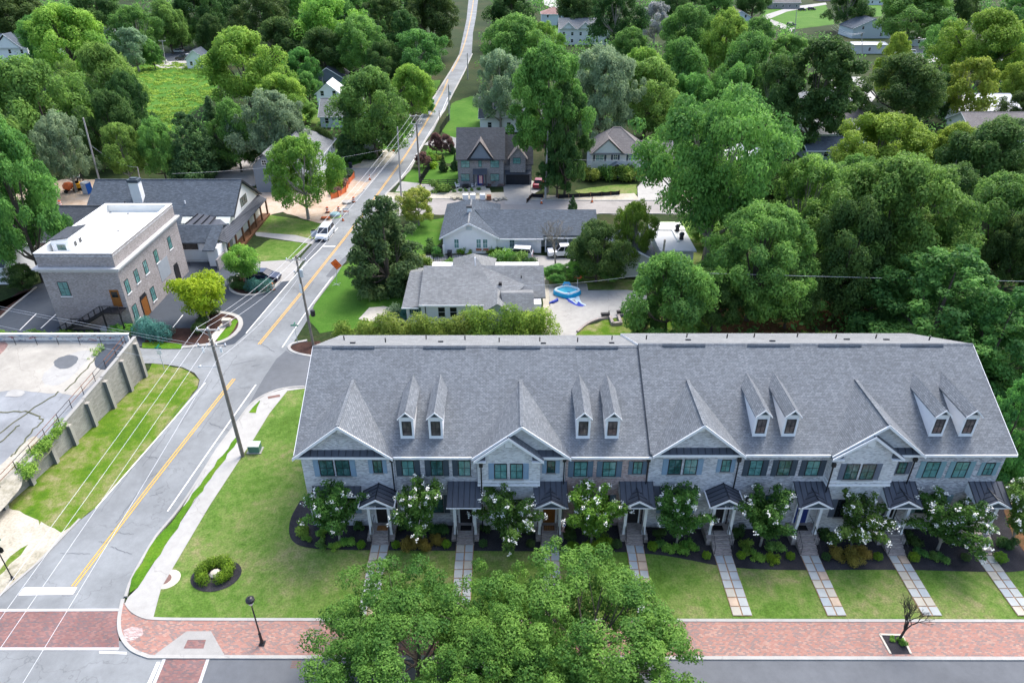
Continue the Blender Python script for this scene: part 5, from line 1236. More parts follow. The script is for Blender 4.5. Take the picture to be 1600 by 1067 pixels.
# ---- houses farther off
def far_house(label, px, py, w_, d_, zw, zr, axis, roof, wall, kind='gable', win=3, cross=0, rz=0, nm='house', chimney=False, door=True):
    c = G(px, py); H = thing(nm, label, 'house' if nm == 'house' else 'building', (c.x, c.y, 0), None, R(rz))
    # built about its own origin, front wall at y = 0
    global worldloc
    old = worldloc; worldloc_local = lambda o: Vector((0, 0, 0)); globals()['worldloc'] = worldloc_local
    try:
        if kind == 'gable': gabled(H, -w_ / 2, w_ / 2, 0, d_, zw, zr, axis, roof, wall, .4)
        else: hipped(H, -w_ / 2, w_ / 2, 0, d_, zw, zr, roof, wall, .4)
        n = win
        for k in range(n):
            xx = -w_ / 2 + w_ * (k + .5) / n
            for zz in ([1.0] if zw < 4.2 else [.9, 3.6]): window(H, xx - .5, xx + .5, zz, zz + 1.35, 0, 'window_dark', 'white_paint', 0, 1, False)
        for k in range(cross):
            gx = -w_ / 2 + w_ * (k + .5) / cross; hw = w_ / cross * .42
            for s_ in (-1, 1): slab(H, [(gx, -1.0, zw + hw * .85), (gx, d_ * .35, zw + hw * .85), (gx + s_ * hw, .6, zw - .1), (gx + s_ * hw, -1.0, zw - .1)], roof, .12, 'cross_gable_roof')
            part('gable_wall', MB().prism([(gx, -.6, zw + hw * .7), (gx - hw * .8, -.6, zw - .1), (gx + hw * .8, -.6, zw - .1)], (0, .5, 0)), 'white_paint', H)
            part('bargeboard', MB().prism([(gx, -1.06, zw + hw * .85), (gx - hw, -1.06, zw - .1), (gx - hw, -1.06, zw - .38), (gx, -1.06, zw + hw * .85 - .3)], (0, .05, 0)).prism([(gx, -1.06, zw + hw * .85), (gx + hw, -1.06, zw - .1), (gx + hw, -1.06, zw - .38), (gx, -1.06, zw + hw * .85 - .3)][::-1], (0, .05, 0)), 'white_paint', H)
        if chimney: part('chimney', MB().box(-w_ * .3, -w_ * .3 + .9, d_ * .3, d_ * .3 + .9, zw, zr + 1.0), 'white_paint', H)
    finally: globals()['worldloc'] = old
    return H
FH = [
    ('white house with blue grey roof and gable at the top left edge of the picture', 22, 100, 13, 12, 5.6, 9.5, 'x', 'shingle_slate', 'white_paint', 'gable', 3, 1, 0),
    ('long white roofed lower wing running toward the big green tree, top left', 66, 92, 7, 9, 3.2, 4.6, 'y', 'membrane_grey', 'white_paint', 'gable', 2, 0, 0),
    ('small pale house glimpsed between trees at the top left', 163, 55, 9, 9, 5.2, 8.0, 'y', 'shingle_light', 'white_paint', 'gable', 2, 0, 0),
    ('white gabled house at the very top left of centre among dark trees', 298, 18, 11, 9, 5.0, 8.0, 'y', 'shingle_light', 'white_paint', 'gable', 2, 0, 0),
    ('little white gabled cottage beside the parked pickup', 308, 107, 6.5, 7, 3.4, 6.2, 'y', 'shingle_slate', 'white_paint', 'gable', 2, 0, 0),
    ('small house with black roof and white porch gable in the trees left of the road', 514, 137, 9, 10, 3.2, 6.0, 'y', 'shingle_charcoal', 'slate_siding', 'gable', 2, 0, 0),
    ('white house with tall white chimney left of the road', 516, 171, 6.5, 7, 4.4, 7.0, 'y', 'membrane_white', 'white_paint', 'gable', 2, 0, 0),
    ('pale cottage with light grey roof nearest the road on its left', 533, 199, 10, 9, 3.0, 6.2, 'x', 'shingle_light', 'pale_blue_siding', 'gable', 3, 0, 0),
    ('small grey cottage roof under the conifer left of the road', 568, 235, 5, 5, 2.4, 4.2, 'y', 'shingle_light', 'grey_siding', 'gable', 1, 0, 0),
    ('grey apartment house with three white gables above the treetops', 913, 70, 21, 12, 6.4, 9.8, 'x', 'shingle_light', 'white_paint', 'gable', 6, 3, 0),
    ('pale blue shed with red hip roof beyond the trees at the top', 865, 40, 12, 12, 5.2, 8.0, 'x', 'shingle_red', 'pale_blue_siding', 'hip', 2, 0, 0),
    ('slate roofed white house half behind the brown brick one', 795, 206, 14, 12, 3.6, 7.4, 'x', 'shingle_slate', 'white_paint', 'gable', 3, 1, 0),
    ('pale house with grey roof glimpsed through the oaks right of the brown brick house', 880, 205, 12, 10, 3.6, 6.4, 'x', 'shingle_light', 'cream_paint', 'gable', 3, 1, 0),
    ('white house among the oaks behind the white brick house', 905, 172, 13, 10, 4.5, 7.2, 'x', 'shingle_taupe', 'white_paint', 'gable', 3, 0, 0),
    ('white gabled house with blue grey roof above the wood, top right', 1360, 60, 17, 15, 4.2, 8.2, 'y', 'shingle_slate', 'pale_blue_siding', 'gable', 2, 0, 0),
    ('flat pale shed behind the yellow green tree, top right', 1357, 84, 13, 7, 3.4, 3.9, 'x', 'membrane_grey', 'membrane_grey', 'gable', 1, 0, 0),
    ('small blue garden shed beside the white trailer', 1414, 68, 5, 5, 2.6, 4.0, 'y', 'shingle_light', 'slate_siding', 'gable', 1, 0, 0),
    ('white shed between the blue shed and the garden', 1434, 72, 5, 5, 2.8, 3.4, 'x', 'membrane_white', 'pale_blue_siding', 'gable', 1, 0, 0),
    ('white box trailer at the edge of the yard, top right', 1486, 84, 9, 6, 3.4, 3.8, 'y', 'membrane_white', 'white_paint', 'gable', 1, 0, 0),
    ('pale house behind the dark narrow tree with a white front gable', 1306, 190, 14, 12, 3.6, 6.6, 'y', 'shingle_light', 'pale_blue_siding', 'gable', 2, 0, 0),
    ('wide white house hidden by the dark tree right of the small lawn', 1258, 186, 10, 12, 3.4, 5.8, 'x', 'shingle_light', 'cream_paint', 'gable', 3, 0, 0),
    ('long low house with brown shingle roof, right middle', 1318, 208, 18, 9, 2.8, 5.0, 'x', 'shingle_taupe', 'cream_paint', 'gable', 3, 0, 0),
    ('pale house with light roof and big window left of the yellow tree', 1316, 229, 11, 8, 3.2, 5.2, 'x', 'shingle_light', 'pale_blue_siding', 'gable', 2, 0, 0),
    ('low dark slate roof beside the small lawn with a wooden deck', 1288, 252, 8, 7, 2.6, 4.4, 'x', 'shingle_slate', 'grey_siding', 'gable', 1, 0, 0),
    ('white metal roofed barn at the right above the brown roof', 1540, 193, 16, 14, 3.4, 6.0, 'x', 'membrane_grey', 'white_paint', 'gable', 3, 0, 0),
    ('white house with brown grey roof under the metal roofed barn', 1560, 222, 15, 10, 3.2, 5.8, 'x', 'shingle_taupe', 'white_paint', 'gable', 3, 0, 0),
    ('pale roof glimpsed at the right edge near the top', 1590, 122, 14, 12, 4.0, 7.0, 'x', 'shingle_light', 'white_paint', 'gable', 2, 0, 0),
    ('small white roofed shed behind the yellow tree right of the wood', 1485, 268, 6, 6, 2.8, 3.8, 'x', 'membrane_grey', 'white_paint', 'gable', 1, 0, 0),
    ('grey roofed house at the upper left corner of the far wood', 1155, 40, 10, 9, 4.2, 6.8, 'y', 'shingle_taupe', 'pale_blue_siding', 'gable', 2, 0, 0),
    ('brick house with grey roof behind the hilltop drive', 1228, 14, 16, 10, 3.6, 6.4, 'x', 'shingle_taupe', 'brick_brown', 'gable', 4, 0, 0),
    ('long brown roof along the top right edge of the picture', 1300, 2, 16, 9, 3.6, 6.2, 'x', 'shingle_taupe', 'brick_red_mixed', 'gable', 3, 0, 0),
    ('pale gable at the top edge beside the hilltop lawn', 1362, 8, 14, 9, 3.6, 6.6, 'x', 'shingle_light', 'pale_blue_siding', 'gable', 3, 0, 0),
    ('house with dark roof at the right of the drive, far top right', 1474, 20, 16, 10, 4, 7.2, 'x', 'shingle_charcoal', 'brick_brown', 'gable', 3, 0, 0),
]
for a in FH: far_house(*a)
# white marquee behind the tall tree
for i, (px, py) in enumerate(((1150, 262), (1177, 268))):
    c = G(px, py); t_ = thing('marquee', ['white peaked marquee behind the big spreading tree', 'smaller white marquee to the right of the first behind the big tree'][i], 'tent', (c.x, c.y, 0))
    mb = MB(); s_ = 3.4 - i * .6
    for k in range(4):
        a, b = [(-s_, -s_), (s_, -s_), (s_, s_), (-s_, s_)][k], [(s_, -s_), (s_, s_), (-s_, s_), (-s_, -s_)][k]
        mb.poly([(a[0], a[1], 2.6), (b[0], b[1], 2.6), (b[0] * .45, b[1] * .45, 3.5), (a[0] * .45, a[1] * .45, 3.5)]); mb.poly([(a[0] * .45, a[1] * .45, 3.5), (b[0] * .45, b[1] * .45, 3.5), (0, 0, 5.4)])
        mb.poly([(a[0], a[1], 2.1), (b[0], b[1], 2.1), (b[0], b[1], 2.6), (a[0], a[1], 2.6)])
    part('canopy', mb, 'membrane_white', t_, world=False)
    for k in ((-s_, -s_), (s_, -s_), (s_, s_), (-s_, s_)): part('pole', MB().tube([(k[0], k[1], 0), (k[0], k[1], 2.6)], .06, 5), 'white_paint', t_, world=False)

# ================================================================ VEGETATION
def rng(seed): return np.random.RandomState(seed)
def unit(a): return a / np.maximum(np.linalg.norm(a, axis=1, keepdims=True), 1e-6)
def leaf_mesh(name, P, N, Sz, T, seed=0, asp=.62):
    r = rng(seed); n = len(P); t = unit(np.cross(N, r.normal(size=(n, 3)))); b = np.cross(N, t); s = Sz[:, None]
    bend = N * s * .14
    V = np.stack([P - t * s * .5 - bend, P + b * s * asp * .5, P + t * s * .5 - bend, P - b * s * asp * .5], 1).reshape(-1, 3)
    me = bpy.data.meshes.new(name); me.vertices.add(4 * n); me.vertices.foreach_set('co', V.ravel().astype(np.float32))
    me.loops.add(4 * n); me.loops.foreach_set('vertex_index', np.arange(4 * n, dtype=np.int32))
    me.polygons.add(n); me.polygons.foreach_set('loop_start', np.arange(0, 4 * n, 4, dtype=np.int32)); me.polygons.foreach_set('loop_total', np.full(n, 4, dtype=np.int32))
    me.update(calc_edges=True)
    at = me.attributes.new('tone', 'FLOAT', 'FACE'); at.data.foreach_set('value', np.clip(T, 0, 1).astype(np.float32))
    return me
def clump_leaves(r, C_, Rc, n, leaf, flat=.8, up=.35, droop=0.0, shell=.55, axis=None):
    """n leaves spread over the outer part of the clumps C_ (k,3) with radii Rc (k,)"""
    k = len(C_); wgt = Rc ** 2; idx = r.choice(k, size=n, p=wgt / wgt.sum())
    d = unit(r.normal(size=(n, 3)) + np.array([0, 0, up])); rad = shell + (1.08 - shell) * r.uniform(size=n) ** .6
    wob = 1 + .22 * np.sin(d[:, 0] * 7 + idx) * np.sin(d[:, 1] * 6 + idx * 2)
    off = d * (Rc[idx] * rad * wob)[:, None] * np.array([1, 1, flat])
    if axis is not None: off += axis[idx] * (r.uniform(-1, 1, size=n) * Rc[idx])[:, None]
    P = C_[idx] + off; P[:, 2] -= droop * np.linalg.norm(off[:, :2], axis=1)
    N = unit(d + r.normal(size=(n, 3)) * .55 + np.array([0, 0, .45]))
    ct = r.uniform(.12, .72, size=k); T = ct[idx] + r.normal(size=n) * .13
    return P, N, leaf * r.uniform(.65, 1.3, size=n), T
def prof(kind, h):
    if kind == 'dome': return np.sqrt(np.clip(1 - ((h - .38) / .64) ** 2, 0, 1))
    if kind == 'oval': return np.sqrt(np.clip(1 - ((h - .45) / .57) ** 2, 0, 1)) ** .8
    if kind == 'flat': return np.clip(.45 + h * .8, 0, 1) * np.sqrt(np.clip(1 - np.clip((h - .62) / .42, 0, 1) ** 2, 0, 1))
    if kind == 'cone': return np.clip(1.02 - h, 0, 1) ** .8 * np.clip(.55 + h * 4, 0, 1)
    if kind == 'soft': return np.clip(1.02 - h, 0, 1) ** .5 * np.clip(.6 + h * 3, 0, 1)
def crown(name, seed, kind, Rr, H, base, nc, nl, leaf, rc=(.17, .3), gap=.25, flat=.8, droop=0, inner=.35):
    r = rng(seed); hc = H * (1 - base); C_, Rc = [], []
    ph = r.uniform(0, 6.28, 4)
    while len(C_) < nc:
        h = r.uniform(0, 1) ** (.9 if kind not in ('cone', 'soft') else 1.5); a = r.uniform(0, 6.283)
        w_ = .97 + .18 * math.sin(2 * a + ph[0] + h * 3) + .13 * math.sin(3 * a + ph[1]) + .12 * math.sin(5 * a + ph[2] + h * 5) + r.normal() * .07
        pr = float(prof(kind, np.array(h))) * w_
        if math.sin(a * 3 + ph[3] + h * 9) * math.sin(h * 11 + a * 2 + ph[1]) > 1 - gap: continue
        c_ = Rr * r.uniform(*rc) * (1 if kind not in ('cone', 'soft') else (.55 + .6 * (1 - h)))
        rr = max(0, Rr * pr - c_ * .75) * (r.uniform(inner, 1) ** .45)
        C_.append((rr * math.cos(a), rr * math.sin(a), H * base + hc * h * (1 - .12) + 0)); Rc.append(c_)
    C_, Rc = np.array(C_), np.array(Rc)
    C_[:, 2] = np.minimum(C_[:, 2], H - Rc * flat * .95)
    P, N, S_, T = clump_leaves(r, C_, Rc, nl, leaf, flat, droop=droop)
    return leaf_mesh(name, P, N, S_, T, seed), C_
def trunk(seed, C_, H, base, r0, nb=9, lean=.3):
    r = random.Random(seed); mb = MB(); top = Vector((r.uniform(-lean, lean), r.uniform(-lean, lean), H * .72)); pts = [Vector((0, 0, -.3))]
    for i in range(1, 6): t = i / 5; pts.append(Vector((top.x * t + r.uniform(-.08, .08) * H * .1, top.y * t + r.uniform(-.08, .08) * H * .1, top.z * t)))
    mb.tube(pts, [r0 * (1.25 if i == 0 else 1 - .8 * i / 5) for i in range(6)], 7)
    idx = list(range(len(C_))); r.shuffle(idx)
    for i in idx[:nb]:
        e = Vector(C_[i]); k = max(1, min(4, int(5 * (base * H * .9 + (e.z - base * H) * .35) / (H * .72)))); s = pts[k]; m = (s + e) / 2 + Vector((0, 0, -.08 * (e - s).length))
        rr = r0 * (1 - .8 * k / 5) * .6; mb.tube([s, m, e], [rr, rr * .6, rr * .2], 5, False)
        for q in (-1, 1):
            e2 = e + Vector((r.uniform(-1, 1), r.uniform(-1, 1), r.uniform(.1, .9))) * H * .09; mb.tube([m, e2], [rr * .4, rr * .12], 4, False)
    return mb
PROTO = {}
def proto(key, seed, kind, Rr, H, base, nc, nl, leaf, r0=.28, bark='bark', nb=10, **k):
    cm, C_ = crown('crown', seed, kind, Rr, H, base, nc, nl, leaf, **k)
    tm = trunk(seed, C_, H, base, r0, nb).mesh('trunk'); cm.materials.append(MT('leaf_mid')); tm.materials.append(MT(bark))
    PROTO[key] = (Rr, H, cm, tm)
proto('d0', 11, 'dome', 6, 11, .22, 138, 35100, 0.310, rc=(.11, .21), gap=.4, nb=14)
proto('d1', 12, 'dome', 6, 11, .18, 120, 35100, 0.310, rc=(.12, .23), gap=.35)
proto('d2', 13, 'dome', 6, 11, .26, 161, 29700, 0.292, gap=.55, rc=(.09, .18), bark='bark_pale', nb=16)
proto('d3', 18, 'oval', 5, 12, .16, 138, 29700, 0.310, rc=(.11, .22), gap=.4)
proto('tall', 28, 'oval', 7, 17, .30, 195, 48600, 0.344, rc=(.09, .18), gap=.5, flat=.7, r0=.36, bark='bark_pale', nb=16)
proto('l0', 14, 'oval', 5.5, 11, .24, 60, 11000, .42, gap=.5, rc=(.13, .24), bark='bark_pale', nb=22)
proto('o0', 15, 'oval', 5, 14, .12, 172, 35100, 0.327, rc=(.1, .2), gap=.5)
proto('big', 16, 'flat', 11, 16.5, .26, 155, 44712, 0.387, rc=(.1, .19), gap=.62, flat=.62, r0=.55, nb=18, bark='bark_pale')
proto('big2', 26, 'dome', 8.5, 15, .18, 241, 64800, 0.327, rc=(.08, .16), gap=.5, r0=.42, nb=14)
proto('c0', 17, 'cone', 4.2, 12, .05, 190, 26000, .34, rc=(.12, .2), gap=.3, flat=.75, droop=.25, inner=.5)
proto('c1', 27, 'soft', 5, 12, .05, 210, 30000, .34, rc=(.12, .2), gap=.35, flat=.7, droop=.3, inner=.5)
proto('p0', 19, 'soft', 7, 15, .04, 260, 44000, .34, rc=(.1, .17), gap=.4, flat=.8, droop=-.15, inner=.5)
proto('lime', 20, 'flat', 4.2, 5.6, .34, 46, 15000, .26, rc=(.18, .3), gap=.25, flat=.6, r0=.16, bark='bark_pale', nb=16)
ntree = [0]
def plant(nm, key, base, Rr, Ht, leaf, label, cat='tree', group=None, rz=None, sy=1.0):
    R0, H0, cm, tm = PROTO[key]; t_ = thing(nm, label, cat, (base[0], base[1], base[2]), group, rnd.uniform(0, 6.28) if rz is None else rz)
    t_.scale = (Rr / R0, Rr / R0 * sy, Ht / H0)
    a = bpy.data.objects.new('trunk', tm); C.objects.link(a); a.parent = t_
    b = bpy.data.objects.new('crown', cm); C.objects.link(b); b.parent = t_
    b.material_slots[0].link = 'OBJECT'; b.material_slots[0].material = MT(leaf); ntree[0] += 1
    return t_
def tree(cx, yt, yb, w_, key, leaf, label, nm='tree', dx=0):
    g = G(cx + dx, yb); top = atD(cx, yt, g.y); k = g.y * cp + (CAM_H - top.z * .6) * sp
    X = (cx - 800) / FOC * k
    return plant(nm, key, (X, g.y, 0), max(1, w_ / 2 * k / FOC), max(2.5, top.z), 'leaf_' + leaf, label)
TREES = [
 # left top
 (12, 172, 440, 150, 'big2', 'mid', 'big mid green tree at the left edge in front of the charcoal roof'),
 (-20, 150, 330, 120, 'd0', 'mid', 'mid green tree cut by the left edge above the construction road'),
 (58, 82, 262, 150, 'd1', 'olive', 'broad olive green tree, lower left of the field'),
 (95, 170, 300, 90, 'd2', 'grey', 'greyish tree left of the leaning pole'),
 (100, 2, 135, 118, 'd0', 'bright', 'bright round tree below the top left corner'),
 (160, 60, 210, 112, 'd1', 'olive', 'olive tree bordering the left side of the field'),
 (207, 42, 112, 58, 'l0', 'grey', 'small silvery tree at the far end of the field'),
 (236, 60, 108, 34, 'd0', 'mid', 'little tree right of the silvery one at the end of the field'),
 (212, 4, 96, 72, 'd2', 'mid', 'mid green tree behind the silvery tree'),
 (258, -4, 84, 60, 'd0', 'mid', 'rounded tree at the top above the parked pickup'),
 (22, -18, 76, 100, 'd0', 'dark', 'dark tree filling the top left corner'),
 (150, -28, 60, 80, 'd1', 'dark', 'dark tree at the top edge right of the bright round one'),
 (305, -30, 74, 80, 'd1', 'dark', 'dark tree behind the white cottage and field'),
 (350, -28, 66, 80, 'd0', 'dark', 'dark tree at the top edge above the large bright dome'),
 (378, 38, 172, 130, 'd1', 'bright', 'large bright dome shaped tree right of the field'),
 (200, 105, 235, 70, 'd2', 'dark', 'dark vine covered tree on the left bank of the field'),
 (170, 135, 262, 84, 'd1', 'dark', 'dark tree below the vine covered one'),
 (245, 180, 285, 60, 'd0', 'mid', 'tree standing before the left cedar behind the farmhouse'),
 (190, 188, 288, 76, 'd2', 'olive', 'olive green bushy tree above the charcoal roofs'),
 (292, 162, 282, 88, 'c1', 'cedar', 'broad dark cedar behind the farmhouse ridge'),
 (332, 136, 262, 72, 'c0', 'cedar', 'taller narrow cedar right of the broad cedar'),
 (364, 152, 268, 72, 'd0', 'olive', 'yellowish tree behind the taller cedar'),
 (424, 136, 270, 112, 'd2', 'grey', 'large grey green tree left of the white hip roofed house'),
 (436, 112, 205, 78, 'd0', 'bright', 'bright green tree behind the grey green one'),
 (412, -20, 84, 90, 'd2', 'dark', 'dark tree at the top right of the bright dome tree'),
 (440, 24, 118, 88, 'd0', 'dark', 'dark tree between the bright dome and the middle wood'),
 (470, 72, 138, 58, 'd1', 'mid', 'small tree left of the black hip roof'),
 (512, -14, 112, 118, 'd1', 'bright', 'broad bright tree of the middle wood at the top'),
 (562, 18, 130, 92, 'd2', 'mid', 'mid green tree with branches showing, middle wood'),
 (600, -24, 96, 70, 'o0', 'dark', 'dark tall tree in the middle wood left of the road'),
 (628, 10, 112, 60, 'd3', 'dark', 'dark tree second left of the road near the top'),
 (654, 42, 136, 98, 'd2', 'mid', 'mid green tree with forked pale trunk left of the road'),
 (672, -22, 92, 84, 'd0', 'dark', 'dark tree overhanging the road at the top left side'),
 (640, -30, 74, 70, 'd1', 'dark', 'dark tree at the top edge left of the overhanging one'),
 (580, 100, 248, 128, 'd1', 'mid', 'large bushy tree with some bare twigs left of the road'),
 (642, 98, 190, 70, 'd0', 'bright', 'bright tree behind the large bushy one beside the road'),
 (546, 165, 250, 50, 'c0', 'cedar', 'dark cedar left of the large bushy tree'),
 (470, 205, 342, 108, 'd2', 'bright', 'light green maple standing in front of the white hip roofed house'),
 (598, 288, 452, 138, 'c1', 'cedar', 'large dark cedar on the lawn between the road and white house'),
 (652, 290, 352, 66, 'd2', 'hedge', 'small flowering tree on the lawn behind the large cedar'),
 (500, 195, 262, 40, 'd0', 'dark', 'dark green tree behind the white house near the lawn'),
 # right of the road, top
 (806, 18, 140, 104, 'd0', 'mid', 'rounded mid green tree right of the road near the top'),
 (800, -22, 76, 84, 'd1', 'dark', 'dark tree at the top edge just right of the road'),
 (782, 72, 208, 92, 'd2', 'grey', 'pale feathery tree right of the road'),
 (858, 50, 300, 128, 'tall', 'olive', 'tall oak towering left of the bare utility pole'),
 (886, 110, 308, 76, 'o0', 'dark', 'dark ivy clad tree beside the bare utility pole'),
 (872, 208, 308, 56, 'o0', 'dark', 'lower dark tree by the drive of the brown brick house'),
 (940, 64, 240, 128, 'big2', 'grey', 'spreading grey green oak with bare limbs'),
 (1012, 86, 222, 128, 'd1', 'olive', 'rounded olive oak right of the spreading one'),
 (1065, 55, 190, 90, 'd0', 'mid', 'tree behind the rounded olive oak'),
 (962, -22, 82, 84, 'd2', 'dark', 'dark tree above the grey apartment house'),
 (905, -28, 62, 74, 'd0', 'dark', 'dark tree at the top edge left of the apartment house'),
 (1025, 2, 70, 50, 'l0', 'pale', 'pale flowering tree at the top beside the small lawn'),
 (1078, 2, 116, 88, 'd1', 'mid', 'bright headed tree right of the small far lawn'),
 (1135, 10, 130, 80, 'd0', 'bright', 'bright tree between the far wood and the hilltop lawn'),
 (1126, 128, 408, 244, 'big', 'mid', 'huge spreading tree in the middle with layered limbs'),
 (1172, 44, 205, 110, 'd1', 'mid', 'mid green tree behind the huge spreading one'),
 (1215, 80, 232, 90, 'd2', 'dark', 'tree at the left of the dark tall one near the white houses'),
 (1284, 40, 238, 128, 'o0', 'dark', 'dark tall tree with bare lower trunk before the white houses'),
 (1328, -24, 50, 70, 'd2', 'dark', 'dark fine leaved tree in front of the far white gabled house'),
 (1428, -26, 74, 120, 'd0', 'mid', 'broad dark green tree at the top right of centre'),
 (1395, 44, 158, 52, 'd3', 'yellow', 'narrow yellow green tree above the dark round one'),
 (1412, 80, 208, 122, 'd0', 'dark', 'dark round tree above the yellow maple'),
 (1542, 8, 132, 120, 'd1', 'yellow', 'big yellow green tree near the top right corner'),
 (1514, 88, 196, 86, 'l0', 'yellow', 'pale yellow open tree before the metal roofed barn'),
 (1374, 172, 296, 146, 'd1', 'yellow', 'large yellow green maple above the right wood'),
 (1492, 188, 292, 76, 'd0', 'yellow', 'smaller yellow green maple right of the large one'),
 (1592, -14, 66, 70, 'd2', 'mid', 'tree cut by the top right corner'),
 (1585, 95, 175, 60, 'd0', 'yellow', 'yellow green tree at the right edge under the corner'),
 (1500, -30, 50, 70, 'd1', 'dark', 'dark tree at the top edge left of the big yellow green one'),
 # the right hand wood
 (1262, 235, 420, 150, 'd2', 'mid', 'grey green feathery tree in the wood right of the huge tree'),
 (1188, 310, 500, 190, 'big2', 'mid', 'large tree of the wood standing behind the terrace roof'),
 (1330, 300, 500, 130, 'd1', 'dark', 'dark tree over the clearing in the wood'),
 (1400, 232, 480, 230, 'big2', 'olive', 'very large olive brown oak of the right wood'),
 (1300, 255, 380, 110, 'd0', 'dark', 'dark tree behind the grey green feathery one'),
 (1555, 178, 335, 150, 'd0', 'dark', 'dark tree below the barn at the right edge'),
 (1480, 250, 380, 120, 'd2', 'dark', 'dark tree between the olive oak and the right edge'),
 (1562, 268, 440, 150, 'd1', 'mid', 'vine draped mid green tree at the right edge'),
 (1482, 368, 560, 262, 'p0', 'pine', 'great soft green cypress behind the right end of the terrace'),
 (1572, 436, 600, 190, 'p0', 'pine', 'second great cypress beyond the end of the terrace'),
 (1598, 560, 740, 110, 'p0', 'pine', 'nearest cypress beside the end townhouse'),
 (1210, 250, 345, 70, 'd1', 'dark', 'dark tree at the right of the small lawn'),
 (1440, 255, 350, 100, 'd0', 'mid', 'mid green tree behind the olive oak'),
 (1047, 392, 545, 136, 'd0', 'mid', 'bushy tree hiding the leaning pole behind the terrace'),
 (935, 344, 440, 96, 'd1', 'dark', 'dense dark tree between the white house and the pool'),
 (993, 308, 425, 64, 'd2', 'yellow', 'slim yellow green tree beside the flat roofed building'),
 (895, 302, 330, 18, 'c0', 'cedar', 'small pointed cedar on the kerb of the side road'),
 (1105, 340, 380, 60, 'd0', 'mid', 'low tree under the huge spreading one'),
 (1010, 470, 540, 60, 'd1', 'mid', 'low bushy tree beside the pool terrace'),
 (868, 414, 440, 46, 'd1', 'mid', 'low tree behind the corner of the hedge and pool'),
 (905, 406, 438, 44, 'd0', 'bright', 'low bright bush tree behind the pool lawn'),
 (952, 404, 440, 50, 'd2', 'mid', 'low green bush tree right of the pool lawn'),
 # small garden trees by the road
 (681, 206, 240, 22, 'd0', 'plum', 'small plum red tree on the left of the pair by the garden'),
 (696, 208, 240, 24, 'd1', 'plum', 'small plum red tree on the right of the pair by the garden'),
 (661, 236, 262, 26, 'd0', 'plum', 'low plum red tree nearest the road in the garden'),
 (692, 236, 268, 16, 'c0', 'cedar', 'small clipped cone tree on the garden lawn'),
 (711, 238, 266, 14, 'c0', 'cedar', 'second small cone tree beside the brown brick house'),
 (706, 212, 240, 12, 'c0', 'cedar', 'narrow dark cone behind the plum red trees'),
 # more of the wood between
 (1060, -30, 44, 70, 'd1', 'dark', 'dark tree at the top edge left of the hilltop lawn'),
 (1120, -34, 36, 70, 'd0', 'mid', 'mid green tree at the top edge right of the small far lawn'),
 (1180, -34, 30, 60, 'd1', 'dark', 'dark tree at the top edge beside the hilltop drive'),
 (1180, 22, 112, 74, 'd2', 'mid', 'tree at the foot of the hilltop drive'),
 (1232, 52, 112, 66, 'd0', 'mid', 'rounded tree below the hilltop lawn'),
 (1462, 110, 190, 62, 'd1', 'dark', 'dark tree behind the pale yellow open one'),
 (1480, 24, 104, 56, 'd1', 'mid', 'mid green tree left of the big yellow green one'),
 (1578, 36, 130, 70, 'd0', 'mid', 'mid green tree right of the big yellow green one'),
 (1590, 140, 200, 50, 'd1', 'dark', 'dark tree right of the metal roofed barn'),
 (1532, 212, 290, 66, 'd0', 'mid', 'mid green tree below the brown grey roof'),
 (1340, 238, 322, 80, 'd1', 'olive', 'olive tree under the large yellow maple'),
 (1250, 262, 352, 80, 'd3', 'dark', 'dark tree right behind the huge spreading one'),
 (985, 40, 120, 60, 'd0', 'mid', 'tree right of the grey apartment house'),
 (1000, 70, 160, 70, 'd1', 'bright', 'bright tree above the rounded olive oak'),
 (850, 30, 108, 54, 'd2', 'bright', 'bright tree left of the grey apartment house'),
 (822, 90, 190, 70, 'd1', 'mid', 'tree between the pale feathery one and the tall oak'),
 (905, 86, 190, 70, 'd0', 'olive', 'tree below the apartment house'),
 (1075, 110, 215, 80, 'd1', 'mid', 'mid green tree left behind the huge spreading one'),
 (1150, 95, 220, 80, 'd0', 'mid', 'tree just behind the crown of the huge spreading one'),
 (60, 20, 108, 60, 'd0', 'mid', 'mid green tree above the white house at the top left'),
 (25, 118, 215, 70, 'd2', 'dark', 'dark tree below the white house at the top left'),
 (132, 118, 240, 60, 'd0', 'dark', 'dark tree between the two olive ones'),
 (280, 30, 80, 50, 'd1', 'mid', 'mid green tree behind the parked pickup'),
 (330, 20, 96, 50, 'd0', 'dark', 'dark tree behind the large bright dome'),
 (450, -30, 60, 80, 'd0', 'mid', 'mid green tree at the top edge before the middle wood'),
 (556, -30, 56, 80, 'd1', 'mid', 'tree at the top edge behind the broad bright one'),
 (505, 40, 130, 80, 'd0', 'dark', 'dark tree left of the mid green branching one'),
 (600, 60, 140, 60, 'd1', 'dark', 'dark tree behind the large bushy roadside tree'),
 (480, 110, 160, 44, 'd0', 'mid', 'bushy tree at the left of the black hip roof'),
 (470, 150, 190, 46, 'd1', 'olive', 'bushy tree on the left of the white chimney house'),
 (545, 60, 112, 60, 'd3', 'mid', 'tall tree behind the black hip roof'),
 (668, 150, 180, 26, 'd1', 'mid', 'small tree on the verge below the overhanging one'),
 (395, 190, 262, 60, 'd1', 'dark', 'dark tree behind the farmhouse at the driveway'),
 (1185, 240, 330, 90, 'd0', 'dark', 'dark tree right behind the marquees'),
 (1120, 420, 520, 90, 'd1', 'dark', 'dark understorey tree left of the clearing'),
 (1240, 400, 512, 90, 'd0', 'dark', 'dark understorey tree at the back of the clearing'),
 (1350, 410, 505, 100, 'd1', 'dark', 'dark understorey tree right of the clearing'),
 (1590, 330, 470, 90, 'd0', 'dark', 'dark tree at the right edge above the cypresses'),
 (1440, 330, 470, 100, 'd2', 'dark', 'dark tree between the olive oak and the great cypress'),
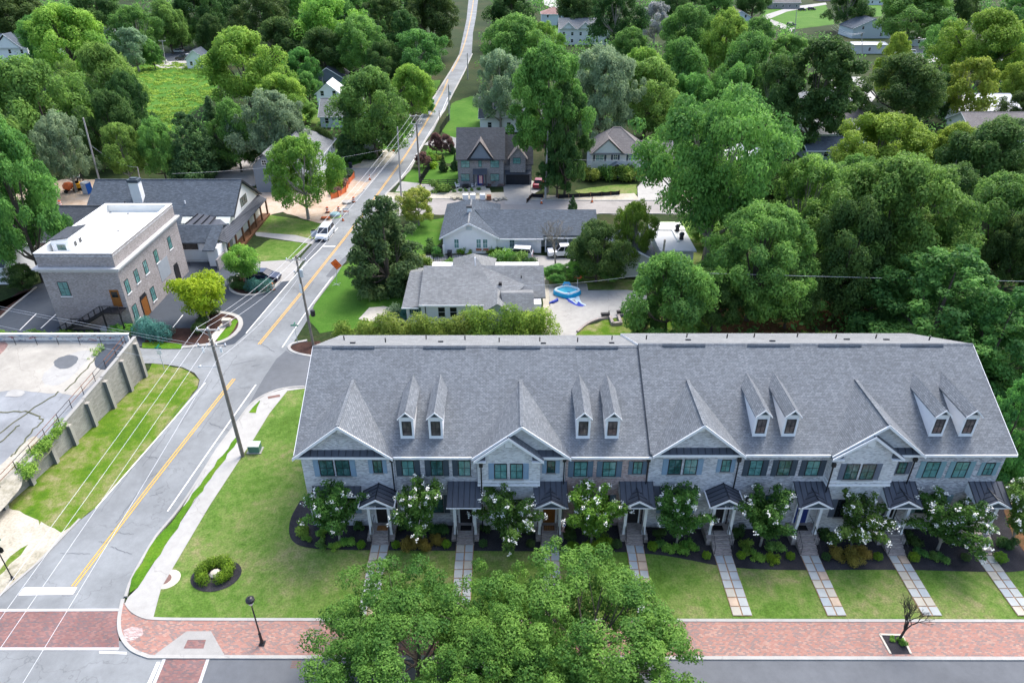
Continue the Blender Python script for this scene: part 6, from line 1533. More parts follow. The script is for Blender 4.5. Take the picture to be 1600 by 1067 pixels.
 (30, 412, 452, 50, 'd1', 'dark', 'low dark tree at the left edge by the car park'),
]
for a in TREES: tree(*a)
# small street trees of the parking court
g = G(326, 500); plant('lime_tree', 'lime', (g.x, g.y, 0), 4.1, 6.0, 'leaf_lime', 'brilliant lime green tree in the kerbed island beside the brick block')
g = G(385, 444); plant('lime_tree', 'lime', (g.x, g.y, 0), 3.1, 5.6, 'leaf_bright', 'smaller yellow green tree in the island by the parked dark car', rz=1.0)

# ---- the big trees in front
proto('front', 31, 'flat', 7.4, 11.0, .30, 330, 88000, .175, rc=(.055, .115), gap=.6, flat=.75, r0=.3, nb=20, bark='bark', inner=.2)
proto('front2', 32, 'dome', 7.0, 8.6, .30, 260, 66000, .175, rc=(.06, .125), gap=.6, flat=.75, r0=.26, nb=18, bark='bark', inner=.2)
plant('street_tree', 'front', (5.0, 29.2, 0), 7.7, 8.2, 'leaf_front', 'large leafy green street tree in the foreground, the taller right one', group=None, rz=.6)
plant('street_tree', 'front2', (-6.2, 28.9, 0), 7.2, 6.6, 'leaf_front', 'large leafy green street tree in the foreground, the lower left one', group=None, rz=2.0)

plant('street_tree', 'front2', (-.4, 29.0, 0), 5.6, 7.1, 'leaf_front', 'small leafy street tree filling the gap between the two large foreground ones', rz=4.0)

# ---- far wood read as one mass beyond the things one can pick out, and low growth under the trees
def in_poly(x, y, poly):
    c_ = np.zeros(len(x), bool); j = len(poly) - 1
    for i in range(len(poly)):
        xi, yi = poly[i]; xj, yj = poly[j]
        c_ ^= ((yi > y) != (yj > y)) & (x < (xj - xi) * (y - yi) / (yj - yi + 1e-9) + xi); j = i
    return c_
def inv(X, Y, Z):
    d = Y * cp + (CAM_H - Z) * sp; return 800 + FOC * X / d, 533 + FOC * ((CAM_H - Z) * cp - Y * sp) / d
OPEN = [[(180, 75), (320, 70), (345, 150), (290, 200), (255, 215), (200, 160)], [(-60, 285), (430, 285), (600, 240), (760, -30), (700, -40), (560, 215), (500, 230), (400, 230), (330, 265), (-60, 280)],
        [(-60, 285), (430, 285), (640, 200), (860, 200), (1000, 285), (1150, 290), (1330, 315), (1330, 350), (1120, 350), (1120, 520), (480, 560), (-60, 600)], [(680, 130), (800, 150), (860, 210), (620, 250)],
        [(840, 30), (980, 30), (1040, 28), (1040, 50), (980, 60), (840, 60)], [(1190, 0), (1310, 0), (1310, 50), (1200, 50)], [(1205, 150), (1400, 110), (1400, 250), (1205, 255)], [(1340, 0), (1480, 0), (1500, 95), (1340, 95)], [(730, -60), (775, -60), (755, 60), (725, 60)], [(600, 260), (630, 190), (680, 110), (706, 60), (716, -60), (770, -60), (765, 40), (752, 100), (722, 165), (690, 230)], [(790, 190), (1060, 190), (1060, 300), (790, 300)]]
r = rng(77); n = 4200
py = r.uniform(-12, 526, n); px = r.uniform(-60, 1660, n)
keep = np.ones(n, bool)
for q in OPEN: keep &= ~in_poly(px, py, q)
keep &= (py < 300) | (px > 1120) | (px < 30)
px, py = px[keep], py[keep]; g3 = np.array([G(a, b) for a, b in zip(px, py)])
Rc = r.uniform(.7, 2.0, len(g3)) * (1 + g3[:, 1] / 260); g3[:, 2] = Rc * .4
P, N, S_, T = clump_leaves(r, g3, Rc, 76000, .5, .8)
S_ *= 1 + P[:, 1] / 300
stuff('undergrowth', leaf_mesh('undergrowth', P, N, S_, T, 5), 'leaf_mid')
fpx = r.uniform(190, 345, 900); fpy = r.uniform(98, 215, 900); fk = in_poly(fpx, fpy, [(190, 112), (235, 96), (300, 96), (345, 120), (338, 150), (300, 175), (270, 215), (235, 190), (212, 152)])
fg = np.array([G(a, b) for a, b in zip(fpx[fk], fpy[fk])]); P, N, S_, T = clump_leaves(r, fg, r.uniform(.4, 1.5, len(fg)), 15000, .6, .35)
stuff('rough_growth', leaf_mesh('rough_growth', P, N, S_, T, 8), 'leaf_bright')
# far treeline along the top of the view
C_, Rc = [], []
for k in range(260):
    a, b = r.uniform(-80, 1680), r.uniform(-45, -6)
    if 690 < a < 800: continue
    g = G(a, b); R_ = r.uniform(4, 7); C_.append((g.x, g.y, r.uniform(4, 11))); Rc.append(R_)
P, N, S_, T = clump_leaves(r, np.array(C_), np.array(Rc), 34000, 1.3, .8)
stuff('far_wood', leaf_mesh('far_wood', P, N, S_, T, 6), 'leaf_dark')

# ---- bushes
def bush_mesh(seed, n, leaf, kind='round'):
    r = rng(seed)
    if kind == 'ball': C_, Rc = np.array([[0, 0, .9]]), np.array([1.0])
    else:
        k = 9; C_ = r.normal(size=(k, 3)) * np.array([.42, .42, .25]) + np.array([0, 0, .62]); Rc = r.uniform(.35, .6, k)
    P, N, S_, T = clump_leaves(r, C_, Rc, n, leaf, .85, shell=.8 if kind == 'ball' else .5)
    me = leaf_mesh('foliage', P, N, S_, T, seed); me.materials.append(MT('leaf_box')); return me
BU = {'ball': bush_mesh(41, 1500, .17, 'ball'), 'loose': bush_mesh(42, 1500, .20), 'loose2': bush_mesh(43, 1500, .20), 'fine': bush_mesh(44, 2600, .13)}
STM = MB().tube([(0, 0, -.1), (0, 0, .5)], [.05, .03], 5).tube([(0, 0, .1), (.2, .1, .7)], [.03, .015], 4).tube([(0, 0, .1), (-.2, .05, .7)], [.03, .015], 4).mesh('stem'); STM.materials.append(MT('bark'))
def bush(nm, key, loc, rad, leaf, label, h=1.0, group=None, cat='shrub'):
    t_ = thing(nm, label, cat, loc, group, rnd.uniform(0, 6.28)); t_.scale = (rad, rad, rad * h)
    a = bpy.data.objects.new('foliage', BU[key]); C.objects.link(a); a.parent = t_
    a.material_slots[0].link = 'OBJECT'; a.material_slots[0].material = MT('leaf_' + leaf)
    b = bpy.data.objects.new('stem', STM); C.objects.link(b); b.parent = t_
    return t_
ORD = ['first', 'second', 'third', 'fourth', 'fifth', 'sixth', 'seventh', 'eighth']
def bedpt(x, y):
    q = G(x, y, .5); return Vector((q.x, q.y, lawn_z(q.x, q.y) + Z1 + .02))
BED = [  # unit, px, py, radius px, kind, leaf, words
 (0, 477, 826, 12, 'loose', 'bright', 'largest bright shrub at the corner of the bed'), (0, 478, 841, 7, 'loose2', 'bright', 'small bright shrub just below the corner one'),
 (0, 501, 832, 9, 'loose', 'bright', 'bright shrub left of the myrtle stem'), (0, 501, 852, 8, 'loose2', 'mid', 'low spreading green shrub along the front'), (0, 523, 852, 8, 'loose', 'bright', 'bright shrub in the middle of the front row'),
 (0, 546, 846, 9, 'loose2', 'bright', 'green shrub between myrtle and steps'), (0, 558, 822, 10, 'loose', 'dark', 'tall dark shrub against the wall'), (0, 565, 853, 6, 'ball', 'box', 'clipped ball left of the steps'),
 (1, 619, 853, 6, 'ball', 'box', 'clipped ball right of the leftmost steps'), (1, 642, 848, 14, 'fine', 'gold', 'golden spreading shrub, larger left one'), (1, 664, 851, 11, 'fine', 'gold', 'golden spreading shrub, middle one'), (1, 684, 843, 10, 'fine', 'gold', 'golden shrub, right one'),
 (1, 698, 852, 6, 'ball', 'box', 'clipped ball left of the steps'), (1, 628, 822, 11, 'loose', 'dark', 'dark shrub left of the myrtle by the wall'), (1, 688, 826, 12, 'loose2', 'dark', 'dark shrub right of the myrtle by the wall'),
 (2, 755, 851, 6, 'ball', 'dark', 'clipped dark ball at the left end'), (2, 829, 851, 6, 'ball', 'dark', 'clipped dark ball left of the steps'), (2, 826, 826, 9, 'loose', 'dark', 'dark shrub by the wall'), (2, 762, 826, 9, 'loose2', 'dark', 'dark shrub by the downpipe'),
 (3, 893, 832, 12, 'loose', 'dark', 'dark shrub beside the flag'), (3, 895, 852, 8, 'fine', 'box', 'yellow green low shrub near the flag'), (3, 922, 855, 13, 'fine', 'box', 'yellow green spreading shrub, middle'), (3, 945, 848, 12, 'fine', 'box', 'yellow green shrub, right one'), (3, 963, 852, 7, 'ball', 'dark', 'clipped dark ball left of the steps'),
 (4, 1019, 853, 7, 'ball', 'box', 'clipped ball right of the fourth steps'), (4, 1027, 829, 10, 'loose', 'dark', 'dark shrub by the wall'), (4, 1032, 846, 8, 'loose2', 'mid', 'green shrub behind the front row'), (4, 1048, 855, 10, 'loose', 'bright', 'bright shrub, left of the front row'), (4, 1070, 854, 10, 'loose2', 'bright', 'bright shrub, middle of the front row'), (4, 1083, 846, 9, 'loose', 'bright', 'bright shrub, back right'), (4, 1104, 864, 6, 'ball', 'box', 'clipped ball left of the steps'),
 (5, 1156, 828, 11, 'loose', 'dark', 'dark shrub right of the porch'), (5, 1163, 848, 11, 'loose2', 'bright', 'green shrub behind the ball'), (5, 1158, 864, 6, 'ball', 'box', 'clipped ball right of the fifth steps'), (5, 1184, 862, 10, 'loose', 'bright', 'bright shrub in the front row'), (5, 1208, 868, 9, 'fine', 'box', 'yellow green shrub in the front row'), (5, 1212, 848, 11, 'loose2', 'mid', 'green shrub under the myrtle'), (5, 1235, 865, 6, 'ball', 'box', 'clipped ball left of the steps'),
 (6, 1289, 832, 12, 'loose', 'dark', 'large dark shrub right of the porch'), (6, 1291, 866, 6, 'ball', 'dark', 'clipped dark ball right of the sixth steps'), (6, 1308, 858, 11, 'fine', 'gold', 'golden spreading shrub, left part'), (6, 1330, 865, 14, 'fine', 'gold', 'golden spreading shrub, broad front one'), (6, 1350, 857, 11, 'fine', 'gold', 'golden spreading shrub, right part'), (6, 1372, 866, 6, 'ball', 'box', 'clipped ball left of the steps'),
 (7, 1428, 837, 12, 'loose', 'dark', 'large dark shrub right of the seventh porch'), (7, 1428, 867, 7, 'ball', 'box', 'clipped ball right of the seventh steps'), (7, 1441, 858, 8, 'loose2', 'mid', 'green shrub behind the ball'), (7, 1457, 864, 8, 'loose', 'mid', 'green shrub, front row'), (7, 1476, 868, 8, 'loose2', 'mid', 'green shrub under the myrtle'), (7, 1509, 867, 6, 'ball', 'dark', 'clipped dark ball left of the steps'),
 (7, 1563, 868, 8, 'ball', 'box', 'clipped ball right of the last steps'), (7, 1575, 846, 12, 'loose', 'dark', 'dark shrub at the corner of the terrace')]
for u, x, y, rp_, k, lf, wd in BED:
    lab = wd + (' in the bed of the %s townhouse' % ORD[u]); assert len(lab.split()) < 17, lab
    bush('shrub' if k != 'ball' else 'clipped_shrub', k, bedpt(x, y + rp_ * .45), rp_ / 19.5 * 1.12, lf, lab, 1.0)
# ring of shrubs round a stone on the lawn corner
rc_ = G(337, 897, Z1); mb = []
bpts = [(rc_.x + 1.95 * math.cos(a) + .1, rc_.y + 1.55 * math.sin(a) - .12) for a in np.linspace(0, 6.283, 25)[:-1]]
sheet('planting_bed', bpts, 'mulch', Z1 + .03, lawn_z)
ring = thing('ring_hedge', 'ring shaped clipped yellow green hedge round a pale stone on the lawn corner', 'hedge', (rc_.x, rc_.y, Z1))
r = rng(50); aa = np.linspace(0, 6.283, 25)[:-1]; aa = aa[(aa < 4.3) | (aa > 5.2)]
Cc = np.stack([1.08 * np.cos(aa), .95 * np.sin(aa), np.full(len(aa), .42)], 1) + r.normal(size=(len(aa), 3)) * .06; Rr_ = np.full(len(aa), .46)
P, N, S_, T = clump_leaves(r, Cc, Rr_, 7000, .11, .95, shell=.7); me = leaf_mesh('foliage', P, N, S_, T, 50)
o = new('foliage', me, ring, 'leaf_box')
solo('boulder', MB().lathe((rc_.x, rc_.y, Z1 + .05), [(.42, 0), (.46, .12), (.32, .26), (.1, .32)], 9), 'stone_pale', 'pale stone in the middle of the ring hedge', 'boulder', (rc_.x, rc_.y, Z1))

# ---- crape myrtles before the terrace
def myrtle_mesh(seed, R_, H, nl, leaf, nf):
    r = rng(seed); C_, Rc, tips = [], [], []
    mb = MB()
    for s in range(16):
        a = s * 2.4 + r.uniform(-.3, .3); sp_ = r.uniform(.25, 1.0); top = H * (1.02 - .52 * sp_ ** 2 * r.uniform(.7, 1.2)); b0 = Vector((.06 * math.cos(a), .06 * math.sin(a), .9))
        m1 = Vector((R_ * .35 * sp_ * math.cos(a), R_ * .35 * sp_ * math.sin(a), H * .55)); e = Vector((R_ * sp_ * math.cos(a), R_ * sp_ * math.sin(a), top)); e2 = e + Vector((math.cos(a) * .35, math.sin(a) * .35, -.25 * sp_))
        mb.tube([b0, m1, e, e2], [.05, .035, .018, .008], 5, False); tips.append(e2)
        for t in np.linspace(.25, 1, 8):
            p = (b0 * (1 - t) ** 2 + m1 * 2 * t * (1 - t) + e * t * t) if t < .99 else e; C_.append((p.x, p.y, max(p.z, H * .3))); Rc.append(r.uniform(.3, .6) * (1.1 - .4 * t))
    mb.tube([(0, 0, -.2), (.02, .02, 1.0)], [.1, .07], 6)
    C_, Rc = np.array(C_), np.array(Rc); P, N, S_, T = clump_leaves(r, C_, Rc, nl, leaf, .9, shell=.3)
    cm = leaf_mesh('crown', P, N, S_, T, seed); cm.materials.append(MT('leaf_myrtle')); tm = mb.mesh('trunk'); tm.materials.append(MT('bark_pale'))
    F_, n_ = [], []
    for k in range(nf):
        b = np.array(tips[k % len(tips)]) if k < len(tips) else C_[r.randint(len(C_))] + unit(r.normal(size=(1, 3)))[0] * .35
        for j in range(14): F_.append(b + r.normal(size=3) * np.array([.07, .07, .09]) + (0, 0, .03)); n_.append(r.normal(size=3) + (0, 0, .6))
    fm = leaf_mesh('blossom', np.array(F_), unit(np.array(n_)), np.full(len(F_), .115), np.zeros(len(F_)), seed, .9); fm.materials.append(MT('flower_white'))
    return cm, tm, fm
MY = [myrtle_mesh(60 + k, 2.35, 5.4, 13500, .17, nf) for k, nf in enumerate((54, 95, 135))]
ML = [(-14.0, 40.95, 1.0, 6.0, 0, 'myrtle', 'slender crape myrtle with white blossom before the leftmost townhouse'), (-7.2, 41.0, 1.0, 6.2, 1, 'myrtle', 'crape myrtle with white blossom before the second townhouse'),
      (-.35, 40.7, 1.08, 5.9, 2, 'myrtle', 'fullest crape myrtle with many white blossoms before the third townhouse'), (6.4, 40.75, 1.08, 5.9, 1, 'myrtle_light', 'yellow green crape myrtle before the red brick townhouse'),
      (13.4, 41.0, 1.0, 6.1, 0, 'myrtle', 'crape myrtle with arching boughs before the fifth townhouse'), (20.3, 41.0, 1.1, 5.9, 0, 'myrtle', 'dark crape myrtle with few blossoms before the sixth townhouse'),
      (27.6, 40.8, 1.1, 5.5, 2, 'myrtle', 'crape myrtle thick with white blossom before the seventh townhouse'), (34.6, 40.6, 1.2, 5.8, 2, 'myrtle', 'wide crape myrtle with white blossom before the end townhouse'), (40.9, 41.3, 1.0, 6.2, 1, 'myrtle', 'crape myrtle beyond the right end of the terrace')]
for i, (x, y, s_, h, k, lf, lab) in enumerate(ML):
    cm, tm, fm = MY[k]; t_ = thing('crape_myrtle', lab, 'tree', (x, y, lawn_z(x, y) + Z1), 'white crape myrtles along the terrace', i * 1.3); t_.scale = (s_ * 1.2, s_ * 1.08, h / 5.4)
    a = bpy.data.objects.new('trunk', tm); b = bpy.data.objects.new('crown', cm); c_ = bpy.data.objects.new('blossom', fm)
    for o in (a, b, c_): C.objects.link(o); o.parent = t_
    b.material_slots[0].link = 'OBJECT'; b.material_slots[0].material = MT('leaf_' + lf)

ORD14 = ORD + ['ninth', 'tenth', 'eleventh', 'twelfth', 'thirteenth', 'last']
# ---- hedges
def hedge(nm, pts, wd, h, leaf, n, ls, label, cat='hedge', wob=.25, seed=3, kind=None):
    r = rng(seed); C_, Rc = [], []
    for (x0, y0), (x1, y1) in zip(pts[:-1], pts[1:]):
        L = math.hypot(x1 - x0, y1 - y0); k = max(2, int(L / wd * 2.6))
        for i in range(k):
            t = (i + r.uniform(0, 1)) / k; hh = h * r.uniform(1 - wob, 1 + wob * .4); rr = wd * .5 * r.uniform(.7, 1.1)
            for z in np.arange(rr * .6, hh - rr * .4, rr * 1.1): C_.append((x0 + (x1 - x0) * t + r.uniform(-.2, .2) * wd, y0 + (y1 - y0) * t + r.uniform(-.3, .3) * wd, z)); Rc.append(rr)
    P, N, S_, T = clump_leaves(r, np.array(C_), np.array(Rc), n, ls, .9, shell=.6)
    o = new(nm, leaf_mesh(nm, P, N, S_, T, seed), None, 'leaf_' + leaf); return tag(o, label, cat)
hedge('hedge', [(-21.6, 74.6), (-16, 74.8), (-9, 75.0), (-4.5, 75.2)], 2.6, 2.9, 'hedge', 18000, .24, 'tall loose olive hedge behind the left half of the terrace')
hedge('hedge', [(-5.5, 74.8), (-1, 74.9), (5.0, 75.2)], 2.8, 3.8, 'bright', 14000, .24, 'brighter taller stretch of hedge by the low white house', seed=4)
bpy.data.objects['hedge.001']['label'] = 'taller bright green hedge between the low white house and the terrace'
for i, (x, y) in enumerate([(1066, 520), (1092, 521), (1120, 519), (1150, 520), (1182, 520), (1214, 521), (1246, 520), (1272, 521), (1300, 520), (1340, 520), (1372, 521), (1405, 522), (1440, 523), (1480, 526)]):
    g = G(x, y, 2.0); bush('shrub', 'loose' if i % 2 else 'loose2', (g.x, g.y - .3, 0), 1.35, 'hedge' if i in (5, 6, 7, 8) else 'mid', ORD14[i] + ' round shrub from the left in the row behind the terrace roof', 1.1, 'row of shrubs behind the right half of the terrace')
hedge('hedge', [(-71.0, 75.0), (-56, 75.0), (-49.5, 75.0)], 1.3, .95, 'box', 9000, .16, 'long low clipped hedge between the mural wall and the brick block', wob=.08, seed=5)
hedge('shrub', [(-49.3, 75.6), (-47.3, 75.9)], 2.0, 1.7, 'bright', 3500, .17, 'bright rounded shrub at the street corner of the brick block', 'shrub', seed=6)
hedge('hedge', [(-46.0, 75.2), (-43.5, 75.0), (-40.6, 75.3)], 3.2, 1.7, 'juniper', 9000, .15, 'blue green spreading juniper at the corner of the parking court', 'shrub', seed=7)
hedge('hedge', [(-36.8, 88.6), (-33.9, 87.7)], 2.2, 1.3, 'juniper', 4500, .15, 'spreading juniper beside the dark parked car', 'shrub', seed=8)
for i, (x, y, r_) in enumerate([(366, 444, .75), (375, 441, .75), (367, 451, .6), (377, 452, .7), (387, 453, .65), (398, 449, .7)]):
    g = G(x, y); bush('clipped_shrub', 'ball', (g.x, g.y, .1), r_, 'dark', ['back left', 'back middle', 'front left', 'second front', 'third front', 'rightmost front'][i] + ' clipped ball shrub in the upper kerbed island', .85, 'clipped balls in the upper island')
for i, (x, y, r_) in enumerate([(312, 520, .8), (320, 497, .75), (329, 492, .75), (337, 490, .7), (318, 508, .7)]):
    g = G(x, y); bush('clipped_shrub', 'ball', (g.x, g.y, .1), r_, 'dark', ['front left', 'back left', 'back middle', 'back right', 'left middle'][i] + ' clipped ball shrub under the lime green tree', .9, 'clipped balls under the lime green tree')
for i, (x, y, r_, lf) in enumerate([(524, 275, 1.0, 'box'), (532, 282, 1.2, 'dark'), (534, 272, 1.0, 'dark'), (545, 273, 1.2, 'dark'), (536, 287, 1.1, 'plum'), (526, 290, 1.4, 'box'), (525, 300, 1.1, 'plum'), (518, 271, .9, 'plum')]):
    g = G(x, y + 4); bush('shrub', 'ball', (g.x, g.y, 0), r_, lf, ['small lime ball shrub', 'dark ball shrub below the small lime one', 'dark ball shrub at the bank top', 'dark ball shrub nearest the orange fence', 'plum ball shrub in the middle', 'largest lime ball shrub', 'lowest plum ball shrub', 'plum shrub at the wall'][i] + ' by the orange construction fence', .8)
for i, (x, y, r_, lf) in enumerate([(716, 402, .9, 'dark'), (676, 392, 1.2, 'dark'), (722, 396, .7, 'box'), (736, 400, .6, 'box'), (762, 395, .8, 'box'), (773, 397, .7, 'box'), (786, 394, .8, 'box'), (680, 400, 1.1, 'mid')][1:]):
    g = G(x, y); bush('shrub', 'loose', (g.x, g.y, 0), r_, lf, ['dark shrub at the left corner', 'yellow green shrub under the left window', 'low yellow green shrub', 'yellow green shrub under the double windows', 'smaller yellow green shrub beside it', 'tall yellow green shrub near the parked pickup', 'green shrub before the left corner'][i] + ' of the long white house', 1.1)
for i, (x, y, r_, lf) in enumerate([(925, 282, 1.8, 'hedge'), (940, 280, 1.8, 'olive'), (952, 278, 1.7, 'hedge'), (972, 279, 1.9, 'olive'), (988, 282, 1.8, 'hedge')]):
    g = G(x, y); bush('shrub', 'loose2', (g.x, g.y, 0), r_, lf, ['leftmost', 'second', 'pointed third', 'fourth, right of the door,', 'rightmost'][i] + ' garden shrub before the white brick house', 1.3)
for i, (x, y, r_, lf) in enumerate([(676, 250, 1.3, 'box'), (686, 249, 1.0, 'hedge'), (674, 262, 1.2, 'box'), (688, 298, 1.7, 'olive'), (592, 245, 1.8, 'dark'), (580, 248, 1.6, 'dark')]):
    g = G(x, y); bush('shrub', 'loose', (g.x, g.y, 0), r_, lf, ['yellow shrub on the garden lawn by the road', 'smaller shrub right of the yellow one', 'yellow green shrub below the plum tree', 'olive shrub at the gate by the fire pit', 'dark low shrub at the roadside lawn', 'dark low shrub left of the roadside one'][i], .9)
for i, (x, y, r_, lf) in enumerate([(700, 420, 1.2, 'mid'), (660, 415, 1.2, 'hedge'), (775, 410, 1.4, 'mid'), (790, 411, 1.6, 'bright'), (805, 412, 1.5, 'mid'), (825, 414, 1.0, 'dark'), (615, 492, 1.1, 'grey'), (628, 494, 1.0, 'juniper')]):
    g = G(x, y); bush('shrub', 'loose2', (g.x, g.y, 0), r_, lf, ['shrub behind the ridge', 'hazel green shrub left of the ridge', 'left shrub behind the roof', 'brightest shrub behind the roof', 'shrub right of the brightest one', 'small dark shrub near the roof end', 'greyish shrub before the left end', 'blue green shrub at the left corner'][i] + ' of the low white house', 1.0)
# bare twiggy trees
def bare(nm, loc, H, spread, seed, m, label, levels=4, lean=(0, 0), r0=.1, n0=5):
    r = random.Random(seed); mb = MB(); tw = []
    def grow(p, d, L, rr, lv):
        e = p + d * L; mid = (p + e) / 2 + Vector((r.uniform(-1, 1), r.uniform(-1, 1), 0)) * L * .06
        mb.tube([p, mid, e], [rr, rr * .85, rr * .65], 5 if lv > 1 else 3, False)
        if lv == 0: return
        for k in range(3 if lv > 1 else 4):
            nd = (d + Vector((r.uniform(-1, 1), r.uniform(-1, 1), r.uniform(-.25, .75))) * spread).normalized(); grow(e, nd, L * r.uniform(.6, .82), rr * .58, lv - 1)
    d = Vector((lean[0], lean[1], 1)).normalized(); base = Vector((0, 0, -.1)); top = base + d * H * .3; mb.tube([base, top], [r0, r0 * .8], 7)
    for k in range(n0): grow(top, (d + Vector((r.uniform(-1, 1), r.uniform(-1, 1), r.uniform(0, .6))) * spread).normalized(), H * .24, r0 * .6, levels - 1)
    t_ = thing(nm, label, 'tree', loc); part('branches', mb, m, t_, world=False); return t_
g = G(1403, 1001, Z1); bare('bare_tree', (g.x, g.y, Z1), 3.6, .55, 5, 'bark_dark', 'leafless dark street tree leaning in its square pit in the brick footway', 5, (.22, .1), .1, 4)
bush('shrub', 'loose', (g.x + .1, g.y - .25, Z1), .34, 'bright', 'bright green suckers at the foot of the leafless street tree', 1.1)
bush('shrub', 'loose2', (g.x - .35, g.y + .05, Z1), .22, 'bright', 'small tuft of weeds left of the leafless tree trunk', 1.0)
g = G(868, 412); bare('bare_tree', (g.x, g.y, 0), 7.0, .75, 9, 'leaf_twig', 'leafless pinkish grey tree before the carport of the long white house', 5, (-.1, 0), .14, 6)
o = bpy.data.objects['bare_tree.001']
for ch in o.children: ch.data.materials[0] = MT('bark_pale')

# ================================================================ POLES, WIRES, LAMPS, SIGNS
POLES = {}
def pole(key, base, top, label, m='pole_wood', r_=.17, arms=(), pale=False, transformer=False):
    b = G(*base); t_ = atD(top[0], top[1], b.y)
    P_ = thing('utility_pole', label, 'pole', (b.x, b.y, 0)); tp = Vector((t_.x, b.y, t_.z))
    part('shaft', MB().tube([(b.x, b.y, -.3), (b.x + (t_.x - b.x) * .5, b.y, t_.z / 2), tuple(tp)], [r_, r_ * .85, r_ * .65], 8), m, P_)
    for z, L, n in arms:
        x0 = t_.x; part('crossarm', MB().box(x0 - L / 2, x0 + L / 2, b.y - .14, b.y - .02, t_.z - z - .06, t_.z - z + .06), 'pole_pale', P_)
        for k in range(n):
            xx = x0 - L / 2 + .08 + (L - .16) * k / max(1, n - 1); part('insulator', MB().lathe((xx, b.y - .08, t_.z - z + .06), [(.05, 0), (.08, .06), (.05, .12), (.07, .16), (.03, .22)], 7), 'white_paint', P_)
        part('brace', MB().bar((x0 - L * .35, b.y - .1, t_.z - z - .05), (x0, b.y - .1, t_.z - z - .55), .03, .03).bar((x0 + L * .35, b.y - .1, t_.z - z - .05), (x0, b.y - .1, t_.z - z - .55), .03, .03), 'galvanised', P_)
    if transformer: part('transformer', MB().lathe((t_.x + .35, b.y - .1, t_.z - 2.6), [(.2, 0), (.22, .05), (.22, .85), (.16, .95)], 10), 'galvanised', P_)
    POLES[key] = tp; return P_
p1 = pole('A', (380, 713), (325, 512), 'tall weathered wooden utility pole with two crossarms beside the concrete path', arms=((.15, 2.0, 3), (1.75, 2.5, 4)), r_=.19)
a = POLES['A']
part('lamp_arm', MB().tube([(a.x, a.y - .1, a.z - 3.9), (a.x - 1.3, a.y - .2, a.z - 3.75)], .03, 6), 'galvanised', p1)
part('lamp_head', MB().lathe((a.x - 1.45, a.y - .2, a.z - 3.85), [(.1, 0), (.16, .06), (.12, .14), (.03, .18)], 8), 'galvanised', p1)
part('guard', MB().tube([(a.x + .2, a.y - .12, .0), (a.x + .2, a.y - .12, 2.4)], .05, 6), 'iron_rust', p1)
part('cutout', MB().box(a.x - .85, a.x - .7, a.y - .3, a.y - .15, a.z - 2.3, a.z - 1.8).box(a.x + .7, a.x + .85, a.y - .3, a.y - .15, a.z - 2.3, a.z - 1.8), 'white_paint', p1)
p2 = pole('B', (490, 540), (462, 399), 'wooden utility pole with white transformer standing at the junction corner behind the roof', arms=((.5, 2.3, 4), (2.0, 1.0, 2)), r_=.17, transformer=True)
b_ = POLES['B']; part('signal_head', MB().lathe((b_.x + .9, b_.y - .1, 4.2), [(.25, 0), (.28, .1), (.28, .7), (.2, .8)], 10), 'black_metal', p2)
part('marker', MB().box(b_.x - .12, b_.x + .12, b_.y - .22, b_.y - .19, 7.2, 8.4), 'white_paint', p2)
pole('Cc', (656, 283), (650, 180), 'wooden utility pole with crossarm right of the road beside the black fence', arms=((.1, 2.4, 3), (1.6, 2.0, 3)), r_=.2)
pole('Dd', (627, 310), (621, 198), 'pale utility pole without arms right of the road below the fence', 'pole_pale', .17)
pole('Ee', (852, 312), (856, 204), 'bare pale utility pole on the kerb of the side road beside the oaks', 'pole_pale', .2)
g = G(1018, 530); t_ = atD(1039, 374, g.y)
PF = thing('utility_pole', 'dark utility pole leaning above the bushy tree behind the terrace', 'pole', (g.x, g.y, 0)); POLES['F'] = Vector((t_.x, g.y, t_.z))
part('shaft', MB().tube([(t_.x - .1, g.y, -.2), (t_.x, g.y, t_.z)], [.17, .12], 8), 'pole_wood', PF); part('marker', MB().box(t_.x - .12, t_.x + .1, g.y - .19, g.y - .16, 8.6, 9.4), 'white_paint', PF)
PL = pole('Gg', (160, 300), (130, 184), 'leaning pale utility pole above the portable toilet on the left', 'pole_pale', .2)
pole('Hh', (222, 300), (215, 261), 'short pale pole behind the farmhouse ridge', 'pole_pale', .14)
pole('Ii', (449, 106), (446, 80), 'utility pole with transformer between the far trees left of the road', 'pole_pale', .2, arms=((.4, 2.2, 2),), transformer=True)
pole('Jj', (259, 100), (253, 62), 'pale pole at the end of the field beside the parked pickup', 'pole_pale', .2, arms=((.4, 2.4, 2),))
pole('Kk', (687, 188), (686, 172), 'short road side pole by the garden fence', 'pole_wood', .1)
pole('Ll', (702, 188), (701, 132), 'utility pole right of the road before the bend', 'pole_pale', .2, transformer=True)
pole('Mm', (731, 124), (730, 83), 'utility pole at the kerb beyond the bend of the road', 'pole_pale', .2)
pole('Nn', (505, 140), (503, 112), 'thin pole before the black hip roofed house', 'pole_pale', .12)
pole('Oo', (1346, 152), (1349, 128), 'dark pole standing at the car park among the yellow maples', 'pole_wood', .2)
pole('Pp', (1241, 60), (1245, 14), 'thin tall pole on the hilltop lawn', 'pole_pale', .18)
pole('Qq', (1348, 86), (1346, 50), 'pole beside the pale shed, top right', 'pole_pale', .2, arms=((.3, 2.4, 3),))
def wire(a, b, label, sag=.5, r_=.018, m='wire_metal', group=None, n=12):
    a, b = Vector(a), Vector(b); pts = [a.lerp(b, i / n) - Vector((0, 0, 4 * sag * (i / n) * (1 - i / n))) for i in range(n + 1)]
    return solo('wire', MB().tube(pts, r_, 4, False), m, label, 'wire', tuple(a), group)
GW = 'power lines along the main road'
A, Bp, Cp_ = POLES['A'], POLES['B'], POLES['Cc']
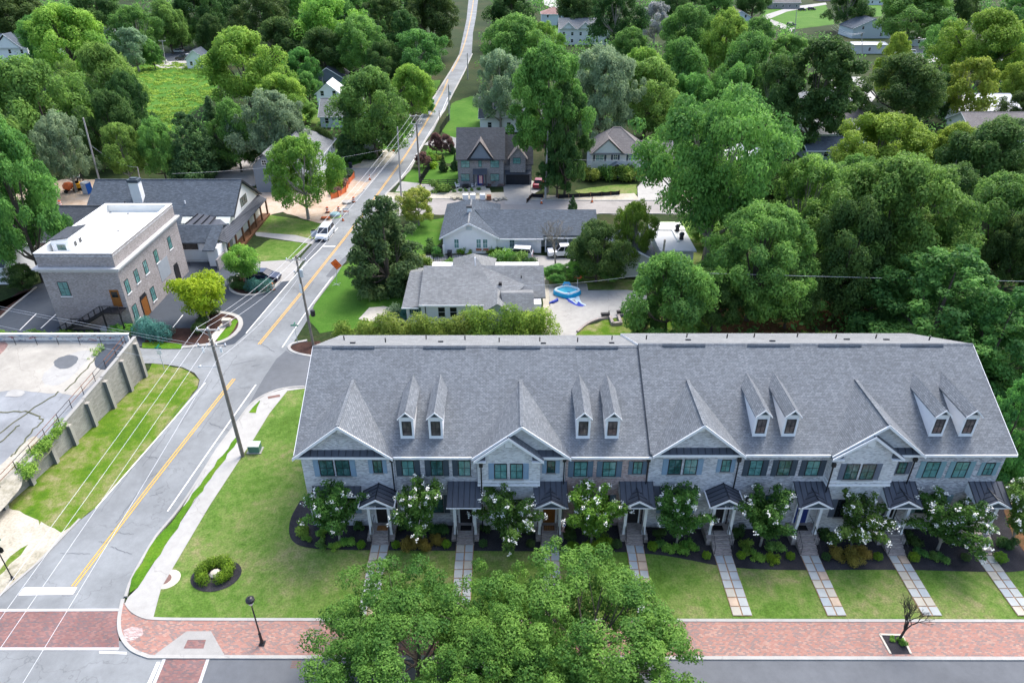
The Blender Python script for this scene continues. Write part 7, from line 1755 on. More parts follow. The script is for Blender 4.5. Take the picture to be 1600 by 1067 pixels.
for i, (dx, dz) in enumerate(((-.95, 0), (0, .1), (.95, 0))):
    wire(A + Vector((dx, -.08, dz + .05)), (A.x + dx + .6, -8, A.z - .2 + dz), 'power line from the tall pole down past the stop bar, ' + ['left', 'middle', 'right'][i] + ' of three', .3, .013, group=GW)
    wire(Bp + Vector((dx, -.08, dz - .4)), A + Vector((dx, -.08, dz + .05)), 'power line between the two nearest poles, ' + ['left', 'middle', 'right'][i] + ' of three', .5, .013, group=GW)
    wire(Cp_ + Vector((dx, -.08, 0)), Bp + Vector((dx, -.08, dz - .4)), 'power line from the junction pole to the fence pole, ' + ['left', 'middle', 'right'][i] + ' of three', .8, .018, group=GW)
wire(A + Vector((.1, -.2, -3.2)), (A.x + 1.5, -8, A.z - 3.6), 'thin cable below the power lines over the road and brick crossing', .5, .014, group=GW)
wire(Bp + Vector((0, -.1, -2.6)), A + Vector((0, -.2, -3.2)), 'thin cable strung over the junction between the two nearest poles', .7, .014, group=GW)
for i, z in enumerate((-1.7, -2.0, -4.2)):
    wire(A + Vector((-.9, 0, z)), (-98, 84, 9.4 + z), 'cable crossing before the brick block from the tall pole, ' + ['upper', 'middle', 'lower'][i] + ' one', .5, .012, group='cables to the left')
wire(POLES['F'] + Vector((0, 0, -4.0)), (120, 74, 7.4), 'white cable running from the leaning pole across the wood', .4, .02)
wire(POLES['F'] + Vector((0, 0, -4.0)), (-2, 76, 6.6), 'thin cable from the leaning pole toward the pool terrace', .5, .012)
wire(POLES['Ee'] + Vector((0, 0, -5)), (40, 127, 7.2), 'cable from the bare pole across the white brick house', .3, .02)
wire(POLES['Gg'] + Vector((0, 0, -5)), POLES['Hh'], 'cable from the leaning pale pole to the short pole', 1.0, .02)
wire(POLES['Ii'] + Vector((0, 0, -1)), POLES['Ll'] + Vector((0, 0, -2)), 'cable crossing the far wood left of the road', 2.0, .03)
wire(POLES['Cc'] + Vector((0, 0, -5)), (-60, 122, 6), 'service cable over the construction ground', 1.2, .015)
for i in range(3): wire(POLES['Qq'] + Vector((i * .8 - .8, 0, -.3)), (110, 262 + i, 15 - i), 'power line over the sheds at the top right, ' + ['first', 'second', 'third'][i], 1.5, .03)

# street lamp on the brick footway
g = G(410, 1005, Z1); L = thing('street_lamp', 'black street lamp with dark cap and ornate base on the brick footway', 'street lamp', (g.x, g.y, Z1)); zt = atD(395, 932, g.y).z
part('base', MB().box(g.x - .2, g.x + .2, g.y - .2, g.y + .2, Z1, Z1 + .12).lathe((g.x, g.y, Z1 + .12), [(.17, 0), (.13, .1), (.1, .5), (.09, .9), (.11, 1.0), (.07, 1.08)], 12), 'black_metal', L)
part('post', MB().lathe((g.x, g.y, Z1 + 1.2), [(.055, 0), (.045, zt - 2.0 - Z1)], 10), 'black_metal', L)
part('lamp_glass', MB().lathe((g.x, g.y, zt - .8), [(.08, 0), (.2, .25), (.22, .38)], 12), 'lamp_clear', L)
part('lamp_cap', MB().lathe((g.x, g.y, zt - .42), [(.26, 0), (.30, .05), (.29, .22), (.16, .34), (.05, .38), (.03, .48)], 14), 'black_metal', L)
# stop sign seen from behind, with street name blade
g = G(20, 904); zt = atD(8, 848, g.y).z; L = thing('stop_sign', 'dark back of a stop sign on a black ornate post with green street name blade', 'sign', (g.x, g.y, 0))
part('post', MB().lathe((g.x, g.y, 0), [(.14, 0), (.1, .25), (.06, .35), (.045, .4), (.04, zt)], 10), 'black_metal', L)
oc = [(g.x - .02 + .42 * math.cos(a), g.y + .08, zt - .75 + .42 * math.sin(a)) for a in np.linspace(math.pi / 8, 2 * math.pi + math.pi / 8, 9)[:-1]]
part('sign_plate', MB().prism(oc, (0, .02, 0)), 'black_metal', L)
part('street_name_blade', MB().prism([(g.x - .5, g.y - .35, zt + .02), (g.x + .35, g.y + .3, zt + .02), (g.x + .35, g.y + .3, zt + .2), (g.x - .5, g.y - .35, zt + .2)], (.02, -.02, 0)), 'sign_green', L)
# street signs at the junction
g = G(257, 577); zt = 3.0; L = thing('street_sign', 'green street name sign with a small blue and white plate by the wall end', 'sign', (g.x, g.y, 0))
part('post', MB().tube([(g.x, g.y, 0), (g.x, g.y, zt)], .035, 6), 'galvanised', L); part('street_name_blade', MB().box(g.x - .38, g.x + .38, g.y - .02, g.y + .01, zt - .2, zt), 'sign_green', L)
part('street_name_blade', MB().prism([(g.x + .02, g.y - .38, zt + .02), (g.x + .02, g.y + .38, zt + .02), (g.x + .02, g.y + .38, zt + .22), (g.x + .02, g.y - .38, zt + .22)], (.02, 0, 0)), 'sign_green', L)
part('sign_plate', MB().box(g.x - .25, g.x + .25, g.y - .05, g.y - .03, zt - .95, zt - .35), 'sign_white', L)
g = G(465, 536); L = thing('street_sign', 'green street name sign on the planted corner beside the wooden pole', 'sign', (g.x, g.y, 0))
part('post', MB().tube([(g.x, g.y, 0), (g.x, g.y, 2.6)], .035, 6), 'galvanised', L); part('street_name_blade', MB().box(g.x - .45, g.x + .45, g.y - .02, g.y + .01, 2.42, 2.6), 'sign_green', L)
part('street_name_blade', MB().prism([(g.x, g.y - .4, 2.62), (g.x, g.y + .4, 2.62), (g.x, g.y + .4, 2.8), (g.x, g.y - .4, 2.8)], (.02, 0, 0)), 'sign_green', L)
flat('planting_bed', [(452, 543), (458, 538), (470, 534), (500, 532), (510, 556), (480, 555), (460, 550)], 'brown_mulch', .03)
kerb(smooth(gp([(480, 532), (458, 536), (450, 542), (456, 550), (480, 556), (510, 558)]), 2), .35, .12, 'pale_concrete')
# orange construction sign
g = G(526, 444); c = atD(525.3, 412.5, g.y); L = thing('construction_sign', 'orange diamond warning sign on a stand at the right edge of the road', 'sign', (g.x, g.y, 0))
part('post', MB().tube([(g.x, g.y, 0), (c.x, g.y, c.z - .6)], .03, 5).tube([(g.x - .5, g.y - .4, .03), (g.x + .5, g.y + .4, .03)], .03, 5).tube([(g.x + .5, g.y - .4, .03), (g.x - .5, g.y + .4, .03)], .03, 5), 'galvanised', L)
cx, cy, cz, q = c.x, g.y - .06, c.z, .84
D_ = lambda s_, dy: [(cx, cy + dy, cz + s_), (cx - s_ * 1.0, cy + dy + .25 * s_, cz + .12 * s_), (cx, cy + dy, cz - s_), (cx + s_, cy + dy - .25 * s_, cz - .12 * s_)]
part('sign_plate', MB().prism(D_(q, 0), (0, .02, 0)), 'sign_orange', L); part('sign_border', MB().prism(D_(q * .93, -.006), (0, .005, 0)), 'rust', L); part('sign_face', MB().prism(D_(q * .87, -.012), (0, .005, 0)), 'sign_orange', L)
for zz, segs in ((.2, ((-.22, -.05), (0, .22))), (-.02, ((-.24, .02), (.07, .26))), (-.26, ((-.2, .2),))):
    for a, b in segs: part('lettering', MB().box(cx + a, cx + b, cy - .12, cy - .105, cz + zz - .035, cz + zz + .035), 'lamp_red', L)

# ================================================================ ROAD WORKS
def barrel(px, py, label, s_=1.0):
    g = G(px, py); L = thing('traffic_barrel', label, 'traffic barrel', (g.x, g.y, .02), 'orange traffic barrels')
    part('foot', MB().lathe((0, 0, 0), [(.42, 0), (.42, .1), (.3, .12)], 12), 'rubber', L, False)
    for k, (z0, z1, m) in enumerate(((.1, .32, 'orange_plastic'), (.32, .5, 'sign_white'), (.5, .68, 'orange_plastic'), (.68, .84, 'sign_white'), (.84, 1.05, 'orange_plastic'))):
        r0, r1 = .30 - .09 * z0, .30 - .09 * z1; part('band', MB().lathe((0, 0, 0), [(r0 + .01 * (k % 2), z0), (r1 + .01 * (k % 2), z1)], 12), m, L, False)
barrel(426, 453, 'orange and white barrel beside the juniper of the upper island')
barrel(512, 332, 'orange and white barrel left behind the silver van'); barrel(529.5, 331, 'orange and white barrel right behind the silver van'); barrel(95, 322, 'orange and white barrel on the construction road at the far left'); barrel(553, 316, 'orange and white barrel beside the cedar tip')
def cone(px, py, label):
    g = G(px, py); L = thing('traffic_cone', label, 'traffic cone', (g.x, g.y, .02), 'orange traffic cones')
    part('foot', MB().box(-.25, .25, -.25, .25, 0, .05), 'rubber', L, False); part('cone', MB().lathe((0, 0, .05), [(.2, 0), (.04, .95)], 10), 'orange_plastic', L, False); part('stripe', MB().lathe((0, 0, .05), [(.135, .45), (.1, .65)], 10), 'sign_white', L, False)
cone(536, 345, 'orange cone on the road right of the silver van'); cone(846, 318, 'orange cone on the side road by the bare pole'); cone(925, 316, 'orange cone on the side road before the white brick house'); cone(578, 281, 'orange cone at the roadside by the white slabs'); cone(615, 236, 'orange cone on the left verge of the upper road')
g = G(541, 335); L = thing('barricade', 'small red and white folding barricade right behind the van', 'barricade', (g.x, g.y, .02))
for k in range(2): part('board', MB().box(-.5, .5, -.03 + k * .0, 0, .45 + k * .45, .7 + k * .45), 'sign_white' if k else 'orange_plastic', L, False)
for x in (-.45, .45): part('leg', MB().bar((x, -.3, 0), (x, 0, 1.2), .05, .05).bar((x, .3, 0), (x, 0, 1.2), .05, .05), 'galvanised', L, False)
g = G(523.7, 338); L = thing('manhole_riser', 'round concrete riser with lime green cover behind the van', 'manhole riser', (g.x, g.y, 0))
part('ring', MB().lathe((0, 0, 0), [(.95, 0), (.95, .45)], 20), 'concrete', L, False); part('skirt', MB().lathe((0, 0, 0), [(1.05, 0), (1.05, .14)], 20), 'rubber', L, False); part('cover', MB().lathe((0, 0, .45), [(.93, 0), (.8, .18), (.5, .26)], 20), 'leaf_lime' if False else 'shutter_teal', L, False)
L.children[-1].data.materials[0] = plain('lime_tarp', (.30, .62, .10), .7, .15).m
g = G(543, 317); solo('manhole_riser', MB().lathe((g.x, g.y, 0), [(.9, 0), (.9, .35), (.5, .36)], 18), 'concrete', 'grey concrete ring lying at the head of the works', 'manhole riser', (g.x, g.y, 0))
g = G(509, 342); L = thing('hose_reel', 'pallet of pipe fittings on the left behind the van', 'pallet', (g.x, g.y, 0))
for k in range(4): part('plank', MB().box(-.8, .8, -.6 + k * .32, -.4 + k * .32, .12, .16), 'fence_wood', L, False)
part('bundle', MB().tube([(-.7, -.2, .3), (.7, -.2, .3)], .14, 8).tube([(-.7, .15, .3), (.7, .15, .3)], .14, 8), 'orange_plastic', L, False)
def fence_run(nm, label, pts, h, m, cat='fence', post_m='timber', step=2.0, kind='sheet', sag=0, pick=.14):
    F0 = thing(nm, label, cat, (pts[0][0], pts[0][1], 0))
    for (x0, y0), (x1, y1) in zip(pts[:-1], pts[1:]):
        L_ = math.hypot(x1 - x0, y1 - y0); n = max(1, int(round(L_ / step))); ux, uy = (x1 - x0) / L_, (y1 - y0) / L_
        for i in range(n + 1):
            a = L_ * i / n; part('post', MB().box(x0 + ux * a - .05, x0 + ux * a + .05, y0 + uy * a - .05, y0 + uy * a + .05, 0, h + .1), post_m, F0)
        for i in range(n):
            a, b = L_ * i / n + .06, L_ * (i + 1) / n - .06; A_, B_ = Vector((x0 + ux * a, y0 + uy * a, 0)), Vector((x0 + ux * b, y0 + uy * b, 0)); N_ = Vector((-uy, ux, 0)) * .03
            if kind == 'sheet':
                k = 4; mb = MB()
                for j in range(k):
                    p, q = A_.lerp(B_, j / k), A_.lerp(B_, (j + 1) / k); s0, s1 = sag * math.sin(math.pi * j / k), sag * math.sin(math.pi * (j + 1) / k)
                    mb.poly([p + N_ * s0 * 6, q + N_ * s1 * 6, q + N_ * s1 * 6 + Vector((0, 0, h - s1)), p + N_ * s0 * 6 + Vector((0, 0, h - s0))])
                part('sheet', mb, m, F0)
            elif kind == 'rail':
                for z in (.35, .75, 1.1): part('rail', MB().bar(A_ + Vector((0, 0, z)), B_ + Vector((0, 0, z)), .04, .12), m, F0)
            elif kind == 'board':
                k = max(1, int((b - a) / .3))
                for j in range(k): p, q = A_.lerp(B_, (j + .04) / k), A_.lerp(B_, (j + .96) / k); part('board', MB().bar((p + Vector((0, 0, h / 2))), (q + Vector((0, 0, h / 2))), .03, h), m, F0)
            else:
                for z in (.15, h - .1): part('rail', MB().bar(A_ + Vector((0, 0, z)), B_ + Vector((0, 0, z)), .04, .05), m, F0)
                mb = MB(); k = max(1, int((b - a) / pick))
                for j in range(k): p = A_.lerp(B_, (j + .5) / k); mb.box(p.x - .02, p.x + .02, p.y - .02, p.y + .02, .05, h)
                part('pickets', mb, m, F0, kind='stuff')
    return F0
fence_run('safety_fence', 'orange plastic safety fence sagging along the bank above the works', gp([(518, 311), (529, 308), (541, 300), (546, 287), (554, 278)]), 1.25, 'orange_plastic', kind='sheet', sag=.35, post_m='orange_plastic', step=2.6)
fence_run('silt_fence', 'black silt fence curving before the oaks by the bare pole', gp([(823, 317), (831, 308), (849, 309)]), .8, 'silt_black', kind='sheet', sag=.1)
fence_run('silt_fence', 'black silt fence below the lawn of the white brick house', gp([(872, 310), (905, 308), (940, 306), (968, 304)]), .8, 'silt_black', kind='sheet', sag=.1)
fence_run('silt_fence', 'low black silt fence behind the leaning pale pole', gp([(163, 297), (205, 300)]), .7, 'silt_black', kind='sheet', sag=.1)
fence_run('picket_fence', 'black metal fence running up beside the garden lawn', gp([(656, 289), (666, 273), (675, 260)]), 1.5, 'fence_black', kind='picket', post_m='fence_black')
fence_run('rail_fence', 'black rail fence at the foot of the garden lawn', gp([(657, 289.5), (685, 290), (714, 289)]), 1.2, 'fence_black', kind='rail', post_m='fence_black')
fence_run('garden_fence', 'dark green screen fence above the plum red trees beside the road', gp([(688, 209), (696, 196), (703, 187)]), 1.7, 'fence_black', kind='sheet', post_m='fence_black')
fence_run('picket_fence', 'thin dark fence behind the ridge of the low white house', gp([(655, 408), (700, 408), (745, 408)]), 1.2, 'fence_black', kind='picket', post_m='fence_black', pick=.3)
fence_run('wooden_fence', 'brown board fence descending between the small lawn and dark tree', gp([(1228, 200), (1240, 218), (1252, 226), (1290, 226)]), 1.8, 'fence_wood', kind='board')
# the row of pale sacks and blocks along the side road
for i, (x, y, m, w_, h_) in enumerate([(727.5, 312, 'white_paint', 1.1, 1.0), (739, 312, 'white_paint', 1.1, 1.0), (754, 312, 'white_paint', 1.1, 1.0), (764, 312, 'terracotta_mulch', .9, .9)]):
    g = G(x, y); L = thing('pallet_load', ['white bulk bag, leftmost of the row by the kerb', 'white bulk bag, second in the row by the kerb', 'white bulk bag, third in the row by the kerb', 'pallet of red bricks beside the white bulk bags'][i], 'building material', (g.x, g.y, 0))
    part('pallet', MB().box(-w_ / 2, w_ / 2, -.5, .5, .01, .14), 'fence_wood', L, False)
    if m == 'white_paint': part('bag', MB().prism([(-.5, -.42, 1.1), (-.42, -.5, 1.12), (.42, -.5, 1.08), (.5, -.42, 1.12), (.5, .42, 1.1), (.4, .5, 1.14), (-.42, .5, 1.1), (-.5, .4, 1.12)], (.02, 0, -.95)), m, L, False)
    else:
        for a in range(3):
            for b in range(3): part('brick_stack', MB().box(-.42 + a * .29, -.15 + a * .29, -.42, .42, .15 + b * .25, .38 + b * .25), m, L, False)
for i, (x, y) in enumerate([(775, 313), (786, 312), (716, 311)]):
    g = G(x, y); r = rng(90 + i); L = thing('rubble_pile', ['small pile of tan rubble by the driveway', 'second pile of tan rubble by the driveway', 'broken slabs on the dirt strip behind the long white house'][i], 'rubble', (g.x, g.y, 0))
    mb = MB()
    for k in range(14): p = r.normal(size=3) * (.5, .3, 0); a = r.uniform(0, 3); mb.obox((p[0], p[1], r.uniform(.08, .4)), (math.cos(a), math.sin(a), .3), (-math.sin(a), math.cos(a), .1), (0, -.1, 1), r.uniform(.1, .3), r.uniform(.08, .2), .08)
    part('stones', mb, 'sand_dirt', L, False, kind='stuff')
for i, (x, y, w_, d_, h_) in enumerate([(1050, 310, 4.5, 2.2, 1.5), (1090, 306, 5.5, 2.4, 1.6), (1135, 306, 3.6, 2, 1.2)]):
    g = G(x, y); r = rng(95 + i); mb = MB(); n = 14
    for k in range(n):
        a0, a1 = 6.283 * k / n, 6.283 * (k + 1) / n
        P0, P1 = [(g.x + w_ / 2 * math.cos(a) * rr, g.y + d_ / 2 * math.sin(a) * rr, z) for a, rr, z in ((a0, 1, 0), (a1, 1, 0))]; Q0, Q1 = [(g.x + w_ / 4 * math.cos(a), g.y + d_ / 4 * math.sin(a), h_ * (.75 + .2 * math.sin(a * 3 + i))) for a in (a0, a1)]
        mb.poly([P0, P1, Q1, Q0]); mb.poly([Q0, Q1, (g.x, g.y, h_)])
    solo('dirt_heap', mb, 'red_clay', ['red earth heap beneath the huge spreading tree, left one', 'largest red earth heap behind the huge tree trunk', 'low earth heap right of the huge tree trunk'][i], 'earth heap', (g.x, g.y, 0))
# portable toilet, digger, mixer
g = G(138, 302); T = thing('portable_toilet', 'blue and grey portable toilet with white roof on the construction road', 'portable toilet', (g.x, g.y, 0), None, R(-18))
part('cabin', MB().box(-.6, .6, -.6, .6, .08, 2.1), 'toilet_grey', T, False); part('door', MB().box(.6, .64, -.5, .5, .15, 2.0), 'toilet_blue', T, False); part('side_panel', MB().box(.6, .66, -.6, -.51, .08, 2.1).box(.6, .66, .51, .6, .08, 2.1), 'toilet_blue', T, False)
part('roof', MB().prism([(-.65, -.65, 2.12), (.65, -.65, 2.12), (.65, .65, 2.12), (-.65, .65, 2.12)], (0, 0, .1)).prism([(-.5, -.5, 2.22), (.5, -.5, 2.22), (.5, .5, 2.22), (-.5, .5, 2.22)], (0, 0, .12)), 'white_paint', T, False)
part('vent_grille', MB().box(-.35, -.1, -.63, -.601, 1.6, 1.8), 'white_paint', T, False); part('skid', MB().box(-.6, .6, -.6, .6, 0, .07), 'rubber', T, False)
g = G(124, 296); T = thing('mini_excavator', 'yellow mini excavator with canopy parked beside the portable toilet', 'excavator', (g.x, g.y, 0), None, R(25))
for s_ in (-1, 1): part('track', MB().prism([(s_ * .75 - .17, -1.0, .1), (s_ * .75 - .17, -1.15, .3), (s_ * .75 - .17, -1.0, .5), (s_ * .75 - .17, 1.0, .5), (s_ * .75 - .17, 1.15, .3), (s_ * .75 - .17, 1.0, .1)], (.34, 0, 0)), 'rubber', T, False)
part('body', MB().prism([(-.8, -1.1, .6), (.8, -1.1, .6), (.9, -.3, .6), (.8, .8, .6), (-.8, .8, .6), (-.9, -.3, .6)], (0, 0, .75)), 'digger_yellow', T, False)
part('undercarriage', MB().box(-.5, .5, -.6, .6, .25, .59), 'rubber', T, False); part('seat', MB().box(-.3, .3, -.3, .2, 1.36, 1.75), 'rubber', T, False)
cb = MB()
for x, y in ((-.6, -.6), (.6, -.6), (-.6, .6), (.6, .6)): cb.bar((x, y, 1.36), (x, y, 2.5), .07, .07)
part('canopy_posts', cb, 'black_metal', T, False, kind='stuff'); part('canopy', MB().box(-.75, .75, -.75, .75, 2.5, 2.6), 'galvanised', T, False)
part('boom', MB().bar((0, .8, 1.0), (.2, 2.0, 2.5), .2, .25).bar((.2, 2.0, 2.5), (.5, 3.6, 1.9), .2, .22), 'silt_black', T, False); part('arm', MB().bar((.5, 3.6, 1.9), (.7, 4.1, .5), .16, .18), 'silt_black', T, False); part('bucket', MB().prism([(.4, 3.9, .55), (.4, 4.5, .5), (.4, 4.3, .1), (.4, 3.9, .1)], (.6, 0, 0)), 'rust', T, False)
g = G(110, 300); T = thing('cement_mixer', 'orange drum cement mixer on wheels left of the yellow excavator', 'cement mixer', (g.x, g.y, 0), None, R(10))
part('drum', MB().tube([(-.9, 0, 1.0), (-.4, 0, 1.15), (.3, 0, 1.3), (.8, 0, 1.45)], [.45, .75, .7, .35], 12), 'orange_plastic', T, False); part('frame', MB().bar((-1.2, -.4, .5), (1.2, -.4, .5), .08, .08).bar((-1.2, .4, .5), (1.2, .4, .5), .08, .08), 'rust', T, False)
for x, y in ((-.5, -.6), (-.5, .6)): part('wheel', MB().tube([(x, y - .1, .35), (x, y + .1, .35)], .35, 10), 'rubber', T, False)

# ================================================================ VEHICLES
def car(label, px, py, deg, paint, kind='sedan', nm='parked_car', L_=4.7, W=1.85, H=1.45, cat='car', at=None):
    g = G(px, py) if at is None else Vector(at); V = thing(nm, label, cat, (g.x, g.y, .02), 'parked vehicles', R(deg)); h, w_ = L_ / 2, W / 2
    if kind == 'sedan': low = [(-h, .35), (-h + .05, .82), (-h + .5, .92), (h - 1.25, .90), (h - .25, .72), (h, .5), (h - .02, .28), (-h, .28)]; gh = (-h + .55, h - 1.15, -h + 1.35, h - 2.05)
    elif kind == 'van': low = [(-h, .35), (-h + .03, 1.0), (h - 1.15, 1.0), (h - .2, .82), (h, .55), (h - .02, .3), (-h, .3)]; gh = (-h + .08, h - 1.0, -h + .35, h - 1.9)
    elif kind == 'suv': low = [(-h, .4), (-h + .03, 1.05), (h - 1.35, 1.02), (h - .15, .92), (h, .6), (h - .02, .35), (-h, .35)]; gh = (-h + .1, h - 1.3, -h + .4, h - 2.0)
    else: low = [(-h, .45), (-h, 1.05), (h - 1.3, 1.05), (h - .1, .98), (h, .6), (h, .4), (-h, .4)]; gh = (-h + 1.9, h - 1.3, -h + 2.1, h - 1.95)
    n = len(low); mb = MB(); sec = [(-w_ * .90, .93), (-w_, 1.0), (w_, 1.0), (w_ * .90, .93)]
    for y, f_ in ((-w_ * .9, .96), (-w_, 1.0), (w_, 1.0), (w_ * .9, .96)):
        pass
    for (yy, k) in ((-w_, .0), (-w_ * .86, .05), (w_ * .86, .05), (w_, .0)): mb.v += [(x * (1 if abs(yy) < w_ else .985), yy, z + (k if z > .6 else 0)) for x, z in low]
    for a in range(3):
        for i in range(n): j = (i + 1) % n; mb.f.append((a * n + i, a * n + j, (a + 1) * n + j, (a + 1) * n + i))
    mb.f.append(tuple(range(n))[::-1]); mb.f.append(tuple(3 * n + i for i in range(n)))
    part('body', mb, paint, V, False)
    zb = low[1][1] if kind != 'sedan' else .9; x0, x1, X0, X1 = gh; wb, wt = w_ * .9, w_ * .72; zt = H - .03
    def fr(x0, x1, X0, X1, wb, wt, z0, z1): 
        m_ = MB(); m_.v = [(x0, -wb, z0), (x1, -wb, z0), (x1, wb, z0), (x0, wb, z0), (X0, -wt, z1), (X1, -wt, z1), (X1, wt, z1), (X0, wt, z1)]
        m_.f = [(0, 1, 5, 4), (1, 2, 6, 5), (2, 3, 7, 6), (3, 0, 4, 7), (4, 5, 6, 7), (3, 2, 1, 0)]; return m_
    part('window_band', fr(x0, x1, X0, X1, wb, wt, zb, zt), 'car_glass', V, False)
    rf = MB(); rf.prism([(X0 - .05, -wt - .03, zt + .045), (X1 + .05, -wt - .03, zt + .045), (X1 + .05, wt + .03, zt + .045), (X0 - .05, wt + .03, zt + .045)], (0, 0, -.05)); part('roof', rf, paint, V, False)
    pl = MB()
    for s_ in (-1, 1):
        for a, b in ((x0, X0), (x1, X1), ((x0 + x1) / 2, (X0 + X1) / 2)): pl.bar((a, s_ * (wb + .005), zb), (b, s_ * (wt + .01), zt), .07, .05)
    part('pillars', pl, paint, V, False, kind='stuff')
    if kind == 'pickup': part('bed', MB().box(-h + .1, -h + 1.75, -w_ * .8, w_ * .8, 1.06, 1.09), 'rubber', V, False)
    for sx in (-1, 1):
        for sy in (-1, 1):
            o = part('wheel', MB().tube([(sx * L_ * .31, sy * (w_ - .2), .33), (sx * L_ * .31, sy * (w_ + .01), .33)], .33, 14), 'rubber', V, False)
            part('rim', MB().tube([(sx * L_ * .31, sy * (w_ + .005), .33), (sx * L_ * .31, sy * (w_ + .03), .33)], .2, 10), 'galvanised', o, False)
    for s_ in (-1, 1):
        part('headlight', MB().box(h - .16, h - .02, min(s_ * w_ * .6, s_ * w_ * .92), max(s_ * w_ * .6, s_ * w_ * .92), .58, .74), 'lamp_clear', V, False)
        part('taillight', MB().box(-h - .02, -h + .06, min(s_ * w_ * .62, s_ * w_ * .93), max(s_ * w_ * .62, s_ * w_ * .93), .65, .85), 'lamp_red', V, False)
    part('bumper', MB().box(h - .1, h + .03, -w_ * .55, w_ * .55, .32, .52), 'rubber', V, False)
    return V
car('dark navy sedan parked behind the juniper at the driveway apron', 413, 436, -4, 'car_navy', 'sedan')
V = car('silver minivan with its passenger door open facing down the road', 509, 369, -94, 'car_silver', 'van', 'parked_van', 5.0, 1.95, 1.75, 'van')
o = part('open_door', MB().bar((.9, -1.0, .85), (1.35, -1.9, .85), .08, 1.0), 'car_silver', V, False); part('door_glass', MB().bar((.92, -1.02, 1.42), (1.3, -1.8, 1.42), .05, .3), 'car_glass', o, False)
car('silver sports utility vehicle with white roof before the long white house', 808, 402, 172, 'car_silver', 'suv', L_=4.8, H=1.75)
car('white pickup half hidden by the leafless tree under the carport', 882, 399, 186, 'car_white', 'pickup', 'parked_pickup', 5.4, 1.95, 1.8, 'pickup')
car('dark red car parked right of the garage drive', 842, 290, 80, 'car_red', 'sedan')
car('black pickup parked at the end of the field', 287, 94, 178, 'car_black', 'pickup', 'parked_pickup', 5.6, 2.0, 1.85, 'pickup')
car('white car beyond the black pickup', 301, 88, 170, 'car_white', 'suv', H=1.7); car('pale blue car farthest in the yard by the field', 278, 82, 175, 'car_silver', 'sedan')
car('dark car on the left on the hilltop drive', 1253, 17, 10, 'car_black', 'suv', H=1.7); car('dark car with pale hood, right one on the hilltop drive', 1268, 16, 10, 'car_black', 'suv', H=1.7)
car('blue car at the left foot of the hilltop lawn', 1236, 41, 20, 'car_navy', 'suv', H=1.8); car('navy car beside the car park near the yellow maples', 1331, 164, 0, 'car_navy', 'sedan')
car('white car parked by the sheds at the top right', 1420, 85, 160, 'car_white', 'suv', H=1.75); car('white car parked near the round roofed tent at the top right', 1479, 86, 60, 'car_white', 'sedan'); car('blue car beyond the maple at the car park', 1342, 158, 90, 'car_navy', 'sedan')

# ================================================================ GARDENS AND YARDS
# inflatable pool
g = G(886, 459); c = (g.x, g.y, .02); PO = thing('inflatable_pool', 'blue and white inflatable pool with headrest on the concrete terrace', 'inflatable pool', c)
def ringpts(rx, ry, z, n=28, sq=.0):
    return [(rx * math.cos(a) * (1 + .08 * math.cos(4 * a)), ry * math.sin(a) * (1 + .08 * math.cos(4 * a)), z) for a in np.linspace(0, 6.2832, n + 1)]
part('outer_tube', MB().tube(ringpts(1.62, 1.25, .17), .2, 8, False).tube(ringpts(1.6, 1.22, .42), .19, 8, False), 'pool_blue', PO, False)
part('top_tube', MB().tube(ringpts(1.5, 1.13, .62), .17, 8, False), 'pool_white', PO, False)
part('water', MB().poly([(x * .93, y * .93, .5) for x, y, z in ringpts(1.45, 1.1, 0)[:-1]]), 'pool_water', PO, False)
part('headrest', MB().tube([(-.5, 1.1, .7), (-.35, 1.45, .95), (.35, 1.45, .95), (.5, 1.1, .7)], [.12, .2, .2, .12], 8), 'pool_blue', PO, False)
part('cup_holder', MB().box(-.05, .3, -1.2, -1.0, .7, .82), 'tarp_blue', PO, False)
g2 = G(895, 474); mb = MB(); r = rng(8)
PT = [G(a, b) for a, b in ((868, 452), (878, 464), (890, 473), (902, 478), (916, 479), (912, 475), (906, 466), (905, 461), (886, 462))]
ed = [(p.x, p.y) for p in PT]
for i in range(3, 9): pass
TC = thing('pool_cover', 'crumpled blue and clear pool cover trailing from the inflatable pool', 'pool cover', (g2.x, g2.y, .05))
rr_ = [(G(869, 450), G(884, 462)), (G(872, 456), G(889, 462)), (G(878, 463), G(895, 463)), (G(884, 468), G(900, 463)), (G(891, 473), G(905, 463)), (G(899, 477), G(906, 468)), (G(907, 479), G(909, 473)), (G(916, 479), G(915, 476))]
ma, mc = MB(), MB()
for (a0, b0), (a1, b1) in zip(rr_[:-1], rr_[1:]):
    for k in range(5):
        t0, t1 = k / 5, (k + 1) / 5; hz = lambda: .05 + r.uniform(0, .12)
        P4 = [a0.lerp(b0, t0), a1.lerp(b1, t0), a1.lerp(b1, t1), a0.lerp(b0, t1)]; (ma if k < 1 or (a0.x > g2.x and k < 3) else mc).poly([(p.x, p.y, .06 + .05 * math.sin(p.x * 5) + .05 * math.sin(p.y * 7)) for p in P4])
part('rim_band', ma, 'tarp_blue', TC); part('clear_sheet', mc, 'pool_white', TC)
solo('tarp', MB().tube([(G(858, 474).x, G(858, 474).y, .1), (G(864, 473).x, G(864, 473).y, .18), (G(870, 470).x, G(870, 470).y, .16), (G(871, 467).x, G(871, 467).y, .12)], [.1, .2, .25, .1], 7), 'tarp_blue', 'small crumpled navy cloth on the terrace left of the pool', 'cloth', tuple(G(864, 472)))
g = G(902, 449); BH = thing('basketball_hoop', 'childs basketball hoop with round red and white board behind the pool', 'basketball hoop', (g.x, g.y, 0))
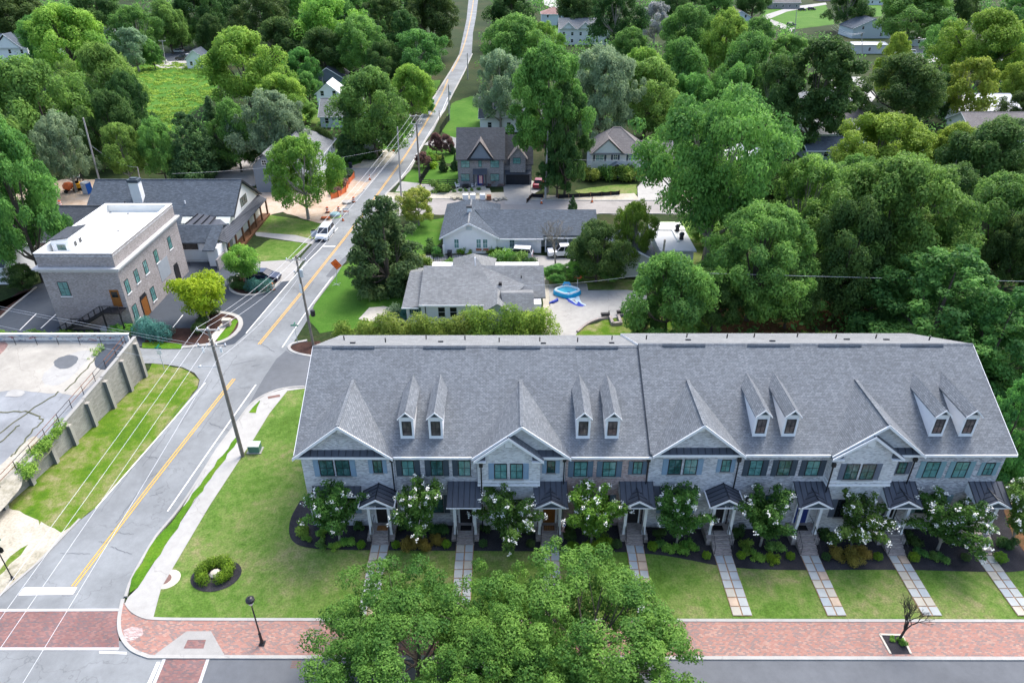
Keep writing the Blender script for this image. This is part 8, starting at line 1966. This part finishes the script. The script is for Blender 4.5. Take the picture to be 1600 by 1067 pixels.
part('post', MB().tube([(0, 0, 0), (0, 0, 1.6)], .05, 6), 'white_paint', BH, False); part('board', MB().lathe((0, 0, 1.62), [(.55, 0), (.6, .06), (.5, .12)], 14), 'orange_plastic', BH, False); part('target', MB().lathe((0, 0, 1.75), [(.25, 0), (.22, .02)], 12), 'sign_white', BH, False)
for i, (x, y, lab) in enumerate(((945.5, 495, 'black barbecue smoker lying on the terrace edge'), (970, 491, 'black barbecue grill beside the brick steps'))):
    g = G(x, y); L = thing('barbecue', lab, 'barbecue', (g.x, g.y, 0), None, R(5)); L.scale = (.75, .75, .62); part('drum', MB().tube([(-.75, 0, .75), (.75, 0, .75)], .35, 10), 'black_metal', L, False); part('chimney', MB().tube([(.6, 0, 1.0), (.6, 0, 1.5)], .07, 6), 'black_metal', L, False)
    for sx in (-.6, .6):
        for sy in (-.25, .25): part('leg', MB().bar((sx, sy, 0), (sx, sy, .55), .05, .05), 'black_metal', L, False)
    part('shelf', MB().box(-.7, .7, -.6, -.35, .6, .64), 'silt_black', L, False)
W = thing('garden_wall', 'low curved brick edging of the pool terrace', 'wall', (14, 78, 0)); ep = smooth(gp([(902, 519), (917, 506), (934, 499), (952, 497)]), 2)
for i in range(len(ep) - 1): part('brick_edge', MB().bar((*ep[i], .1), (*ep[i + 1], .1), .3, .28), 'brick_step', W)
for x0, y0, x1, y1 in ((953, 497, 957, 508), (966, 496, 970, 507), (957, 508, 972, 507)): a, b = G(x0, y0), G(x1, y1); part('brick_edge', MB().bar((a.x, a.y, .2), (b.x, b.y, .2), .35, .5), 'brick_step', W)
# fire pit with chairs
g = G(727.5, 293); L = thing('fire_pit', 'square dark fire pit in the gravel circle before the brown brick house', 'fire pit', (g.x, g.y, 0)); part('box', MB().box(-.6, .6, -.6, .6, 0, .55), 'black_metal', L, False); part('bowl', MB().lathe((0, 0, .56), [(.4, 0), (.45, .05), (.3, .07)], 12), 'bark_dark', L, False)
def chair(px, py, deg, lab):
    g = G(px, py); V = thing('garden_chair', lab, 'garden chair', (g.x, g.y, 0), 'white chairs round the fire pit', R(deg))
    part('seat', MB().prism([(-.3, -.3, .38), (.3, -.3, .38), (.3, .3, .28), (-.3, .3, .28)], (0, 0, -.04)), 'white_paint', V, False)
    for k in range(5): x = -.3 + k * .125; part('back_slat', MB().prism([(x, .28, .3), (x + .1, .28, .3), (x + .1, .55, 1.0 + (.06 if 0 < k < 4 else 0)), (x, .55, 1.0 + (.06 if 0 < k < 4 else 0))], (0, .03, 0)), 'white_paint', V, False)
    for s_ in (-1, 1): part('arm', MB().box(s_ * .36 - .06, s_ * .36 + .06, -.35, .35, .58, .62), 'white_paint', V, False); part('leg', MB().box(s_ * .34 - .03, s_ * .34 + .03, -.32, -.26, 0, .58), 'white_paint', V, False); part('leg', MB().box(s_ * .34 - .03, s_ * .34 + .03, .2, .28, 0, .58), 'white_paint', V, False)
chair(715.5, 293, 80, 'white slatted garden chair left of the fire pit'); chair(720, 288.5, 40, 'white slatted garden chair behind the fire pit on its left'); chair(732.5, 288.5, -35, 'white slatted garden chair behind the fire pit on its right'); chair(739.5, 293, -80, 'white slatted garden chair right of the fire pit')
for i in range(6):
    g = G(700 + i * 9.5, 300 - i * .6); bush('shrub', 'loose', (g.x, g.y, 0), .42, 'olive', ['first', 'second', 'third', 'fourth', 'fifth', 'sixth'][i] + ' little round shrub from the left along the gravel circle')
g = G(770, 290); hedge('hedge', [(g.x - 1.9, g.y), (g.x + 1.9, g.y)], 1.2, 1.0, 'plum', 1600, .2, 'dark purple clipped hedge between the front door and garage', seed=12)
# bins, gate, sign pier, cabinet, drain, tree pit
for x, y, m, lab in ((703, 402, 'bin_dark', 'dark wheelie bin at the corner of the long white house'), (548, 262, 'bin_dark', 'dark wheelie bin on the drive by the roadside lawn')):
    g = G(x, y); L = thing('wheelie_bin', lab, 'bin', (g.x, g.y, 0)); part('body', MB().prism([(-.28, -.3, 0), (.28, -.3, 0), (.34, -.36, 1.0), (-.34, -.36, 1.0)], (0, .62, 0)), m, L, False); part('lid', MB().prism([(-.36, -.4, 1.02), (.36, -.4, 1.02), (.36, .34, 1.1), (-.36, .34, 1.1)], (0, 0, .04)), m, L, False)
    for s_ in (-1, 1): part('wheel', MB().tube([(s_ * .3, .3, .1), (s_ * .36, .3, .1)], .1, 8), 'rubber', L, False)
g = G(694, 400); L = thing('garden_gate', 'white gate post and dark panel left of the bin', 'gate', (g.x, g.y, 0)); part('post', MB().box(-.15, .15, -.1, .1, 0, 1.9), 'white_paint', L, False); part('panel', MB().box(-1.0, -.2, -.03, .03, .05, 1.7), 'fence_black', L, False)
g = G(355.5, 509); L = thing('sign_pier', 'brick pier with stone cap in the kerbed island by the lime green tree', 'sign pier', (g.x, g.y, 0)); part('pier', MB().box(-.45, .45, -.3, .3, 0, .95), 'brick_red_mixed', L, False); part('cap', MB().box(-.5, .5, -.35, .35, .95, 1.03), 'stone_pale', L, False)
g = G(400, 703, Z1); L = thing('electrical_cabinet', 'green electrical transformer cabinet on the lawn by the tall pole', 'cabinet', (g.x, g.y, lawn_z(g.x, g.y) + Z1)); part('pad', MB().box(-.75, .65, -.55, .45, 0, .08), 'concrete', L, False); part('body', MB().box(-.55, .5, -.45, .3, .08, .78), 'cabinet_green', L, False); part('lid', MB().prism([(-.58, -.48, .79), (.53, -.48, .79), (.53, .33, .86), (-.58, .33, .86)], (0, 0, .04)), 'cabinet_pale', L, False)
q = gp([(446, 1027.5), (479, 1027.5), (474, 1049), (443, 1049)]); D = thing('storm_drain', 'iron drain grate in a pale concrete frame at the kerb', 'drain', (q[0][0], q[0][1], .03))
x0, x1, y0, y1 = q[3][0] + .1, q[1][0], q[3][1], q[1][1]
part('frame', MB().box(x0, x1, y0, y0 + .25, -.02, .045).box(x0, x1, y1 - .2, y1, -.02, .045).box(x0, x0 + .28, y0 + .25, y1 - .2, -.02, .045).box(x1 - .28, x1, y0 + .25, y1 - .2, -.02, .045), 'stone_pale', D); part('pit', MB().box(x0 + .28, x1 - .28, y0 + .25, y1 - .2, -.02, .034), 'rubber', D)
for k in range(7): x = x0 + .32 + k * (x1 - x0 - .64) / 6; part('bar', MB().box(x - .02, x + .02, y0 + .25, y1 - .2, .034, .05), 'iron_rust', D)
for k in range(4): y = y0 + .32 + k * (y1 - y0 - .6) / 3; part('bar', MB().box(x0 + .28, x1 - .28, y - .02, y + .02, .034, .055), 'iron_rust', D)
flat('tree_pit', [(1374.4, 991), (1409, 992), (1423, 1021), (1391, 1021)], 'mulch', Z1 + .01)
for a in ([(1374.4, 991), (1409, 992)], [(1409, 992), (1423, 1021)], [(1374.4, 991), (1391, 1021)]): kerb(gp(a, Z1), .14, Z1 + .09, 'stone_pale', name='pit_edging')
g = G(66, 706); solo('cement_block', MB().box(-.2, .2, -.1, .1, 0, .2), 'kerb_concrete', 'loose pale concrete block in the grass at the foot of the retaining wall', 'concrete block', (G(98, 716).x, G(98, 716).y, 0))
solo('drain_hole', MB().lathe((0, 0, 0), [(.42, 0), (.4, .05)], 10), 'rubber', 'black drain opening in the grass at the rounded road corner', 'drain', (G(284, 590).x, G(284, 590).y, .03))
# kerbed islands of the parking court
flat('island', [(283, 541), (338, 536), (363, 526), (376, 508), (372, 495), (345, 489), (325, 489), (306, 500), (300, 512), (232, 512), (226, 534)], 'brown_mulch', .06)
kerb(smooth(gp([(284, 543), (336, 538), (362, 528), (378, 510), (374, 494), (346, 488), (325, 488)]), 2), .55, .13, 'kerb_concrete')
flat('island', [(222, 534), (284, 536), (282, 544), (222, 543)], 'verge_grass', .07)
flat('island', [(337, 532), (357, 508), (366, 498), (371, 500), (362, 520), (345, 534)], 'verge_grass', .075)
flat('island', [(325, 530), (345, 506), (358, 496), (364, 498), (350, 515), (335, 534)], 'stone_pale', .08)
flat('island', [(361, 443), (370, 431), (396, 432), (425, 437), (435, 440), (422, 452), (402, 459), (374, 459), (360, 452)], 'brown_mulch', .06)
kerb(smooth(gp([(437, 440), (424, 453), (402, 461), (373, 461), (359, 453), (361, 442), (372, 430)]), 2), .4, .13, 'kerb_concrete')
r = rng(9)
# small plants growing through the lot, one mass that nobody could count
C_, Rc = [], []
for (x0, y0, x1, y1, n, rr) in ((150, 556, 158, 545, 10, .3), (96, 662, 78, 690, 26, .45), (78, 690, 50, 712, 30, .5), (60, 720, 40, 742, 22, .5), (20, 740, 60, 700, 12, .3)):
    for k in range(n):
        t0 = r.uniform(0, 1); p = GL(x0 + (x1 - x0) * t0 + r.normal() * 3, y0 + (y1 - y0) * t0 + r.normal() * 3); C_.append((p.x, p.y, p.z + .15)); Rc.append(rr * r.uniform(.5, 1.2))
P, N, S_, T = clump_leaves(r, np.array(C_), np.array(Rc), 5200, .17, .8); stuff('weeds', leaf_mesh('weeds', P, N, S_, T, 9), 'leaf_bright')
